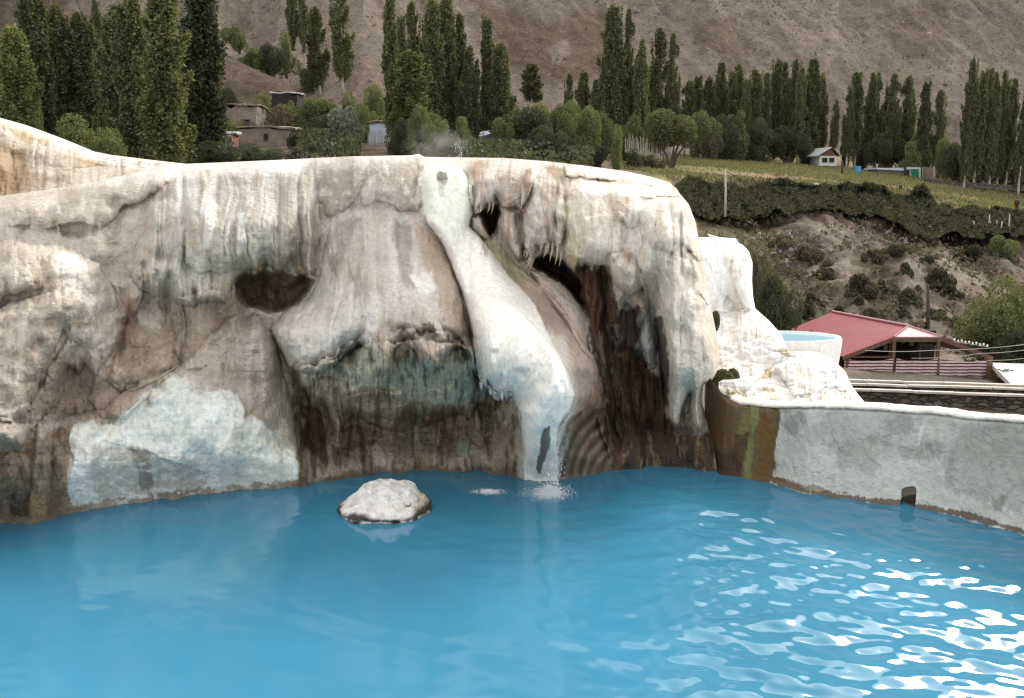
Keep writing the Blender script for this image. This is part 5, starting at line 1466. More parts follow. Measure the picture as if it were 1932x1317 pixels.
def poplars(cluster, where, group, rows, kind='poplar', desc="tall poplar"):
    """rows: (u, top row, crown width px, Y or None, base row or None[, mesh set, leaf material, description])"""
    rows = sorted(rows, key=lambda r: r[0])
    for i, r in enumerate(rows):
        u, vt, w, Y, vb = r[:5]
        ms = r[5] if len(r) > 5 and r[5] else POP
        lm = r[6] if len(r) > 6 and r[6] else kind
        ds = r[7] if len(r) > 7 else desc
        if Y is None: Y = gY(u, vb)
        b = PV(u, vb, Y) if vb is not None else ground_at(u, Y)
        top = PV(u, vt, Y)
        h = top.z - b.z
        cm, tm = ms[_rng.randrange(len(ms))]
        wid = w * Y / FPX * 1.22
        base_w = 3.5 if ms is not POP_BIG else 3.8
        o = instance("poplar_tree", cm, tm, b, wid / base_w, h / 20.0, _rng.uniform(0, 6.28), lm)
        tag(o, "%s, %s from the left %s" % (ds, ordinal(i, len(rows)), where), "tree", group)

poplars('mound', "behind the tan mound", "poplars behind the mound",
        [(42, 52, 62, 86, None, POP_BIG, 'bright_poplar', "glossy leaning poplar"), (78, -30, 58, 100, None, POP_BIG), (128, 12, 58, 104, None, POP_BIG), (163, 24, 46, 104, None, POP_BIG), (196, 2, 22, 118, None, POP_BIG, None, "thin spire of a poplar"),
         (232, 10, 52, 92, None, POP_BIG), (268, -6, 62, 84, None, POP_BIG), (318, -28, 84, 74, None, POP_BIG, 'bright_poplar', "broad sunlit poplar"), (386, -50, 74, 92, None, POP_BIG, 'dark', "dark shaded poplar"),  # sunlit and shaded looks are put into the leaf colours
         (182, 70, 34, 112, None, POP_BIG), (212, 90, 36, 98, None, POP_BIG)])
poplars('hill', "on the slope above the bushes", "poplars on the hillside",
        [(556, -16, 24, 222, 168, POP_LEG, None, "bare stemmed poplar"), (576, -20, 20, 222, 168, POP_LEG, None, "bare stemmed poplar"), (604, 14, 30, 216, 180, None, None, "bushy poplar"), (596, 20, 18, 218, 178), (647, -40, 32, 205, 172, None, None, "lone slim poplar")])
poplars('middle', "in the clump behind the spring", "poplars behind the spring",
        [(744, -14, 36, 112, None), (760, 26, 30, 116, None), (782, 4, 30, 124, None), (776, 98, 52, 106, None, POP_BIG, 'bright_poplar', "leafy light green poplar"), (818, 0, 44, 120, None, POP_BIG), (846, 0, 40, 122, None, POP_BIG), (806, 36, 28, 126, None),
         (874, 26, 26, 124, None), (892, 88, 28, 118, None), (928, 28, 32, 126, None), (948, 84, 44, 122, None, POP_BIG)])
poplars('dark', "in the dark group above the round willow", "dark poplars above the willow",
        [(1142, 50, 24, 150, None), (1158, 12, 34, 150, None, POP_BIG), (1186, 16, 24, 152, None), (1208, 74, 30, 148, None), (1242, 54, 30, 156, None), (1266, 62, 26, 158, None), (1224, 120, 20, 160, None)])
poplars('far', "among the bushes left of the willow", "small poplars left of the willow",
        [(1004, 120, 32, 200, 208), (1074, 140, 18, 175, None), (1098, 136, 34, 165, None), (1126, 150, 26, 162, None)], desc="small distant poplar")
poplars('row', "in the dense row behind the field", "poplars behind the field",
        [(u, v, w, 176 + (k * 37) % 17, None) for k, (u, v, w) in enumerate([(1290, 152, 26), (1312, 140, 26), (1334, 146, 26), (1358, 118, 26), (1374, 134, 22), (1390, 122, 24), (1406, 150, 22), (1424, 132, 28), (1440, 138, 22), (1460, 112, 22), (1474, 118, 22), (1488, 112, 22), (1504, 128, 24), (1524, 112, 32), (1544, 148, 20)])])
poplars('house', "in the row right of the gabled house", "poplars right of the gabled house",
        [(1571, 188, 14, 205, None, None, None, "tiny thin poplar")] + [(u, v, w, 178 + (k * 29) % 13, None) for k, (u, v, w) in enumerate([(1596, 164, 18), (1612, 136, 30), (1634, 138, 20), (1648, 136, 20), (1664, 158, 22), (1680, 138, 26), (1700, 144, 26), (1712, 168, 20)])])
poplars('pair', "of the pair over the white roofed shed", "poplar pair over the shed",
        [(1738, 150, 26, 176, None), (1764, 170, 20, 178, None)], desc="slim poplar")
poplars('edge', "in the clump at the right edge", "poplars at the right edge",
        [(1818, 110, 24, 150, None, None, None, "tallest poplar"), (1836, 128, 26, 152, None), (1852, 130, 26, 156, None), (1866, 136, 22, 152, None), (1880, 134, 22, 154, None), (1896, 148, 20, 157, None), (1920, 152, 22, 150, None), (1938, 190, 20, 152, None), (1960, 160, 26, 150, None)])

# ------------------------------------------------------------------ bushes
def bush_mesh(seed, n=5200, leaf=.06, lumps=14, up=0.0, spread=1.0, elong=1.5, flat=1.0):
    """Unit bush (radius about 1, sitting on z=0): leaves over many lumps."""
    rng = np.random.RandomState(seed)
    cs, rs = [], []
    for k in range(lumps):
        th = rng.uniform(0, 6.28); r = rng.uniform(0, .68) ** .8 * spread; z = rng.uniform(.3, 1.5) * (1 - .45 * r)
        cs.append((math.cos(th) * r, math.sin(th) * r, z * flat)); rs.append(rng.uniform(.22, .42))
    cs = np.array(cs); rs = np.array(rs)
    pk = rng.choice(lumps, n, p=rs ** 2 / (rs ** 2).sum())
    d = rng.normal(size=(n, 3)); d /= np.linalg.norm(d, axis=1, keepdims=True)
    c = cs[pk] + d * (rs[pk] * rng.uniform(.45, 1.08, n) ** .5)[:, None]
    c[:, 2] = np.abs(c[:, 2] - .02) + .02
    v, q = leaf_quads(c, leaf, rng, up, elong)
    crown = mesh_np("crown", v, q, LEAF['green'], False)
    mb = MB()
    for k in range(5):
        e = cs[rng.randint(lumps)]
        mb.tube([(0.05 * rng.normal(), .05 * rng.normal(), -.12), (e[0] * .35, e[1] * .35, e[2] * .45), tuple(e)], [.055, .04, .012], 5)
    bmesh.ops.recalc_face_normals(mb.bm, faces=mb.bm.faces)
    tm = bpy.data.meshes.new("trunk"); mb.bm.to_mesh(tm); mb.bm.free(); tm.materials.append(BARKD)
    return crown, tm
BUSH = [bush_mesh(31), bush_mesh(32, lumps=18), bush_mesh(33, lumps=11)]
BUSH_FINE = [bush_mesh(41, 15000, .040, 20), bush_mesh(42, 15000, .040, 26)]
BUSH_UP = [bush_mesh(51, 11000, .045, 22, 1.4, .8, 2.4)]
BUSH_LOW = [bush_mesh(61, 3200, .085, 12, .4, 1.2, 1.6, .6), bush_mesh(62, 3200, .085, 14, .4, 1.2, 1.6, .6)]

def bush(name, label, u, vt, vb, w, Y=None, mat='green', ms=None, cat='bush', group=None, trunk_h=0.0):
    if Y is None: Y = gY(u, vb)
    if Y < 190: vb = max(vb, gv(u, Y))
    b = PV(u, vb, Y)
    h = (vb - vt) * Y / FPX
    cm, tm = (ms or BUSH)[_rng.randrange(len(ms or BUSH))]
    wid = w * Y / FPX
    hh = 1.78 if ms is not BUSH_LOW else 1.12
    o = empty(name, b - Vector((0, 0, .1)), _rng.uniform(0, 6.28))
    c = bpy.data.objects.new("crown", cm); COL.objects.link(c); c.parent = o
    t = bpy.data.objects.new("trunk", tm); COL.objects.link(t); t.parent = o
    s = (wid / 2.0, wid / 2.0, h / (hh + trunk_h))
    c.scale = s; t.scale = s
    c.location = (0, 0, trunk_h * s[2])
    if trunk_h: t.scale = (s[0], s[1], s[2] * (1 + trunk_h))
    c.material_slots[0].link = 'OBJECT'; c.material_slots[0].material = LEAF[mat]
    tag(o, label, cat, group)
    return o

bush("bush", "bright green feathery bush behind the sloping tan mound", 158, 212, 308, 150, 78, 'lime', BUSH_FINE)
bush("bush", "small bright bush at the far left edge under the glossy poplar", 2, 188, 262, 36, 80, 'lime', BUSH)
bush("bush", "light green bush between the glossy poplar and the feathery bush", 88, 190, 262, 34, 84, 'green', BUSH)
bush("willow_tree", "round dark willow on a short trunk beside the yellow field", 1266, 194, 308, 122, 134, 'poplar', BUSH_FINE, 'tree', None, .45)
bush("tree", "wide dark green tree beside the stone hut", 590, 176, 268, 130, 138, 'green', BUSH_FINE, 'tree', None, .2)
bush("tree", "dark green tree crown right of the wide tree by the hut", 665, 172, 262, 66, 142, 'green', BUSH_FINE, 'tree')
bush("shrub", "silvery grey willow shrub in front of the dark trees", 652, 186, 286, 92, 112, 'silver', BUSH_UP)
bush("bush", "yellow green tree leaning over the white hut", 712, 145, 236, 62, 150, 'lime', BUSH_FINE)
bush("bush", "dark bush left of the hut below the shaded poplar", 405, 262, 318, 90, 88, 'dark', BUSH_FINE)
bush("bush", "dark leafy bush in front of the mud hut", 480, 268, 316, 110, 92, 'dark', BUSH_FINE)
bush("bush", "olive bush right of the mud hut front", 560, 272, 312, 60, 94, 'scrub', BUSH)
bush("tree", "dark tree above the ruined hut walls", 435, 150, 222, 60, 140, 'dark', BUSH_FINE, 'tree')
bush("tree", "mid green tree just left of the haystack", 492, 162, 240, 52, 146, 'green', BUSH_FINE, 'tree')
bush("bush", "hillside bush cluster left of the bare stemmed poplars", 452, 38, 96, 60, 205, 'green', BUSH)
bush("bush", "dark hillside tree left of the bare stemmed poplars", 515, 72, 150, 56, 205, 'dark', BUSH_FINE)
bush("bush", "yellow green hillside bush behind the dark hillside tree", 540, 58, 140, 50, 214, 'lime', BUSH)
bush("bush", "low dark bush at the feet of the bare stemmed poplars", 585, 120, 176, 56, 219, 'green', BUSH)
bush("bush", "hillside bush high up behind the dark shaded poplar", 474, 88, 128, 60, 208, 'green', BUSH)
bush("bush", "light green bush rising out of the steam over the crest", 830, 210, 306, 50, 92, 'lime', BUSH_UP)
bush("bush", "slim light green shrub right of the steam", 858, 236, 308, 30, 90, 'lime', BUSH_UP)
bush("bush", "tall leafy green bush left of the steam", 792, 180, 304, 56, 96, 'green', BUSH_FINE)
bush("tree", "broad dark tree below the far small poplar", 1000, 188, 296, 108, 118, 'dark', BUSH_FINE, 'tree')
bush("tree", "green tree with a rounded crown right of the broad dark tree", 1055, 180, 300, 86, 124, 'green', BUSH_FINE, 'tree')
bush("tree", "loose yellow green tree left of the dark poplars", 1100, 186, 300, 76, 130, 'green', BUSH_FINE, 'tree')
bush("bush", "low dark bush at the foot of the loose tree", 1128, 268, 312, 46, 112, 'dark', BUSH)
bush("shrub", "slender pale green shrub in front of the white fence", 1164, 222, 320, 30, 110, 'lime', BUSH_UP)
bush("bush", "dark low bush right of the slender shrub", 1196, 276, 312, 40, 116, 'dark', BUSH)
bush("bush", "dry grey thorn bush under the round willow", 1228, 284, 316, 56, 122, 'scrub', BUSH_LOW)
bush("bush", "green bush behind the willow at the foot of the poplar row", 1330, 196, 282, 70, 170, 'green', BUSH_FINE)
bush("bush", "pale bush hugging the poplar trunks left of the gabled house", 1390, 200, 282, 66, 172, 'green', BUSH)
bush("bush", "yellow green bush under the slim poplar pair", 1780, 246, 316, 46, 172, 'lime', BUSH_FINE)
bush("bush", "green bush left of the slim poplar pair", 1716, 262, 318, 50, 170, 'green', BUSH)
bush("conifer_tree", "dark spreading evergreen beside the shed", 1800, 256, 336, 62, 158, 'dark', BUSH_FINE, 'tree')
bush("bush", "round dark tree close to the right of the gabled house", 1594, 262, 312, 26, 186, 'dark', BUSH)
bush("shrub", "grey green willow shrub on the bank beside the white terraces", 1356, 388, 470, 98, 62, 'silver', BUSH_UP)
bush("shrub", "large dark round shrub right of the white terraces", 1462, 478, 606, 92, 60, 'dark', BUSH_FINE)
bush("shrub", "olive scrub behind the large dark round shrub", 1418, 440, 560, 66, 72, 'scrub', BUSH_FINE)
bush("tree", "big green leafy tree at the right edge behind the pavilion", 1880, 506, 668, 170, 66, 'green', BUSH_FINE, 'tree')
bush("tree", "dark lower tree at the right edge below the big green one", 1940, 590, 690, 130, 62, 'dark', BUSH_FINE, 'tree')
bush("bush", "round green bush below the leaning white stakes", 1890, 432, 500, 62, 98, 'green', BUSH_FINE)

MORE = [(432, 212, 262, 54, 128, 'green', "leafy bush hiding the foot of the ruined house"), (474, 226, 258, 44, 124, 'dark', "dark bush between the ruined house and the mud house"), (556, 236, 276, 40, 114, 'dark', "dark bush at the right corner of the mud house"), (720, 206, 292, 74, 128, 'green', "mid green tree between the silver shrub and the white hut"), (760, 222, 302, 60, 104, 'dark', "dark low tree in front of the white hut"), (812, 196, 300, 60, 108, 'green', "bushy green tree behind the steam"),
        (872, 214, 300, 46, 108, 'green', "bushy green tree right of the steam shrub"), (900, 196, 270, 60, 128, 'dark', "dark bushy tree behind the blue tarpaulin"), (952, 210, 296, 56, 116, 'green', "green tree left of the broad dark tree"),
        (1030, 226, 302, 70, 112, 'dark', "dark undergrowth bush under the rounded green tree"), (1082, 230, 304, 50, 114, 'dark', "dark undergrowth bush under the loose tree"), (1140, 200, 290, 60, 140, 'green', "green tree under the dark tall group"),
        (1190, 216, 292, 64, 146, 'green', "dull green tree behind the white fence"), (1024, 180, 250, 60, 150, 'lime', "pale green tree far behind the broad dark tree"), (970, 190, 262, 50, 140, 'green', "green tree behind the poplar clump"),
        (1068, 176, 256, 60, 150, 'lime', "pale green tree far behind the rounded tree"), (1364, 214, 286, 60, 172, 'dark', "dark undergrowth tree in the poplar row"),
        (1430, 222, 290, 70, 174, 'dark', "dark undergrowth left in the long poplar row"), (1480, 226, 294, 70, 175, 'dark', "dark undergrowth midway along the long poplar row"), (1516, 224, 298, 44, 178, 'dark', "dark undergrowth at the end of the long poplar row"),
        (1626, 236, 306, 44, 184, 'dark', "dark undergrowth below the poplars by the house"), (1656, 240, 308, 60, 180, 'dark', "dark undergrowth midway in the poplars by the house"), (1696, 238, 310, 54, 180, 'dark', "dark undergrowth at the end of the poplars by the house"),
        (1740, 240, 318, 50, 176, 'green', "green undergrowth below the poplar pair"), (1840, 258, 338, 60, 160, 'dark', "dark undergrowth in the clump beside the evergreen"), (1884, 256, 340, 60, 160, 'dark', "dark undergrowth midway in the right hand clump"),
        (1926, 250, 344, 56, 160, 'dark', "dark undergrowth at the right end of the clump"), (130, 130, 262, 60, 112, 'dark', "dark undergrowth between the mound poplars"), (190, 150, 282, 80, 110, 'dark', "dark undergrowth left of the broad sunlit poplar"),
        (350, 150, 300, 60, 108, 'dark', "dark undergrowth beside the shaded poplar"), (20, 150, 250, 60, 104, 'dark', "dark undergrowth behind the glossy poplar"), (626, 196, 280, 70, 128, 'dark', "dark tree foot behind the silver shrub"), (548, 184, 262, 50, 142, 'green', "green tree rising behind the haystack"),
        (690, 190, 262, 40, 146, 'lime', "pale sapling left of the white hut"), (1340, 240, 290, 40, 168, 'scrub', "dry scrub at the foot of the poplar row")]
for (u, vt, vb, w, Y, m_, lab) in MORE:
    bush("tree", lab, u, vt, vb, w * 1.15, Y, m_, BUSH_FINE if w > 52 else BUSH, 'tree')
SCRUB = [(1532, 470, 42), (1546, 510, 34), (1562, 520, 26), (1620, 540, 60), (1650, 478, 36), (1690, 466, 40), (1706, 508, 34), (1712, 560, 44), (1700, 586, 30), (1740, 486, 28), (1768, 524, 50), (1790, 550, 36), (1822, 470, 44),
         (1836, 480, 30), (1762, 590, 40), (1790, 600, 34), (1640, 600, 50), (1620, 570, 30), (1582, 590, 36), (1518, 590, 44), (1530, 560, 26), (1846, 540, 34), (1672, 530, 24), (1806, 612, 34), (1860, 452, 30), (1476, 452, 36),
         (1500, 620, 40), (1604, 625, 40), (1730, 545, 22), (1560, 490, 20)]
for i, (u, v, w) in enumerate(sorted(SCRUB)):
    bush("scrub_bush", "%s scrub clump on the grey bank, %s from the left" % (["brown", "dark", "dull olive"][i % 3] if w < 36 else "wide dull", ordinal(i, len(SCRUB)) if i < 20 else "%s from the right, counting" % ORD[len(SCRUB) - 1 - i]) if i < 20 else
         "small scrub clump on the grey bank, %s counting from its right end" % ORD[len(SCRUB) - 1 - i],
         u, v - w * .42, v + w * .22, w * 1.35, gY(u, v + w * .22) - 1.2, ['scrub', 'dryscrub', 'hedge'][i % 3], BUSH_LOW, 'bush', "scrub on the bank")

# ------------------------------------------------------------------ the dark hedge along the edge of the field
def build_hedge():
    rng = np.random.RandomState(91)
    top = [(1262, 372), (1276, 344), (1300, 334), (1340, 344), (1400, 352), (1440, 348), (1480, 342), (1530, 346), (1580, 352), (1620, 346), (1670, 346), (1684, 368), (1716, 370), (1730, 352), (1750, 354), (1768, 384), (1800, 398), (1860, 394), (1932, 400), (2100, 408)]
    bot = [(1262, 384), (1285, 404), (1400, 412), (1500, 400), (1600, 398), (1680, 420), (1750, 452), (1800, 440), (1932, 442), (2100, 450)]
    n = 150000
    u = rng.uniform(1262, 2080, n)
    vt = np.interp(u, *np.array(top, float).T) + 11 * fbm(u / 20, 0, 0, 911, 4)
    vb = np.interp(u, *np.array(bot, float).T) + 16 * fbm(u / 24, 3, 0, 912, 3)
    s = rng.uniform(0, 1, n)
    v = vt + (vb - vt) * s
    lump = fbm(u / 18, v / 18, 0, 913, 3)
    aY = np.stack([np.interp(u, _gu, _gY[:, k]) for k in range(10)]); av = np.stack([np.interp(u, _gu, _gv[:, k]) for k in range(10)])
    Yg = np.full(n, 24.0)
    for k in range(9):
        m = (v <= av[k]) & (v > av[k + 1])
        Yg = np.where(m, aY[k] + (aY[k + 1] - aY[k]) * (av[k] - v) / (av[k] - av[k + 1] + 1e-9), Yg)
    Yt = np.interp(vt + 16, [0, 1], [0, 1]) * 0 + 115.5
    Y = np.minimum(Yg, Yt) - 3.6 - lump * 2.0 - rng.uniform(-.8, 1.8, n)
    keep = lump + .3 * rng.normal(size=n) > -.5
    c = P(u, v, Y)[keep]
    vq, q = leaf_quads(c, .23, rng, .3, 1.6)
    o = new_obj("hedge", mesh_np("hedge", vq, q, LEAF['hedge'], False))
    tag(o, "long dark green hedge along the edge of the field above the bank", "hedge")
build_hedge()

# ------------------------------------------------------------------ ground cover, rubble and field grass
def cover(name, label, cat, n, ur, Yr, mask, leaf, up, elong, mat, seed, hmax=.5):
    rng = np.random.RandomState(seed)
    u = rng.uniform(ur[0], ur[1], n * 3); Y = rng.uniform(Yr[0], Yr[1], n * 3)
    aY = np.stack([np.interp(u, _gu, _gY[:, k]) for k in range(10)]); av = np.stack([np.interp(u, _gu, _gv[:, k]) for k in range(10)])
    v = np.full(len(u), 900.0)
    for k in range(9):
        m = (Y >= aY[k]) & (Y < aY[k + 1])
        v = np.where(m, av[k] + (av[k + 1] - av[k]) * (Y - aY[k]) / (aY[k + 1] - aY[k]), v)
    keep = mask(u, v, Y, rng)
    c = P(u, v, Y)[keep][:n]
    c[:, 2] += rng.uniform(0, hmax, len(c)) ** 1.5 + .15
    vq, q = leaf_quads(c, leaf, rng, up, elong)
    tag(new_obj(name, mesh_np(name, vq, q, mat, False)), label, cat, None, "stuff")
cover("ground_cover", "brown scrubby ground cover on the bank", "scrub", 13000, (1300, 2100), (72, 114), lambda u, v, Y, r: fbm(P(u, v, Y)[:, 0] * .35, Y * .35, 0, 21, 4, .6) + .22 * r.normal(size=len(u)) > .26, .26, .5, 1.8, LEAF['dryscrub'], 301, 1.0)
cover("field_grass", "yellow green grass of the terrace fields", "grass", 26000, (1150, 2100), (112, 185), lambda u, v, Y, r: (fbm(P(u, v, Y)[:, 0] * .02, Y * .10, 0, 31, 3) + .12 * r.normal(size=len(u)) > .02) & (v < 410), .22, 2.0, 2.2,
      mat_leaf("field_grass_blades", (.105, .105, .05), (.185, .18, .10), .3), 302, .25)
cover("undergrowth", "dark undergrowth between the village trees", "undergrowth", 34000, (330, 1120), (88, 150), lambda u, v, Y, r: (fbm(P(u, v, Y)[:, 0] * .16, Y * .16, 0, 41, 4) + .2 * r.normal(size=len(u)) > .12) & ((u < 440) | (u > 560)) & ((u < 680) | (u > 770)), .30, .6, 1.6, LEAF['dark'], 303, 1.5)
def rubble():
    rng = np.random.RandomState(77)
    bm = bmesh.new(); bmesh.ops.create_icosphere(bm, subdivisions=1, radius=1.0); bm.verts.ensure_lookup_table()
    bv = np.array([w.co[:] for w in bm.verts]); bf = np.array([[w.index for w in f.verts] for f in bm.faces]); bm.free()
    n = 5200
    u = rng.uniform(1320, 2050, n); s = rng.uniform(0, 1, n)
    ys = np.array([gY(a, 0) if False else 0 for a in u])
    Y = 74 + 33 * s
    aY = np.stack([np.interp(u, _gu, _gY[:, k]) for k in range(10)]); av = np.stack([np.interp(u, _gu, _gv[:, k]) for k in range(10)])
    v = np.full(n, 900.0)
    for k in range(9):
        m = (Y >= aY[k]) & (Y < aY[k + 1]); v = np.where(m, av[k] + (av[k + 1] - av[k]) * (Y - aY[k]) / (aY[k + 1] - aY[k]), v)
    c = P(u, v, Y)
    k = fbm(c[:, 0] * .2, Y * .2, 0, 51, 3) + .3 * rng.normal(size=n) > .05
    c = c[k]; n = len(c)
    r = .06 + .28 * rng.uniform(0, 1, n) ** 4
    sh = 1 + .35 * rng.normal(size=(n, len(bv), 1)) * .6
    V = (bv[None] * sh * (r[:, None, None] * rng.uniform(.6, 1.3, (n, 1, 3))) + c[:, None]).reshape(-1, 3)
    F = (bf[None] + (np.arange(n) * len(bv))[:, None, None]).reshape(-1, 3)
    tag(new_obj("rubble", mesh_np("rubble", V, F, mat_simple("pale_rubble", (.24, .205, .17), .95, .35, .9), False)), "pale stones littering the grey bank", "rubble", None, "stuff")
rubble()

def mountain_specks():
    me = bpy.data.objects["mountain"].data
    n = len(me.vertices); co = np.zeros(n * 3, np.float32); me.vertices.foreach_get("co", co); co = co.reshape(-1, 3).astype(float)
    rng = np.random.RandomState(55)
    co = co[(co[:, 1] < 420) & (np.abs(co[:, 0]) < 330)]
    k = fbm(co[:, 0] * .03, co[:, 1] * .03, 0, 9, 4) + .25 * rng.normal(size=len(co)) > .12
    c = co[k]; c = c[rng.choice(len(c), 4000)] + rng.normal(0, .8, (4000, 3)) * np.array([1, 1, .15])
    vq, q = leaf_quads(np.repeat(c, 4, 0) + rng.normal(0, .28, (16000, 3)) + np.array([0, 0, .25]), .42, rng, .2, 1.4)
    tag(new_obj("hillside_scrub", mesh_np("hillside_scrub", vq, q, LEAF['scrub'], False)), "tiny dry scrub dotted over the brown mountainside", "scrub", None, "stuff")
    bm = bmesh.new(); bmesh.ops.create_icosphere(bm, subdivisions=1, radius=1.0); bm.verts.ensure_lookup_table()
    bv = np.array([w.co[:] for w in bm.verts]); bf = np.array([[w.index for w in f.verts] for f in bm.faces]); bm.free()
    k = fbm(co[:, 0] * .02 + 7, co[:, 1] * .02, 0, 19, 4) + .25 * rng.normal(size=len(co)) > .05
    c = co[k]; m = 8000; c = c[rng.choice(len(c), m)] + rng.normal(0, .8, (m, 3)) * np.array([1, 1, .12])
    r = .12 + .6 * rng.uniform(0, 1, m) ** 5
    V = (bv[None] * (1 + .25 * rng.normal(size=(m, len(bv), 1))) * (r[:, None, None] * rng.uniform(.5, 1.3, (m, 1, 3))) + c[:, None]).reshape(-1, 3)
    F = (bf[None] + (np.arange(m) * len(bv))[:, None, None]).reshape(-1, 3)
    tag(new_obj("scree_stones", mesh_np("scree_stones", V, F, mat_simple("scree_stone", (.24, .205, .17), .95, .4, .25), False)), "loose stones scattered over the brown mountainside", "stones", None, "stuff")
mountain_specks()
# ================================================================== buildings and small things
M_RED = None
def make_mats():
    g = globals()
    t = NT("red_sheet_roof"); co = t.n('ShaderNodeTexCoord').outputs['Object']
    w = t.n('ShaderNodeTexWave'); w.inputs['Scale'].default_value = 2.4; w.bands_direction = 'X'
    t.l(co, w.inputs['Vector'])
    nz = t.noise(co, 1.4, 5)
    t.set(t.mix(t.ramp(nz, .3, .7), (.20, .010, .015), (.26, .022, .028)), .5, t.bump(w.outputs['Fac'], .35, .03))
    g['M_RED'] = t.m
    t = NT("pink_gable_sheet"); co = t.n('ShaderNodeTexCoord').outputs['Object']
    br = t.n('ShaderNodeTexBrick'); br.inputs['Scale'].default_value = 3.2; br.inputs['Color1'].default_value = (.48, .32, .34, 1); br.inputs['Color2'].default_value = (.43, .28, .30, 1); br.inputs['Mortar'].default_value = (.26, .13, .15, 1); br.inputs['Mortar Size'].default_value = .03
    t.l(co, br.inputs['Vector'])
    t.set(br.outputs['Color'], .5); g['M_PINK'] = t.m
    t = NT("striped_cloth"); co = t.n('ShaderNodeTexCoord').outputs['Object']
    sx = t.n('ShaderNodeSeparateXYZ'); t.l(co, sx.inputs[0])
    f = t.math('FRACT', t.math('MULTIPLY', t.math('ADD', sx.outputs[2], t.math('MULTIPLY', t.noise(co, .9, 2), .05)), 5.2))
    st = t.ramp(f, .52, .60)
    t.set(t.mix(st, (.68, .60, .60), (.20, .035, .045)), .9, t.bump(t.noise(co, 2.5, 3), .5, .08)); g['M_STRIPE'] = t.m
    g['M_WOOD'] = mat_simple("brown_timber", (.13, .075, .045), .8, .35, 5, .4, .02)
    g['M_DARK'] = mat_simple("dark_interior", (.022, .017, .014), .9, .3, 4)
    g['M_MUD'] = mat_simple("mud_brick", (.25, .20, .15), .95, .3, 1.4, .6, .1)
    g['M_THATCH'] = mat_simple("dry_hay", (.20, .155, .09), .95, .4, 3, .9, .15, obj_scale=(1, 1, .3))
    g['M_WHITEW'] = mat_simple("white_wall", (.62, .64, .64), .8, .12, 1.5, .2, .03)
    g['M_PALEBLUE'] = mat_simple("pale_blue_sheet", (.50, .58, .62), .6, .1, 1.5, .2, .03)
    g['M_TARP'] = mat_simple("white_roof_sheet", (.62, .66, .74), .5, .1, 1.0, .2, .03)
    g['M_GREEN'] = mat_simple("green_door_paint", (.03, .22, .12), .6, .2, 2)
    g['M_BLUE'] = mat_simple("blue_plastic", (.05, .24, .52), .4, .15, 2)
    g['M_GREYROOF'] = mat_simple("grey_sheet_roof", (.42, .44, .44), .5, .15, 2)
    g['M_BRICK'] = mat_simple("red_brick", (.26, .10, .07), .9, .3, 6)
    g['M_POST'] = mat_simple("weathered_post", (.46, .42, .36), .9, .3, 6)
    g['M_DPOST'] = mat_simple("dark_post", (.07, .055, .045), .9, .3, 6)
    g['M_WIRE'] = mat_simple("pale_cable", (.42, .40, .36), .7, .1, 6)
    g['M_PAVE'] = mat_simple("pale_concrete", (.56, .56, .54), .85, .1, .6, .3, .05)
    t = NT("dry_stone"); co = t.obj((1, 1, 1.9))
    v = t.vor(co, 2.6, 'F1', 'Color'); d = t.vor(co, 2.6, 'DISTANCE_TO_EDGE', 'Distance')
    bw = t.n('ShaderNodeRGBToBW'); t.l(v, bw.inputs[0])
    c = t.mix(t.ramp(bw.outputs[0], .2, .8), (.060, .050, .040), (.17, .145, .118))
    c = t.mix(t.ramp(d, 0, .09), (.035, .028, .022), c)
    t.set(c, .95, t.bump(t.ramp(d, 0, .2), .9, .10)); g['M_STONE'] = t.m
make_mats()

def quadbox(mb, pts, thick):
    mb.poly(pts, thick); return mb

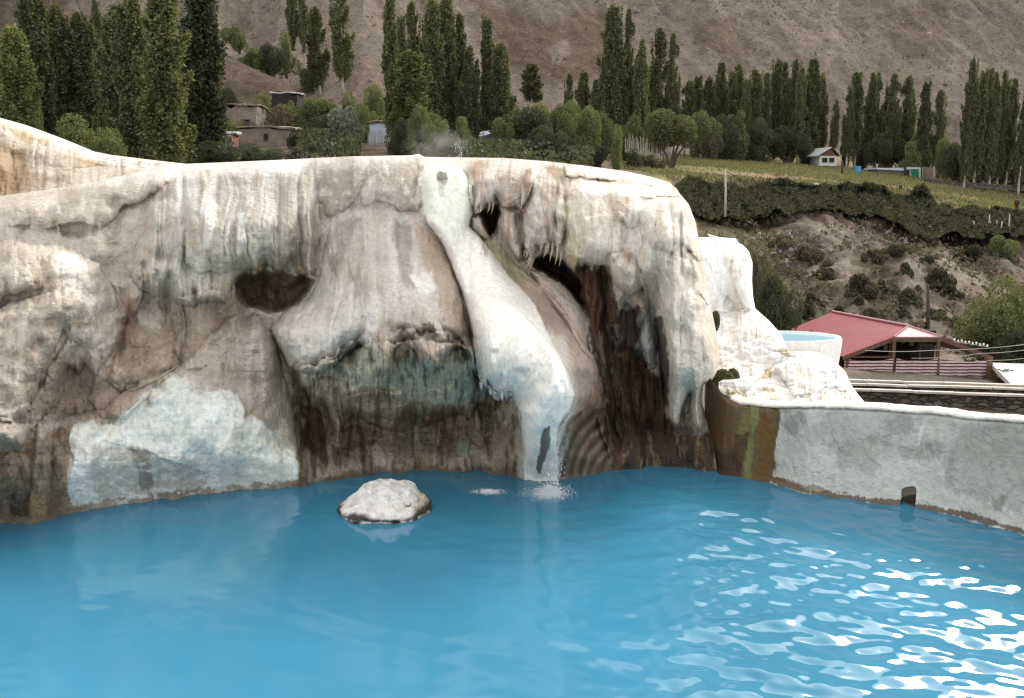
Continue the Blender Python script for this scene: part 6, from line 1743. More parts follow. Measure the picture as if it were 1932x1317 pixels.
# ------------------------------------------------------------------ pavilion with the red roof
def build_pavilion():
    rF, rB = PV(1714, 615.5, 60), PV(1571, 588.5, 66.8)
    eL, eR = PV(1590, 672.5, 58.6), PV(1873, 678.5, 58.6)
    eR.z = eL.z
    hL, hR = PV(1686, 635.5, 58.9), PV(1777, 637.5, 58.9)
    hR.z = hL.z
    dv = rB - rF; dv.z = 0
    back = dv * 1.06
    eLb, eRb = eL + back, eR + back
    root = empty("red_roof_pavilion", (hL.x + 1, 59, eL.z - 2.2))
    nrm = Vector((0, 0, -.07))
    roof = MB(); roof.poly([rF, rB, eLb, eL, hL], nrm); ro = roof.build("roof", M_RED, root)
    r2 = MB(); r2.poly([rF, hR, eR, eRb, rB], nrm); r2.build("roof", M_RED, root)
    g = MB(); g.poly([hL + Vector((0, -.02, .01)), hR + Vector((0, -.02, .01)), rF + Vector((0, -.02, .02))], nrm); g.build("gable_hip", M_PINK, root)
    rc = MB(); rc.tube([rF + Vector((0, 0, .04)), rB + Vector((0, 0, .04))], .08, 8); rc.tube([rF + Vector((0, 0, .04)), hL + Vector((0, -.02, .03))], .05, 6); rc.tube([rF + Vector((0, 0, .04)), hR + Vector((0, -.02, .03))], .05, 6)
    rc.build("ridge_cap", mat_simple("faded_ridge", (.48, .26, .26), .5, .1), ro)
    fa = MB()
    fa.bar(hL + Vector((0, -.03, -.16)), eL + Vector((0, -.03, -.14)), .06, .20); fa.bar(hR + Vector((0, -.03, -.16)), eR + Vector((0, -.03, -.14)), .06, .20)
    fa.bar(hL + Vector((0, -.03, -.17)), hR + Vector((0, -.03, -.17)), .10, .26)
    fa.build("fascia_board", M_WOOD, root)
    Yf = 58.75
    zf = PV(1700, 718, Yf).z
    def top_at(x):
        if x < hL.x: return eL.z + (hL.z - eL.z) * (x - eL.x) / (hL.x - eL.x)
        if x > hR.x: return eR.z + (hR.z - eR.z) * (eR.x - x) / (eR.x - hR.x)
        return hL.z
    for u, off in ((1686, 0), (1769.5, 0), (1697.5, 1.6), (1756, 1.6), (1860, 0), (1600, 0)):
        x = PV(u, 660, Yf).x
        p = MB(); zt = top_at(x) - .12
        p.box((x, Yf + off, (zt + zf) / 2), (.20 if off == 0 else .14, .16, zt - zf), bevel=.01); p.build("post", M_WOOD, root)
    rail = MB()
    zr = PV(1680, 674, Yf).z
    rail.box(((eL.x + hL.x) / 2 + .3, Yf + .1, zr), (abs(hL.x - eL.x) - .5, .08, .10)); rail.build("rail", M_WOOD, root)
    # the striped cloth hung between the posts
    for (u0, u1) in ((1592, 1683), (1689.5, 1766.5), (1772.5, 1860)):
        x0, x1 = PV(u0, 690, Yf).x, PV(u1, 690, Yf).x
        n, m = 26, 12
        vs = []
        zt = PV(1690, 676, Yf).z
        for j in range(m):
            for i in range(n):
                s = i / (n - 1)
                sag = -.14 * math.sin(math.pi * s) * (1 - j / (m - 1)) - (.10 * s if u0 > 1760 else 0) * (1 - j / (m - 1))
                vs.append((x0 + (x1 - x0) * s, Yf - .10 + .04 * math.sin(s * 17 + j * .3) + .03 * math.sin(s * 41), zt + sag + (zf - .02 - zt) * j / (m - 1)))
        q = [(j * n + i, (j + 1) * n + i, (j + 1) * n + i + 1, j * n + i + 1) for j in range(m - 1) for i in range(n - 1)]
        me = mesh_np("striped_cloth", vs, q, M_STRIPE)
        o = new_obj("striped_cloth", me, root); o.matrix_parent_inverse = _winv(root)
    inn = MB()
    inn.box(((eL.x + eR.x) / 2 - .6, 64.5, (zf + hL.z) / 2 - .2), (8.2, .15, hL.z - zf - .5)); inn.build("back_wall", M_DARK, root)  # near-black wall and floor, the interior's shade put into their colour
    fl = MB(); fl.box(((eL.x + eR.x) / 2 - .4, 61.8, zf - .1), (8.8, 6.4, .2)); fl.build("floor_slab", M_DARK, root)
    sd = MB(); a = PV(1864, 681, 58.5); b = PV(1882, 717, 58.5)
    sd.poly([a, PV(1871, 678, 58.5), b, PV(1865, 717, 58.5)], Vector((0, .3, 0))); sd.build("side_board", mat_simple("worn_board", (.20, .13, .06), .9, .3), root)
    it = MB()
    rr = random.Random(4)
    for k in range(7):
        x = PV(1640 + 16 * k, 660, 63).x
        it.box((x, 63.2, zf + 1.2 + rr.random() * .7), (.25, .2, .3 + rr.random() * .3))
    it.build("shelf_clutter", mat_simple("pale_clutter", (.30, .26, .24), .8, .5, 9), root)
    tag(root, "open timber pavilion with a red sheet metal roof and red and white striped cloth railing", "pavilion")
build_pavilion()

# ------------------------------------------------------------------ stepped dry stone terrace walls in front of it
def stone_tier(a, b, Yd, vbot, label):
    """a, b: photo pixels of the front edge of the coping, left and right; the wall runs on beyond them."""
    A, B = PV(a[0], a[1], Yd), PV(b[0], b[1], Yd * .985)
    d = (B - A).normalized()
    A, B = A - d * 4.5, B + d * 4.0
    root = empty("stone_wall", ((A.x + B.x) / 2, Yd, A.z - 2))
    n = 80
    zb = PV(1750, vbot, Yd).z
    rng = np.random.RandomState(int(Yd * 10))
    s = np.linspace(0, 1, n)[None]; t = np.linspace(0, 1, 26)[:, None]
    X = A.x + (B.x - A.x) * s + 0 * t; Y = A.y + (B.y - A.y) * s + .22 * (1 - t) * 0 + .0 * t
    Z = (A.z + (B.z - A.z) * s) * (1 - t) + zb * t
    Y = Y - .12 * t - .06 * fbm(X * 2.2, Z * 2.8, 0, 41, 4)
    o = sheet_mesh("wall_face", np.stack([X, Y, Z], -1), np.full(X.shape + (3,), .2), np.zeros(X.shape), M_STONE, None, (('top', 1.0, -.12),), parent=root)[0]
    o.matrix_parent_inverse = _winv(root)
    c = MB()
    k = 9
    for i in range(k):
        p = A + (B - A) * (i / k) + Vector((0, -.06, .05 + .01 * rng.normal())); q = A + (B - A) * ((i + .985) / k) + Vector((0, -.06, .05 + .01 * rng.normal()))
        c.bar(p, q, .26, .085)
    c.build("coping", mat_simple("pale_coping_%d" % int(Yd * 10), (.50, .46, .40), .9, .2, 2, .4, .04), root)
    tag(root, label, "wall")
stone_tier((1599, 719), (1906, 728), 42.8, 730, "highest and farthest dark stone tier with pale coping below the pavilion")
stone_tier((1606, 726), (1922, 735), 41.7, 738, "middle dark stone tier with pale coping below the pavilion")
stone_tier((1616, 737), (1932, 747.5), 40.5, 815, "tall front dry stone wall with pale coping behind the concrete pool wall")
mb = MB()
mb.poly([PV(1868, 684, 60), PV(2080, 690, 60), PV(2080, 742, 47), PV(1914, 731, 47)], Vector((0, 0, -.25)))
tag(mb.build("pavement", M_PAVE), kind="structure")
rr = random.Random(3)
for k, (u, v) in enumerate(((1890, 702), (1914, 714), (1921, 722))):
    d = MB(); p = PV(u, v, 54)
    for j in range(4):
        a = rr.uniform(0, 3.1); q = p + Vector((rr.uniform(-.2, .2), rr.uniform(-.2, .2), .06))
        d.bar(q, q + Vector((math.cos(a) * .45, math.sin(a) * .5, .05)), .05)
    tag(d.build("twig_litter", M_DPOST), ["small dark twig heap nearest the pavilion on the pale paving", "dark twig heap midway on the pale paving", "dark twig heap at the front of the pale paving"][k], "debris", "twigs on the pale paving")

# ------------------------------------------------------------------ cables and bulbs
def cable(name, pts, r, label, cat="cable", mat=None):
    a = [Vector(p) for p in pts]
    out = []
    for i in range(len(a) - 1):
        for k in range(14):
            s = k / 14
            p = a[i].lerp(a[i + 1], s); p.z -= .25 * 4 * s * (1 - s) * (a[i + 1] - a[i]).length / 12
            out.append(p)
    out.append(a[-1])
    mb = MB(); mb.tube(out, r, 5)
    return tag(mb.build(name, mat or M_WIRE), label, cat)
cable("cable", [PV(1632, 661, 58.3), PV(1760, 661, 57), PV(1990, 642, 52)], .022, "upper pale cable crossing the pavilion front")
cable("cable", [PV(1720, 676, 58.3), PV(1850, 667, 56), PV(1990, 651, 52)], .022, "middle pale cable sloping up to the right across the pavilion")
cable("cable", [PV(1862, 680, 58.2), PV(2000, 664, 52)], .022, "lowest pale cable leaving the pavilion corner")
fo = empty("light_string", tuple(PV(1800, 645, 58)))
sp = [PV(1800 + 62 * k / 9, 644 + 9.5 * k / 9 + (1.5 if k % 2 else 0), 58.2) for k in range(10)]
mb = MB(); mb.tube(sp, .018, 5); mb.build("wire", M_WIRE, fo)
M_BULB = mat_simple("white_bulb_glass", (.75, .72, .62), .25, .05)
for p in sp:
    b = MB(); b.ball(p + Vector((0, -.03, .09)), .07, 1, (1, 1, 1.25)); b.build("bulb", M_BULB, fo, True)
tag(fo, "string of small white bulbs over the right slope of the pavilion roof", "light string")

# ------------------------------------------------------------------ poles and stakes
def pole(name, u, vt, vb, Y, r, mat, label, cat, lean=0.0, group=None, arm=False):
    a, b = PV(u, vb, Y) - Vector((0, 0, .4)), PV(u + lean, vt, Y)
    mb = MB(); mb.tube([a, a.lerp(b, .5) + Vector((r * .4, 0, 0)), b], [r * 1.25, r * 1.1, r * .8], 7)
    if arm:
        mb.bar(b + Vector((-.7, 0, -.4)), b + Vector((.7, 0, -.4)), .09); mb.tube([b + Vector((-.55, 0, -.38)), b + Vector((-.55, 0, -.15))], .05, 6); mb.tube([b + Vector((.55, 0, -.38)), b + Vector((.55, 0, -.15))], .05, 6)
    return tag(mb.build(name, mat, None, True), label, cat, group)
pole("utility_pole", 1368.5, 318, 400, 84, .085, M_POST, "thin pale pole standing against the hedge above the white terraces", "pole")
pole("utility_pole", 1750.5, 536, 632, 76, .13, M_DPOST, "dark wooden pole on the bank behind the pavilion roof", "pole", arm=False)
pole("utility_pole", 1588.5, 303, 326, 150, .16, M_DPOST, "short dark post beside the blue barrel", "pole")
pole("utility_pole", 1708.5, 275, 337, 165, .12, M_DPOST, "thin dark pole at the left end of the white roofed shed", "pole")
cable("cable", [PV(1368.5, 322, 84), PV(1424, 345, 88), PV(1490, 405, 97)], .03, "faint cable running down from the thin pale pole over the hedge", mat=M_DPOST)
ST = [(1826.5, 423, 452, 0), (1838, 417, 430, 1), (1844, 421, 452, -1), (1856, 422, 438, 3), (1866, 405, 418, -1), (1872, 418, 434, 4), (1880, 416, 432, -1), (1887, 417, 432, -4), (1903, 404, 430, -2)]
for i, (u, vt, vb, ln) in enumerate(ST):
    pole("fence_stake", u, vt, vb, 104, .07, M_POST, "pale bare stake on the bank at the right, %s from the left" % ORD[i], "stake", -ln, "stakes on the bank")

# ------------------------------------------------------------------ village
def hut(name, label, u0, u1, vt, vb, Y, depth, mw, windows=(), roofm=None, roof='flat', cat="house", door=None):
    a, b = PV(u0, vb, Y), PV(u1, vb, Y)
    zt = PV((u0 + u1) / 2, vt, Y).z; zb = a.z - .5
    root = empty(name, ((a.x + b.x) / 2, Y + depth / 2, a.z))
    w = MB(); w.box(((a.x + b.x) / 2, Y + depth / 2, (zt + zb) / 2), (b.x - a.x, depth, zt - zb), bevel=.05); 
    bmesh.ops.subdivide_edges(w.bm, edges=w.bm.edges[:], cuts=5, use_grid_fill=True)
    for v_ in w.bm.verts:
        p_ = v_.co; t_ = max(0, min(1, (p_.z - zb) / (zt - zb)))
        p_.z += float(fbm(p_.x * .8, p_.y * .8, 0, 61, 3)) * .75 * t_ ** 3; p_.x += float(fbm(p_.y * .9, p_.z * .9, 3, 62, 3)) * .25; p_.y += float(fbm(p_.x * .9, p_.z * .9, 7, 63, 3)) * .12
    w.build("wall", mw, root)
    cx, hx = (a.x + b.x) / 2, (b.x - a.x) / 2
    if roof == 'flat':
        r = MB(); r.box((cx, Y + depth / 2, zt + .16), (hx * 2 + .5, depth + .5, .2), bevel=.02)
        bmesh.ops.subdivide_edges(r.bm, edges=r.bm.edges[:], cuts=4, use_grid_fill=True)
        for v_ in r.bm.verts:
            v_.co.z += float(fbm(v_.co.x * .8, v_.co.y * .8, 0, 64, 3)) * .3; v_.co.y += float(fbm(v_.co.x * 1.2, 0, 1, 65, 3)) * .3
        r.build("roof", roofm or mw, root)
    for (wu0, wu1, wv0, wv1) in windows:
        p, q = PV(wu0, wv1, Y), PV(wu1, wv0, Y)
        f = MB(); f.box(((p.x + q.x) / 2, Y - .03, (p.z + q.z) / 2), (q.x - p.x + .16, .10, q.z - p.z + .16)); fo = f.build("window", M_WOOD, root)
        g = MB(); g.box(((p.x + q.x) / 2, Y - .07, (p.z + q.z) / 2), (q.x - p.x, .06, q.z - p.z)); g.build("pane", M_DARK, fo)
    if door:
        p, q = PV(door[0], door[3], Y), PV(door[1], door[2], Y)
        f = MB(); f.box(((p.x + q.x) / 2, Y - .05, (p.z + q.z) / 2), (q.x - p.x, .10, q.z - p.z)); f.build("door", door[4], root)
    tag(root, label, cat)
    return root
hut("mud_house", "low brown mud house with one small dark window below the haystack", 452, 550, 243, 272, 118, 5, M_MUD, [(499, 505, 253, 264)])
hut("ruined_house", "crumbling stone house ruin with a rough flat roof left of the haystack", 412, 484, 200, 250, 136, 6, M_MUD, [(455, 470, 226, 236)], M_THATCH)
h = hut("brick_hut", "small red and white banded brick hut left of the mud house", 412, 438, 252, 270, 112, 3, M_BRICK, (), M_GREYROOF)
bd = MB()
for v in (256, 262, 267):
    p, q = PV(411, v, 111.95), PV(439, v + .5, 111.95); bd.bar(p, q, .05, .09)
bd.build("white_bands", M_WHITEW, h)
# haystack
st = MB(); base = PV(527, 246, 124); hb = 40 * 124 / FPX; wb = 44 * 124 / FPX / 2
prof = [(0, wb), (.25, wb * 1.02), (.5, wb * .92), (.72, wb * .7), (.88, wb * .42), (1, wb * .06)]
st.tube([base + Vector((0, 0, -.6))] + [base + Vector((.05 * math.sin(k * 3), 0, z * hb)) for k, (z, r) in enumerate(prof)], [wb] + [r for z, r in prof], 18)
for v_ in st.bm.verts:
    n_ = float(fbm(v_.co.x * 1.3, v_.co.y * 1.3, v_.co.z * 1.3, 5, 2)); v_.co.x += n_ * .25; v_.co.z += n_ * .15
o = st.build("haystack", M_THATCH, None, True)
rng_ = np.random.RandomState(8)
th_ = rng_.uniform(0, 6.28, 2600); zz_ = rng_.uniform(0, 1, 2600); rr_ = np.interp(zz_, [p[0] for p in prof], [p[1] for p in prof]) * rng_.uniform(.96, 1.06, 2600)
vq_, q_ = leaf_quads(np.c_[base.x + np.cos(th_) * rr_, base.y + np.sin(th_) * rr_, base.z + zz_ * hb], .30, rng_, -1.0, 2.6)
sh = new_obj("loose_straw", mesh_np("loose_straw", vq_, q_, M_THATCH, False), o); sh.matrix_parent_inverse = _winv(o)
tag(o, "tall beehive shaped haystack behind the mud house", "haystack")
hut("white_hut", "pale blue white hut half hidden behind trees and a stick fence", 696, 745, 234, 266, 122, 4, M_PALEBLUE, (), M_WOOD)
hut("hillside_house", "dark roofed house peeping over the green trees above the haystack", 512, 560, 176, 196, 170, 6, M_DARK, (), M_GREYROOF)
# stick fence in front of the white hut
def stick_fence(label, u0, u1, v0, v1, Y, n, mat, hv):
    root = empty("stick_fence", tuple(PV((u0 + u1) / 2, v1, Y)))
    rg = random.Random(int(u0))
    for k in range(n):
        s = k / (n - 1); u = u0 + (u1 - u0) * s + rg.uniform(-1, 1)
        b = PV(u, v0 + (v1 - v0) * s + 2, Y); t_ = b + Vector((rg.uniform(-.06, .06), 0, hv * rg.uniform(.75, 1.15)))
        m = MB(); m.tube([b, t_], [.05, .035], 5); m.build("picket", mat, root)
    r = MB(); r.tube([PV(u0, v0 - 3, Y - .08), PV(u1, v1 - 3, Y - .08)], .035, 5); r.build("rail", mat, root)
    tag(root, label, "fence")
stick_fence("rough stick fence in front of the pale blue hut", 694, 760, 272, 276, 112, 22, M_POST, 1.5)
stick_fence("thin brown stick fence in front of the blue tarpaulin", 884, 952, 282, 286, 112, 20, M_DPOST, 1.6)
stick_fence("whitewashed stick fence left of the round willow", 1180, 1262, 286, 300, 134, 30, M_POST, 2.2)
# tarpaulin shelter
tr = empty("tarpaulin_shelter", tuple(PV(912, 262, 124)))
m = MB(); m.poly([PV(893, 251, 123), PV(934, 244, 125), PV(935, 250, 123), PV(896, 260, 122)], Vector((0, .05, -.08))); m.build("canopy_sheet", M_TARP, tr)
m = MB(); m.poly([PV(905, 258, 122.4), PV(925, 254, 122.4), PV(924, 262, 122.4), PV(908, 264, 122.4)], Vector((0, .08, 0))); m.build("blue_flap", M_BLUE, tr)
for u in (896, 912, 934):
    m = MB(); m.tube([PV(u, 272, 122.6), PV(u, 250, 122.6)], .08, 6); m.build("post", M_POST, tr)
tag(tr, "white and blue tarpaulin shelter on posts behind the spring", "shelter")
# gabled house on the field
def gabled():
    Y = 172
    a, b = PV(1546, 306, Y), PV(1578, 306, Y); ze = PV(1550, 294, Y).z; zr = PV(1566, 279, Y).z
    root = empty("gabled_house", ((a.x + b.x) / 2, Y, a.z))
    w = MB(); w.box(((a.x + b.x) / 2, Y + 3, (ze + a.z - .6) / 2), (b.x - a.x, 6, ze - a.z + .6)); w.build("wall", M_WHITEW, root)
    xm = PV(1568, 280, Y).x
    g = MB(); g.poly([Vector((a.x + .1, Y - .05, ze)), Vector((b.x - .1, Y - .05, ze)), Vector((xm, Y - .05, zr - .15))], Vector((0, 5.9, 0))); g.build("gable", M_WOOD, root)
    r = MB(); r.poly([Vector((a.x - .5, Y - .4, ze - .1)), Vector((xm, Y - .4, zr)), Vector((xm - .5, Y + 7, zr)), Vector((a.x - 1.0, Y + 7, ze - .1))], Vector((0, 0, .14))); r.build("roof", M_GREYROOF, root)
    r = MB(); r.poly([Vector((b.x + .5, Y - .4, ze - .1)), Vector((xm, Y - .4, zr)), Vector((xm - .5, Y + 7, zr)), Vector((b.x, Y + 7, ze - .1))], Vector((0, 0, .14))); r.build("roof", M_WOOD, root)
    for u in (1556, 1569):
        p = PV(u, 302, Y); m = MB(); m.box((p.x, Y - .04, p.z), (.9, .1, .8)); fo = m.build("window", M_WOOD, root)
        m = MB(); m.box((p.x, Y - .10, p.z), (.7, .05, .6)); m.build("pane", M_DARK, fo)
    tag(root, "small white house with a grey gable roof at the far edge of the field", "house")
gabled()
# long shed with the white roof and green door
def shed():
    Y = 168
    root = empty("roadside_shed", tuple(PV(1720, 330, Y)))
    m = MB(); a, b = PV(1656, 318, Y), PV(1736, 322, Y); zt = PV(1700, 316, Y).z
    m.poly([PV(1657, 317, Y), PV(1735, 315, Y), PV(1735, 332, Y), PV(1657, 326, Y)], Vector((0, 5, 0))); m.build("wall", mat_simple("shed_stone", (.24, .21, .18), .9, .3, 1.5), root)
    m = MB(); m.poly([PV(1654, 316.5, Y - .4), PV(1738, 318, Y - .4), PV(1738, 323.5, Y - .4), PV(1654, 319.5, Y - .4)], Vector((0, 6, 0))); m.build("roof", M_TARP, root)
    m = MB(); m.poly([PV(1708, 315, Y - .5), PV(1742, 316, Y - .5), PV(1742, 338, Y - .5), PV(1706, 334, Y - .5)], Vector((0, .4, 0))); m.build("front_wall", M_WHITEW, root)
    m = MB(); m.poly([PV(1718, 319, Y - .7), PV(1733, 319, Y - .7), PV(1734, 337, Y - .7), PV(1722, 336, Y - .7)], Vector((0, .2, 0))); m.build("door", M_GREEN, root)
    m = MB(); m.poly([PV(1710, 320, Y - .6), PV(1716, 320, Y - .6), PV(1716, 332, Y - .6), PV(1710, 331, Y - .6)], Vector((0, .1, 0))); m.build("window", M_DARK, root)
    m = MB(); m.poly([PV(1744, 315, Y - .3), PV(1766, 316, Y - .3), PV(1766, 338, Y - .3), PV(1744, 337, Y - .3)], Vector((0, 3, 0))); m.build("side_wall", M_MUD, root)
    for u in (1707, 1739, 1762):
        m = MB(); m.tube([PV(u, 344 if u == 1739 else 336, Y - 1.2), PV(u, 314, Y - 1.2)], .13, 6); m.build("post", M_POST if u > 1750 else M_DPOST, root)
    tag(root, "long shed with a white sheet roof and an open green door", "shed")
shed()
b = empty("water_barrel", tuple(PV(1617.5, 324, 152)))
r_ = 6.2 * 152 / FPX; h_ = 10 * 152 / FPX
m = MB(); m.tube([b.location, b.location + Vector((0, 0, h_ * .33)), b.location + Vector((0, 0, h_ * .36)), b.location + Vector((0, 0, h_ * .9))], [r_, r_, r_ * 1.04, r_], 18); m.build("drum", M_BLUE, b, False)
m = MB(); m.tube([b.location + Vector((0, 0, h_ * .9)), b.location + Vector((0, 0, h_))], [r_ * 1.06, r_ * 1.06], 18); m.build("lid", mat_simple("light_blue_lid", (.12, .36, .62), .4, .1), b)
tag(b, "blue water barrel standing at the edge of the field", "barrel")
# low dry stone field wall on the right
def field_wall():
    us = np.linspace(1742, 2080, 120)
    tp = np.interp(us, [1742, 1800, 1860, 1932, 2080], [337, 341, 346, 351, 358]) + 1.2 * fbm(us / 6, 0, 0, 5, 3)
    bt = np.interp(us, [1742, 1800, 1860, 1932, 2080], [348, 352, 356, 361, 368])
    Y = np.linspace(152, 149, 120)
    rows = [P(us, tp * (1 - t) + bt * t, Y - .25 * t) for t in np.linspace(0, 1, 8)]
    o = sheet_mesh("field_wall", np.stack(rows), np.full((8, 120, 3), .2), np.zeros((8, 120)), M_STONE, None, (('top', .8, -.1),))[0]
    tag(o, "low dry stone field wall under the poplars at the right edge", "wall")
field_wall()
tag(pole("tree_stub", 1536, 345, 352, 116, .3, M_POST, "x", "x", 4), "pale broken stump on top of the hedge", "stump")

# ------------------------------------------------------------------ two people on the field path
def person(u, vb, Y, h, yaw, cloth, legs, label, hat=False):
    """Standing figure, arms hanging; one continuous skinned body with shirt, trousers and hair as pieces over it."""
    b = PV(u, vb, Y)
    root = empty("person", tuple(b), yaw)
    k = h / 1.72
    V_ = [(0, 0, .95), (0, 0, 1.12), (0, .01, 1.36), (0, 0, 1.48), (0, -.01, 1.55), (0, -.015, 1.66), (0, -.005, 1.72)]
    E_ = [(0, 1), (1, 2), (2, 3), (3, 4), (4, 5), (5, 6)]
    R_ = [(.15, .11), (.14, .10), (.17, .11), (.06, .06), (.065, .075), (.08, .095), (.05, .06)]
    for sx in (-1, 1):
        i = len(V_)
        V_ += [(sx * .20, 0, 1.40), (sx * .24, .02, 1.14), (sx * .245, -.03, .90), (sx * .245, -.05, .82)]
        E_ += [(2, i), (i, i + 1), (i + 1, i + 2), (i + 2, i + 3)]
        R_ += [(.055, .055), (.042, .042), (.030, .030), (.038, .022)]
        for f, (dx, dy, L) in enumerate(((-.026, -.012, .085), (-.009, -.014, .095), (.009, -.012, .09), (.026, -.008, .075), (-.05 , -.045, .05))):
            j = len(V_)
            V_ += [(sx * .245 + dx * sx, -.05 + dy, .80 - L * .4), (sx * .245 + dx * sx, -.065 + dy, .80 - L)]
            E_ += [(i + 3, j), (j, j + 1)]
            R_ += [(.009, .009), (.007, .007)]
        i = len(V_)
        V_ += [(sx * .09, 0, .86), (sx * .10, -.01, .48), (sx * .10, .03, .09), (sx * .105, -.13, .04)]
        E_ += [(0, i), (i, i + 1), (i + 1, i + 2), (i + 2, i + 3)]
        R_ += [(.085, .085), (.058, .06), (.04, .045), (.04, .032)]
    me = bpy.data.meshes.new("body")
    me.from_pydata([tuple(c * k for c in v) for v in V_], E_, [])
    o = new_obj("body", me, root)
    md = o.modifiers.new("skin", 'SKIN'); md.use_smooth_shade = True
    for i, r in enumerate(R_):
        me.skin_vertices[0].data[i].radius = (r[0] * k, r[1] * k)
    me.skin_vertices[0].data[0].use_root = True
    sb = o.modifiers.new("sub", 'SUBSURF'); sb.levels = 1; sb.render_levels = 1
    me.materials.append(mat_simple("skin", (.38, .23, .16), .6, .05))
    def sleeve(name, rings, mat):
        m = MB()
        for ring in rings:
            pts, rad = ring
            m.tube([Vector(p) * k for p in pts], [r * k for r in rad], 14)
        me2 = bpy.data.meshes.new(name); bmesh.ops.recalc_face_normals(m.bm, faces=m.bm.faces); m.bm.to_mesh(me2); m.bm.free(); me2.materials.append(mat)
        me2.polygons.foreach_set("use_smooth", np.ones(len(me2.polygons), bool))
        new_obj(name, me2, root)
    sleeve("shirt", [([(0, 0, .86), (0, 0, 1.1), (0, 0, 1.35), (0, 0, 1.45), (0, 0, 1.49)], [.20, .185, .205, .13, .075]),
                     ([(-.16, 0, 1.42), (-.25, .02, 1.14), (-.247, -.03, .92)], [.075, .062, .048]), ([(.16, 0, 1.42), (.25, .02, 1.14), (.247, -.03, .92)], [.075, .062, .048])], cloth)
    sleeve("trousers", [([(sx * .085, 0, .92), (sx * .10, -.01, .5), (sx * .10, .025, .10)], [.115, .085, .065]) for sx in (-1, 1)], legs)
    m = MB(); m.ball((0, .012 * k, 1.665 * k), .108 * k, 2, (.95, 1.05, .92))
    for v_ in list(m.bm.verts):
        if v_.co.y < -.045 * k and v_.co.z < 1.70 * k: m.bm.verts.remove(v_)
    me2 = bpy.data.meshes.new("hair"); m.bm.to_mesh(me2); m.bm.free(); me2.materials.append(cloth if hat else M_DARK); new_obj("hair" if not hat else "headscarf", me2, root)
    m = MB()
    m.ball((0, -.115 * k, 1.615 * k), .016 * k, 1, (1, 1.2, 1.4))
    for sx in (-1, 1): m.ball((sx * .032 * k, -.098 * k, 1.648 * k), .011 * k, 1); m.ball((sx * .086 * k, 0, 1.63 * k), .022 * k, 1, (.5, 1, 1.4))
    me2 = bpy.data.meshes.new("face"); m.bm.to_mesh(me2); m.bm.free(); me2.materials.append(mat_simple("face_skin", (.30, .18, .12), .6, .05)); new_obj("face_features", me2, root)
    tag(root, label, "person")
person(1917.5, 400, 114.5, 1.62, 2.6, mat_simple("dark_red_cloth", (.085, .030, .026), .9, .2), mat_simple("dark_cloth", (.05, .025, .022), .9, .2), "person in dark red clothing standing on the green strip at the right edge", True)
person(1698, 372, 118.5, 1.65, .6, mat_simple("dark_jacket", (.035, .030, .030), .9, .2), mat_simple("dark_trousers", (.03, .03, .035), .9, .2), "person in dark clothing half hidden in the gap of the hedge")
# ================================================================== falling water, spray, steam
def spray(name, label, cat, cents, radii, mat, stretch=None, kind="stuff"):
    bm = bmesh.new(); bmesh.ops.create_icosphere(bm, subdivisions=1, radius=1.0)
    bm.verts.ensure_lookup_table()
    bv = np.array([v.co[:] for v in bm.verts]); bf = np.array([[v.index for v in f.verts] for f in bm.faces]); bm.free()
    n = len(cents)
    st = np.ones((n, 3)) if stretch is None else stretch
    V = (bv[None] * (np.asarray(radii)[:, None, None] * st[:, None, :]) + np.asarray(cents)[:, None]).reshape(-1, 3)
    F = (bf[None] + (np.arange(n) * len(bv))[:, None, None]).reshape(-1, 3)
    o = new_obj(name, mesh_np(name, V, F, mat))
    tag(o, label, cat, None, kind)
    return o

def mat_drop():
    t = NT("white_water_drops")
    t.set((.86, .89, .91), .12)
    t.b.inputs['Subsurface Weight'].default_value = .0
    return t.m
M_DROP = mat_drop()
rg = np.random.RandomState(12)
# jet beside the tongue
n = 1500
u = rg.normal(1040, 9, n); v = 770 + 160 * rg.uniform(0, 1, n) ** .9
u += (v - 770) * .02 + rg.normal(0, 5, n) * (v - 770) / 160
Yj = Yw(925) - .05 - .10 * rg.uniform(0, 1, n) - .25 * np.clip(1 - (v - 770) / 160, 0, 1)
c = P(u, v, Yj)
r = rg.uniform(.0012, .0030, n)
st = np.c_[np.ones(n), np.ones(n), rg.uniform(2, 9, n)]
spray("falling_water", "fine white jet of water drops falling beside the cascade tongue", "water", c, r, M_DROP, st)
n = 110
v = 770 + 155 * rg.uniform(0, 1, n); u = 925 + rg.normal(0, 4 + (v - 770) * .03, n)
spray("drip_water", "thin trickle of drops left of the cascade tongue", "water", P(u, v, Yw(922) - .1 * rg.uniform(0, 1, n)), rg.uniform(.0014, .0030, n), M_DROP, np.c_[np.ones(n), np.ones(n), rg.uniform(1, 2.6, n)])
n = 70
v = 297 - 30 * rg.uniform(0, 1, n) ** 1.4; u = 866 + rg.normal(0, 6, n)
spray("spring_spout", "little spout of drops leaping above the crest of the cliff", "water", P(u, v, 15.6 + rg.normal(0, .1, n)), rg.uniform(.002, .006, n), M_DROP)
# foam where it lands
def foam(name, label, cu, cv, ru, rv, n, hmax):
    rg = np.random.RandomState(int(cu))
    a = rg.uniform(0, 6.28, n); q = np.abs(rg.normal(0, .5, n))
    u = cu + np.cos(a) * q * ru; v = cv + np.sin(a) * q * rv
    c = P(u, v, Yw(v)); hh = hmax * rg.uniform(0, 1, n) ** 3 * np.exp(-q * 1.2)
    c[:, 2] = .003 + hh
    st = np.c_[rg.uniform(1, 2.4, n), rg.uniform(1, 1.8, n), rg.uniform(.35, .9, n)]
    spray(name, label, "foam", c, rg.uniform(.002, .0065, n) * np.exp(-q * .5), M_DROP, st)
foam("splash_foam", "white splash where the jet hits the pool below the cascade tongue", 1036, 931, 46, 15, 4200, .11)
foam("splash_foam", "small patch of white splash left of the cascade tongue", 921, 928, 34, 6, 1100, .03)
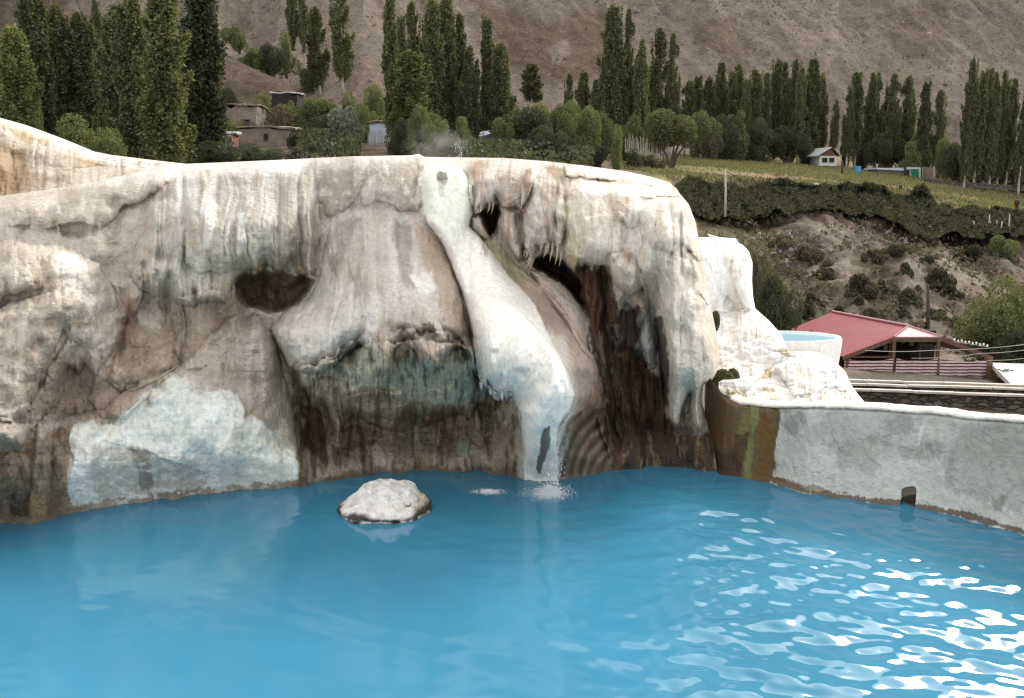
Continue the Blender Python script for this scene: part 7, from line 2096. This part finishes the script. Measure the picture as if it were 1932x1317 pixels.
# steam over the spring
def steam():
    c = PV(826, 276, 15.9)
    m = MB(); m.ball((0, 0, 0), 1.0, 3)
    o = m.build("steam", None or bpy.data.materials.new("steam_vapour"))
    o.location = c; o.scale = (.62, .5, .42)
    mt = bpy.data.materials["steam_vapour"]; mt.use_nodes = True
    nt = mt.node_tree; nt.nodes.clear()
    out = nt.nodes.new("ShaderNodeOutputMaterial"); vol = nt.nodes.new("ShaderNodeVolumePrincipled")
    vol.inputs['Color'].default_value = (.95, .95, .93, 1); vol.inputs['Anisotropy'].default_value = .2
    tc = nt.nodes.new("ShaderNodeTexCoord"); no = nt.nodes.new("ShaderNodeTexNoise"); no.inputs['Scale'].default_value = 2.2; no.inputs['Detail'].default_value = 4
    nt.links.new(tc.outputs['Object'], no.inputs['Vector'])
    ln = nt.nodes.new("ShaderNodeVectorMath"); ln.operation = 'LENGTH'; nt.links.new(tc.outputs['Object'], ln.inputs[0])
    fa = nt.nodes.new("ShaderNodeMapRange"); fa.inputs[1].default_value = 1.0; fa.inputs[2].default_value = .1; fa.inputs[3].default_value = 0; fa.inputs[4].default_value = 1; nt.links.new(ln.outputs['Value'], fa.inputs[0])
    nr = nt.nodes.new("ShaderNodeMapRange"); nr.inputs[1].default_value = .42; nr.inputs[2].default_value = .72; nt.links.new(no.outputs['Fac'], nr.inputs[0])
    mu = nt.nodes.new("ShaderNodeMath"); mu.operation = 'MULTIPLY'; nt.links.new(fa.outputs[0], mu.inputs[0]); nt.links.new(nr.outputs[0], mu.inputs[1])
    m2 = nt.nodes.new("ShaderNodeMath"); m2.operation = 'MULTIPLY'; m2.inputs[1].default_value = .7; nt.links.new(mu.outputs[0], m2.inputs[0])
    nt.links.new(m2.outputs[0], vol.inputs['Density']); nt.links.new(vol.outputs[0], out.inputs['Volume'])
    tag(o, "faint wisp of steam rising over the spring on the crest", "steam", None, "stuff")
steam()
# moss tufts on the white terrace
for (u, v, w, h, Y, lab, ml) in ((1364, 706, 44, 26, 14.6, "round green moss tuft on the white ledge beside the cliff", 'green'), (1382, 703, 26, 20, 14.75, "olive moss tuft right of the green tuft on the white ledge", 'scrub'), (1350, 606, 16, 40, 15.6, "thin strip of moss in the cleft between cliff and terrace", 'scrub')):
    rgm = np.random.RandomState(int(u)); n = 2200
    d = rgm.normal(size=(n, 3)); d /= np.linalg.norm(d, axis=1, keepdims=True); d *= rgm.uniform(.4, 1, (n, 1)) ** .5
    d[:, 2] = np.abs(d[:, 2]) if h < 30 else d[:, 2]
    b = PV(u, v + h / 2 if h < 30 else v, Y); s = Y / FPX
    c = np.array(b)[None] + d * np.array([w / 2 * s, w / 2 * s, h * s * (.9 if h < 30 else .5)])
    vq, q = leaf_quads(c, .018, rgm, .6, 2.0)
    tag(new_obj("moss_tuft", mesh_np("moss_tuft", vq, q, LEAF[ml], False)), lab, "moss")
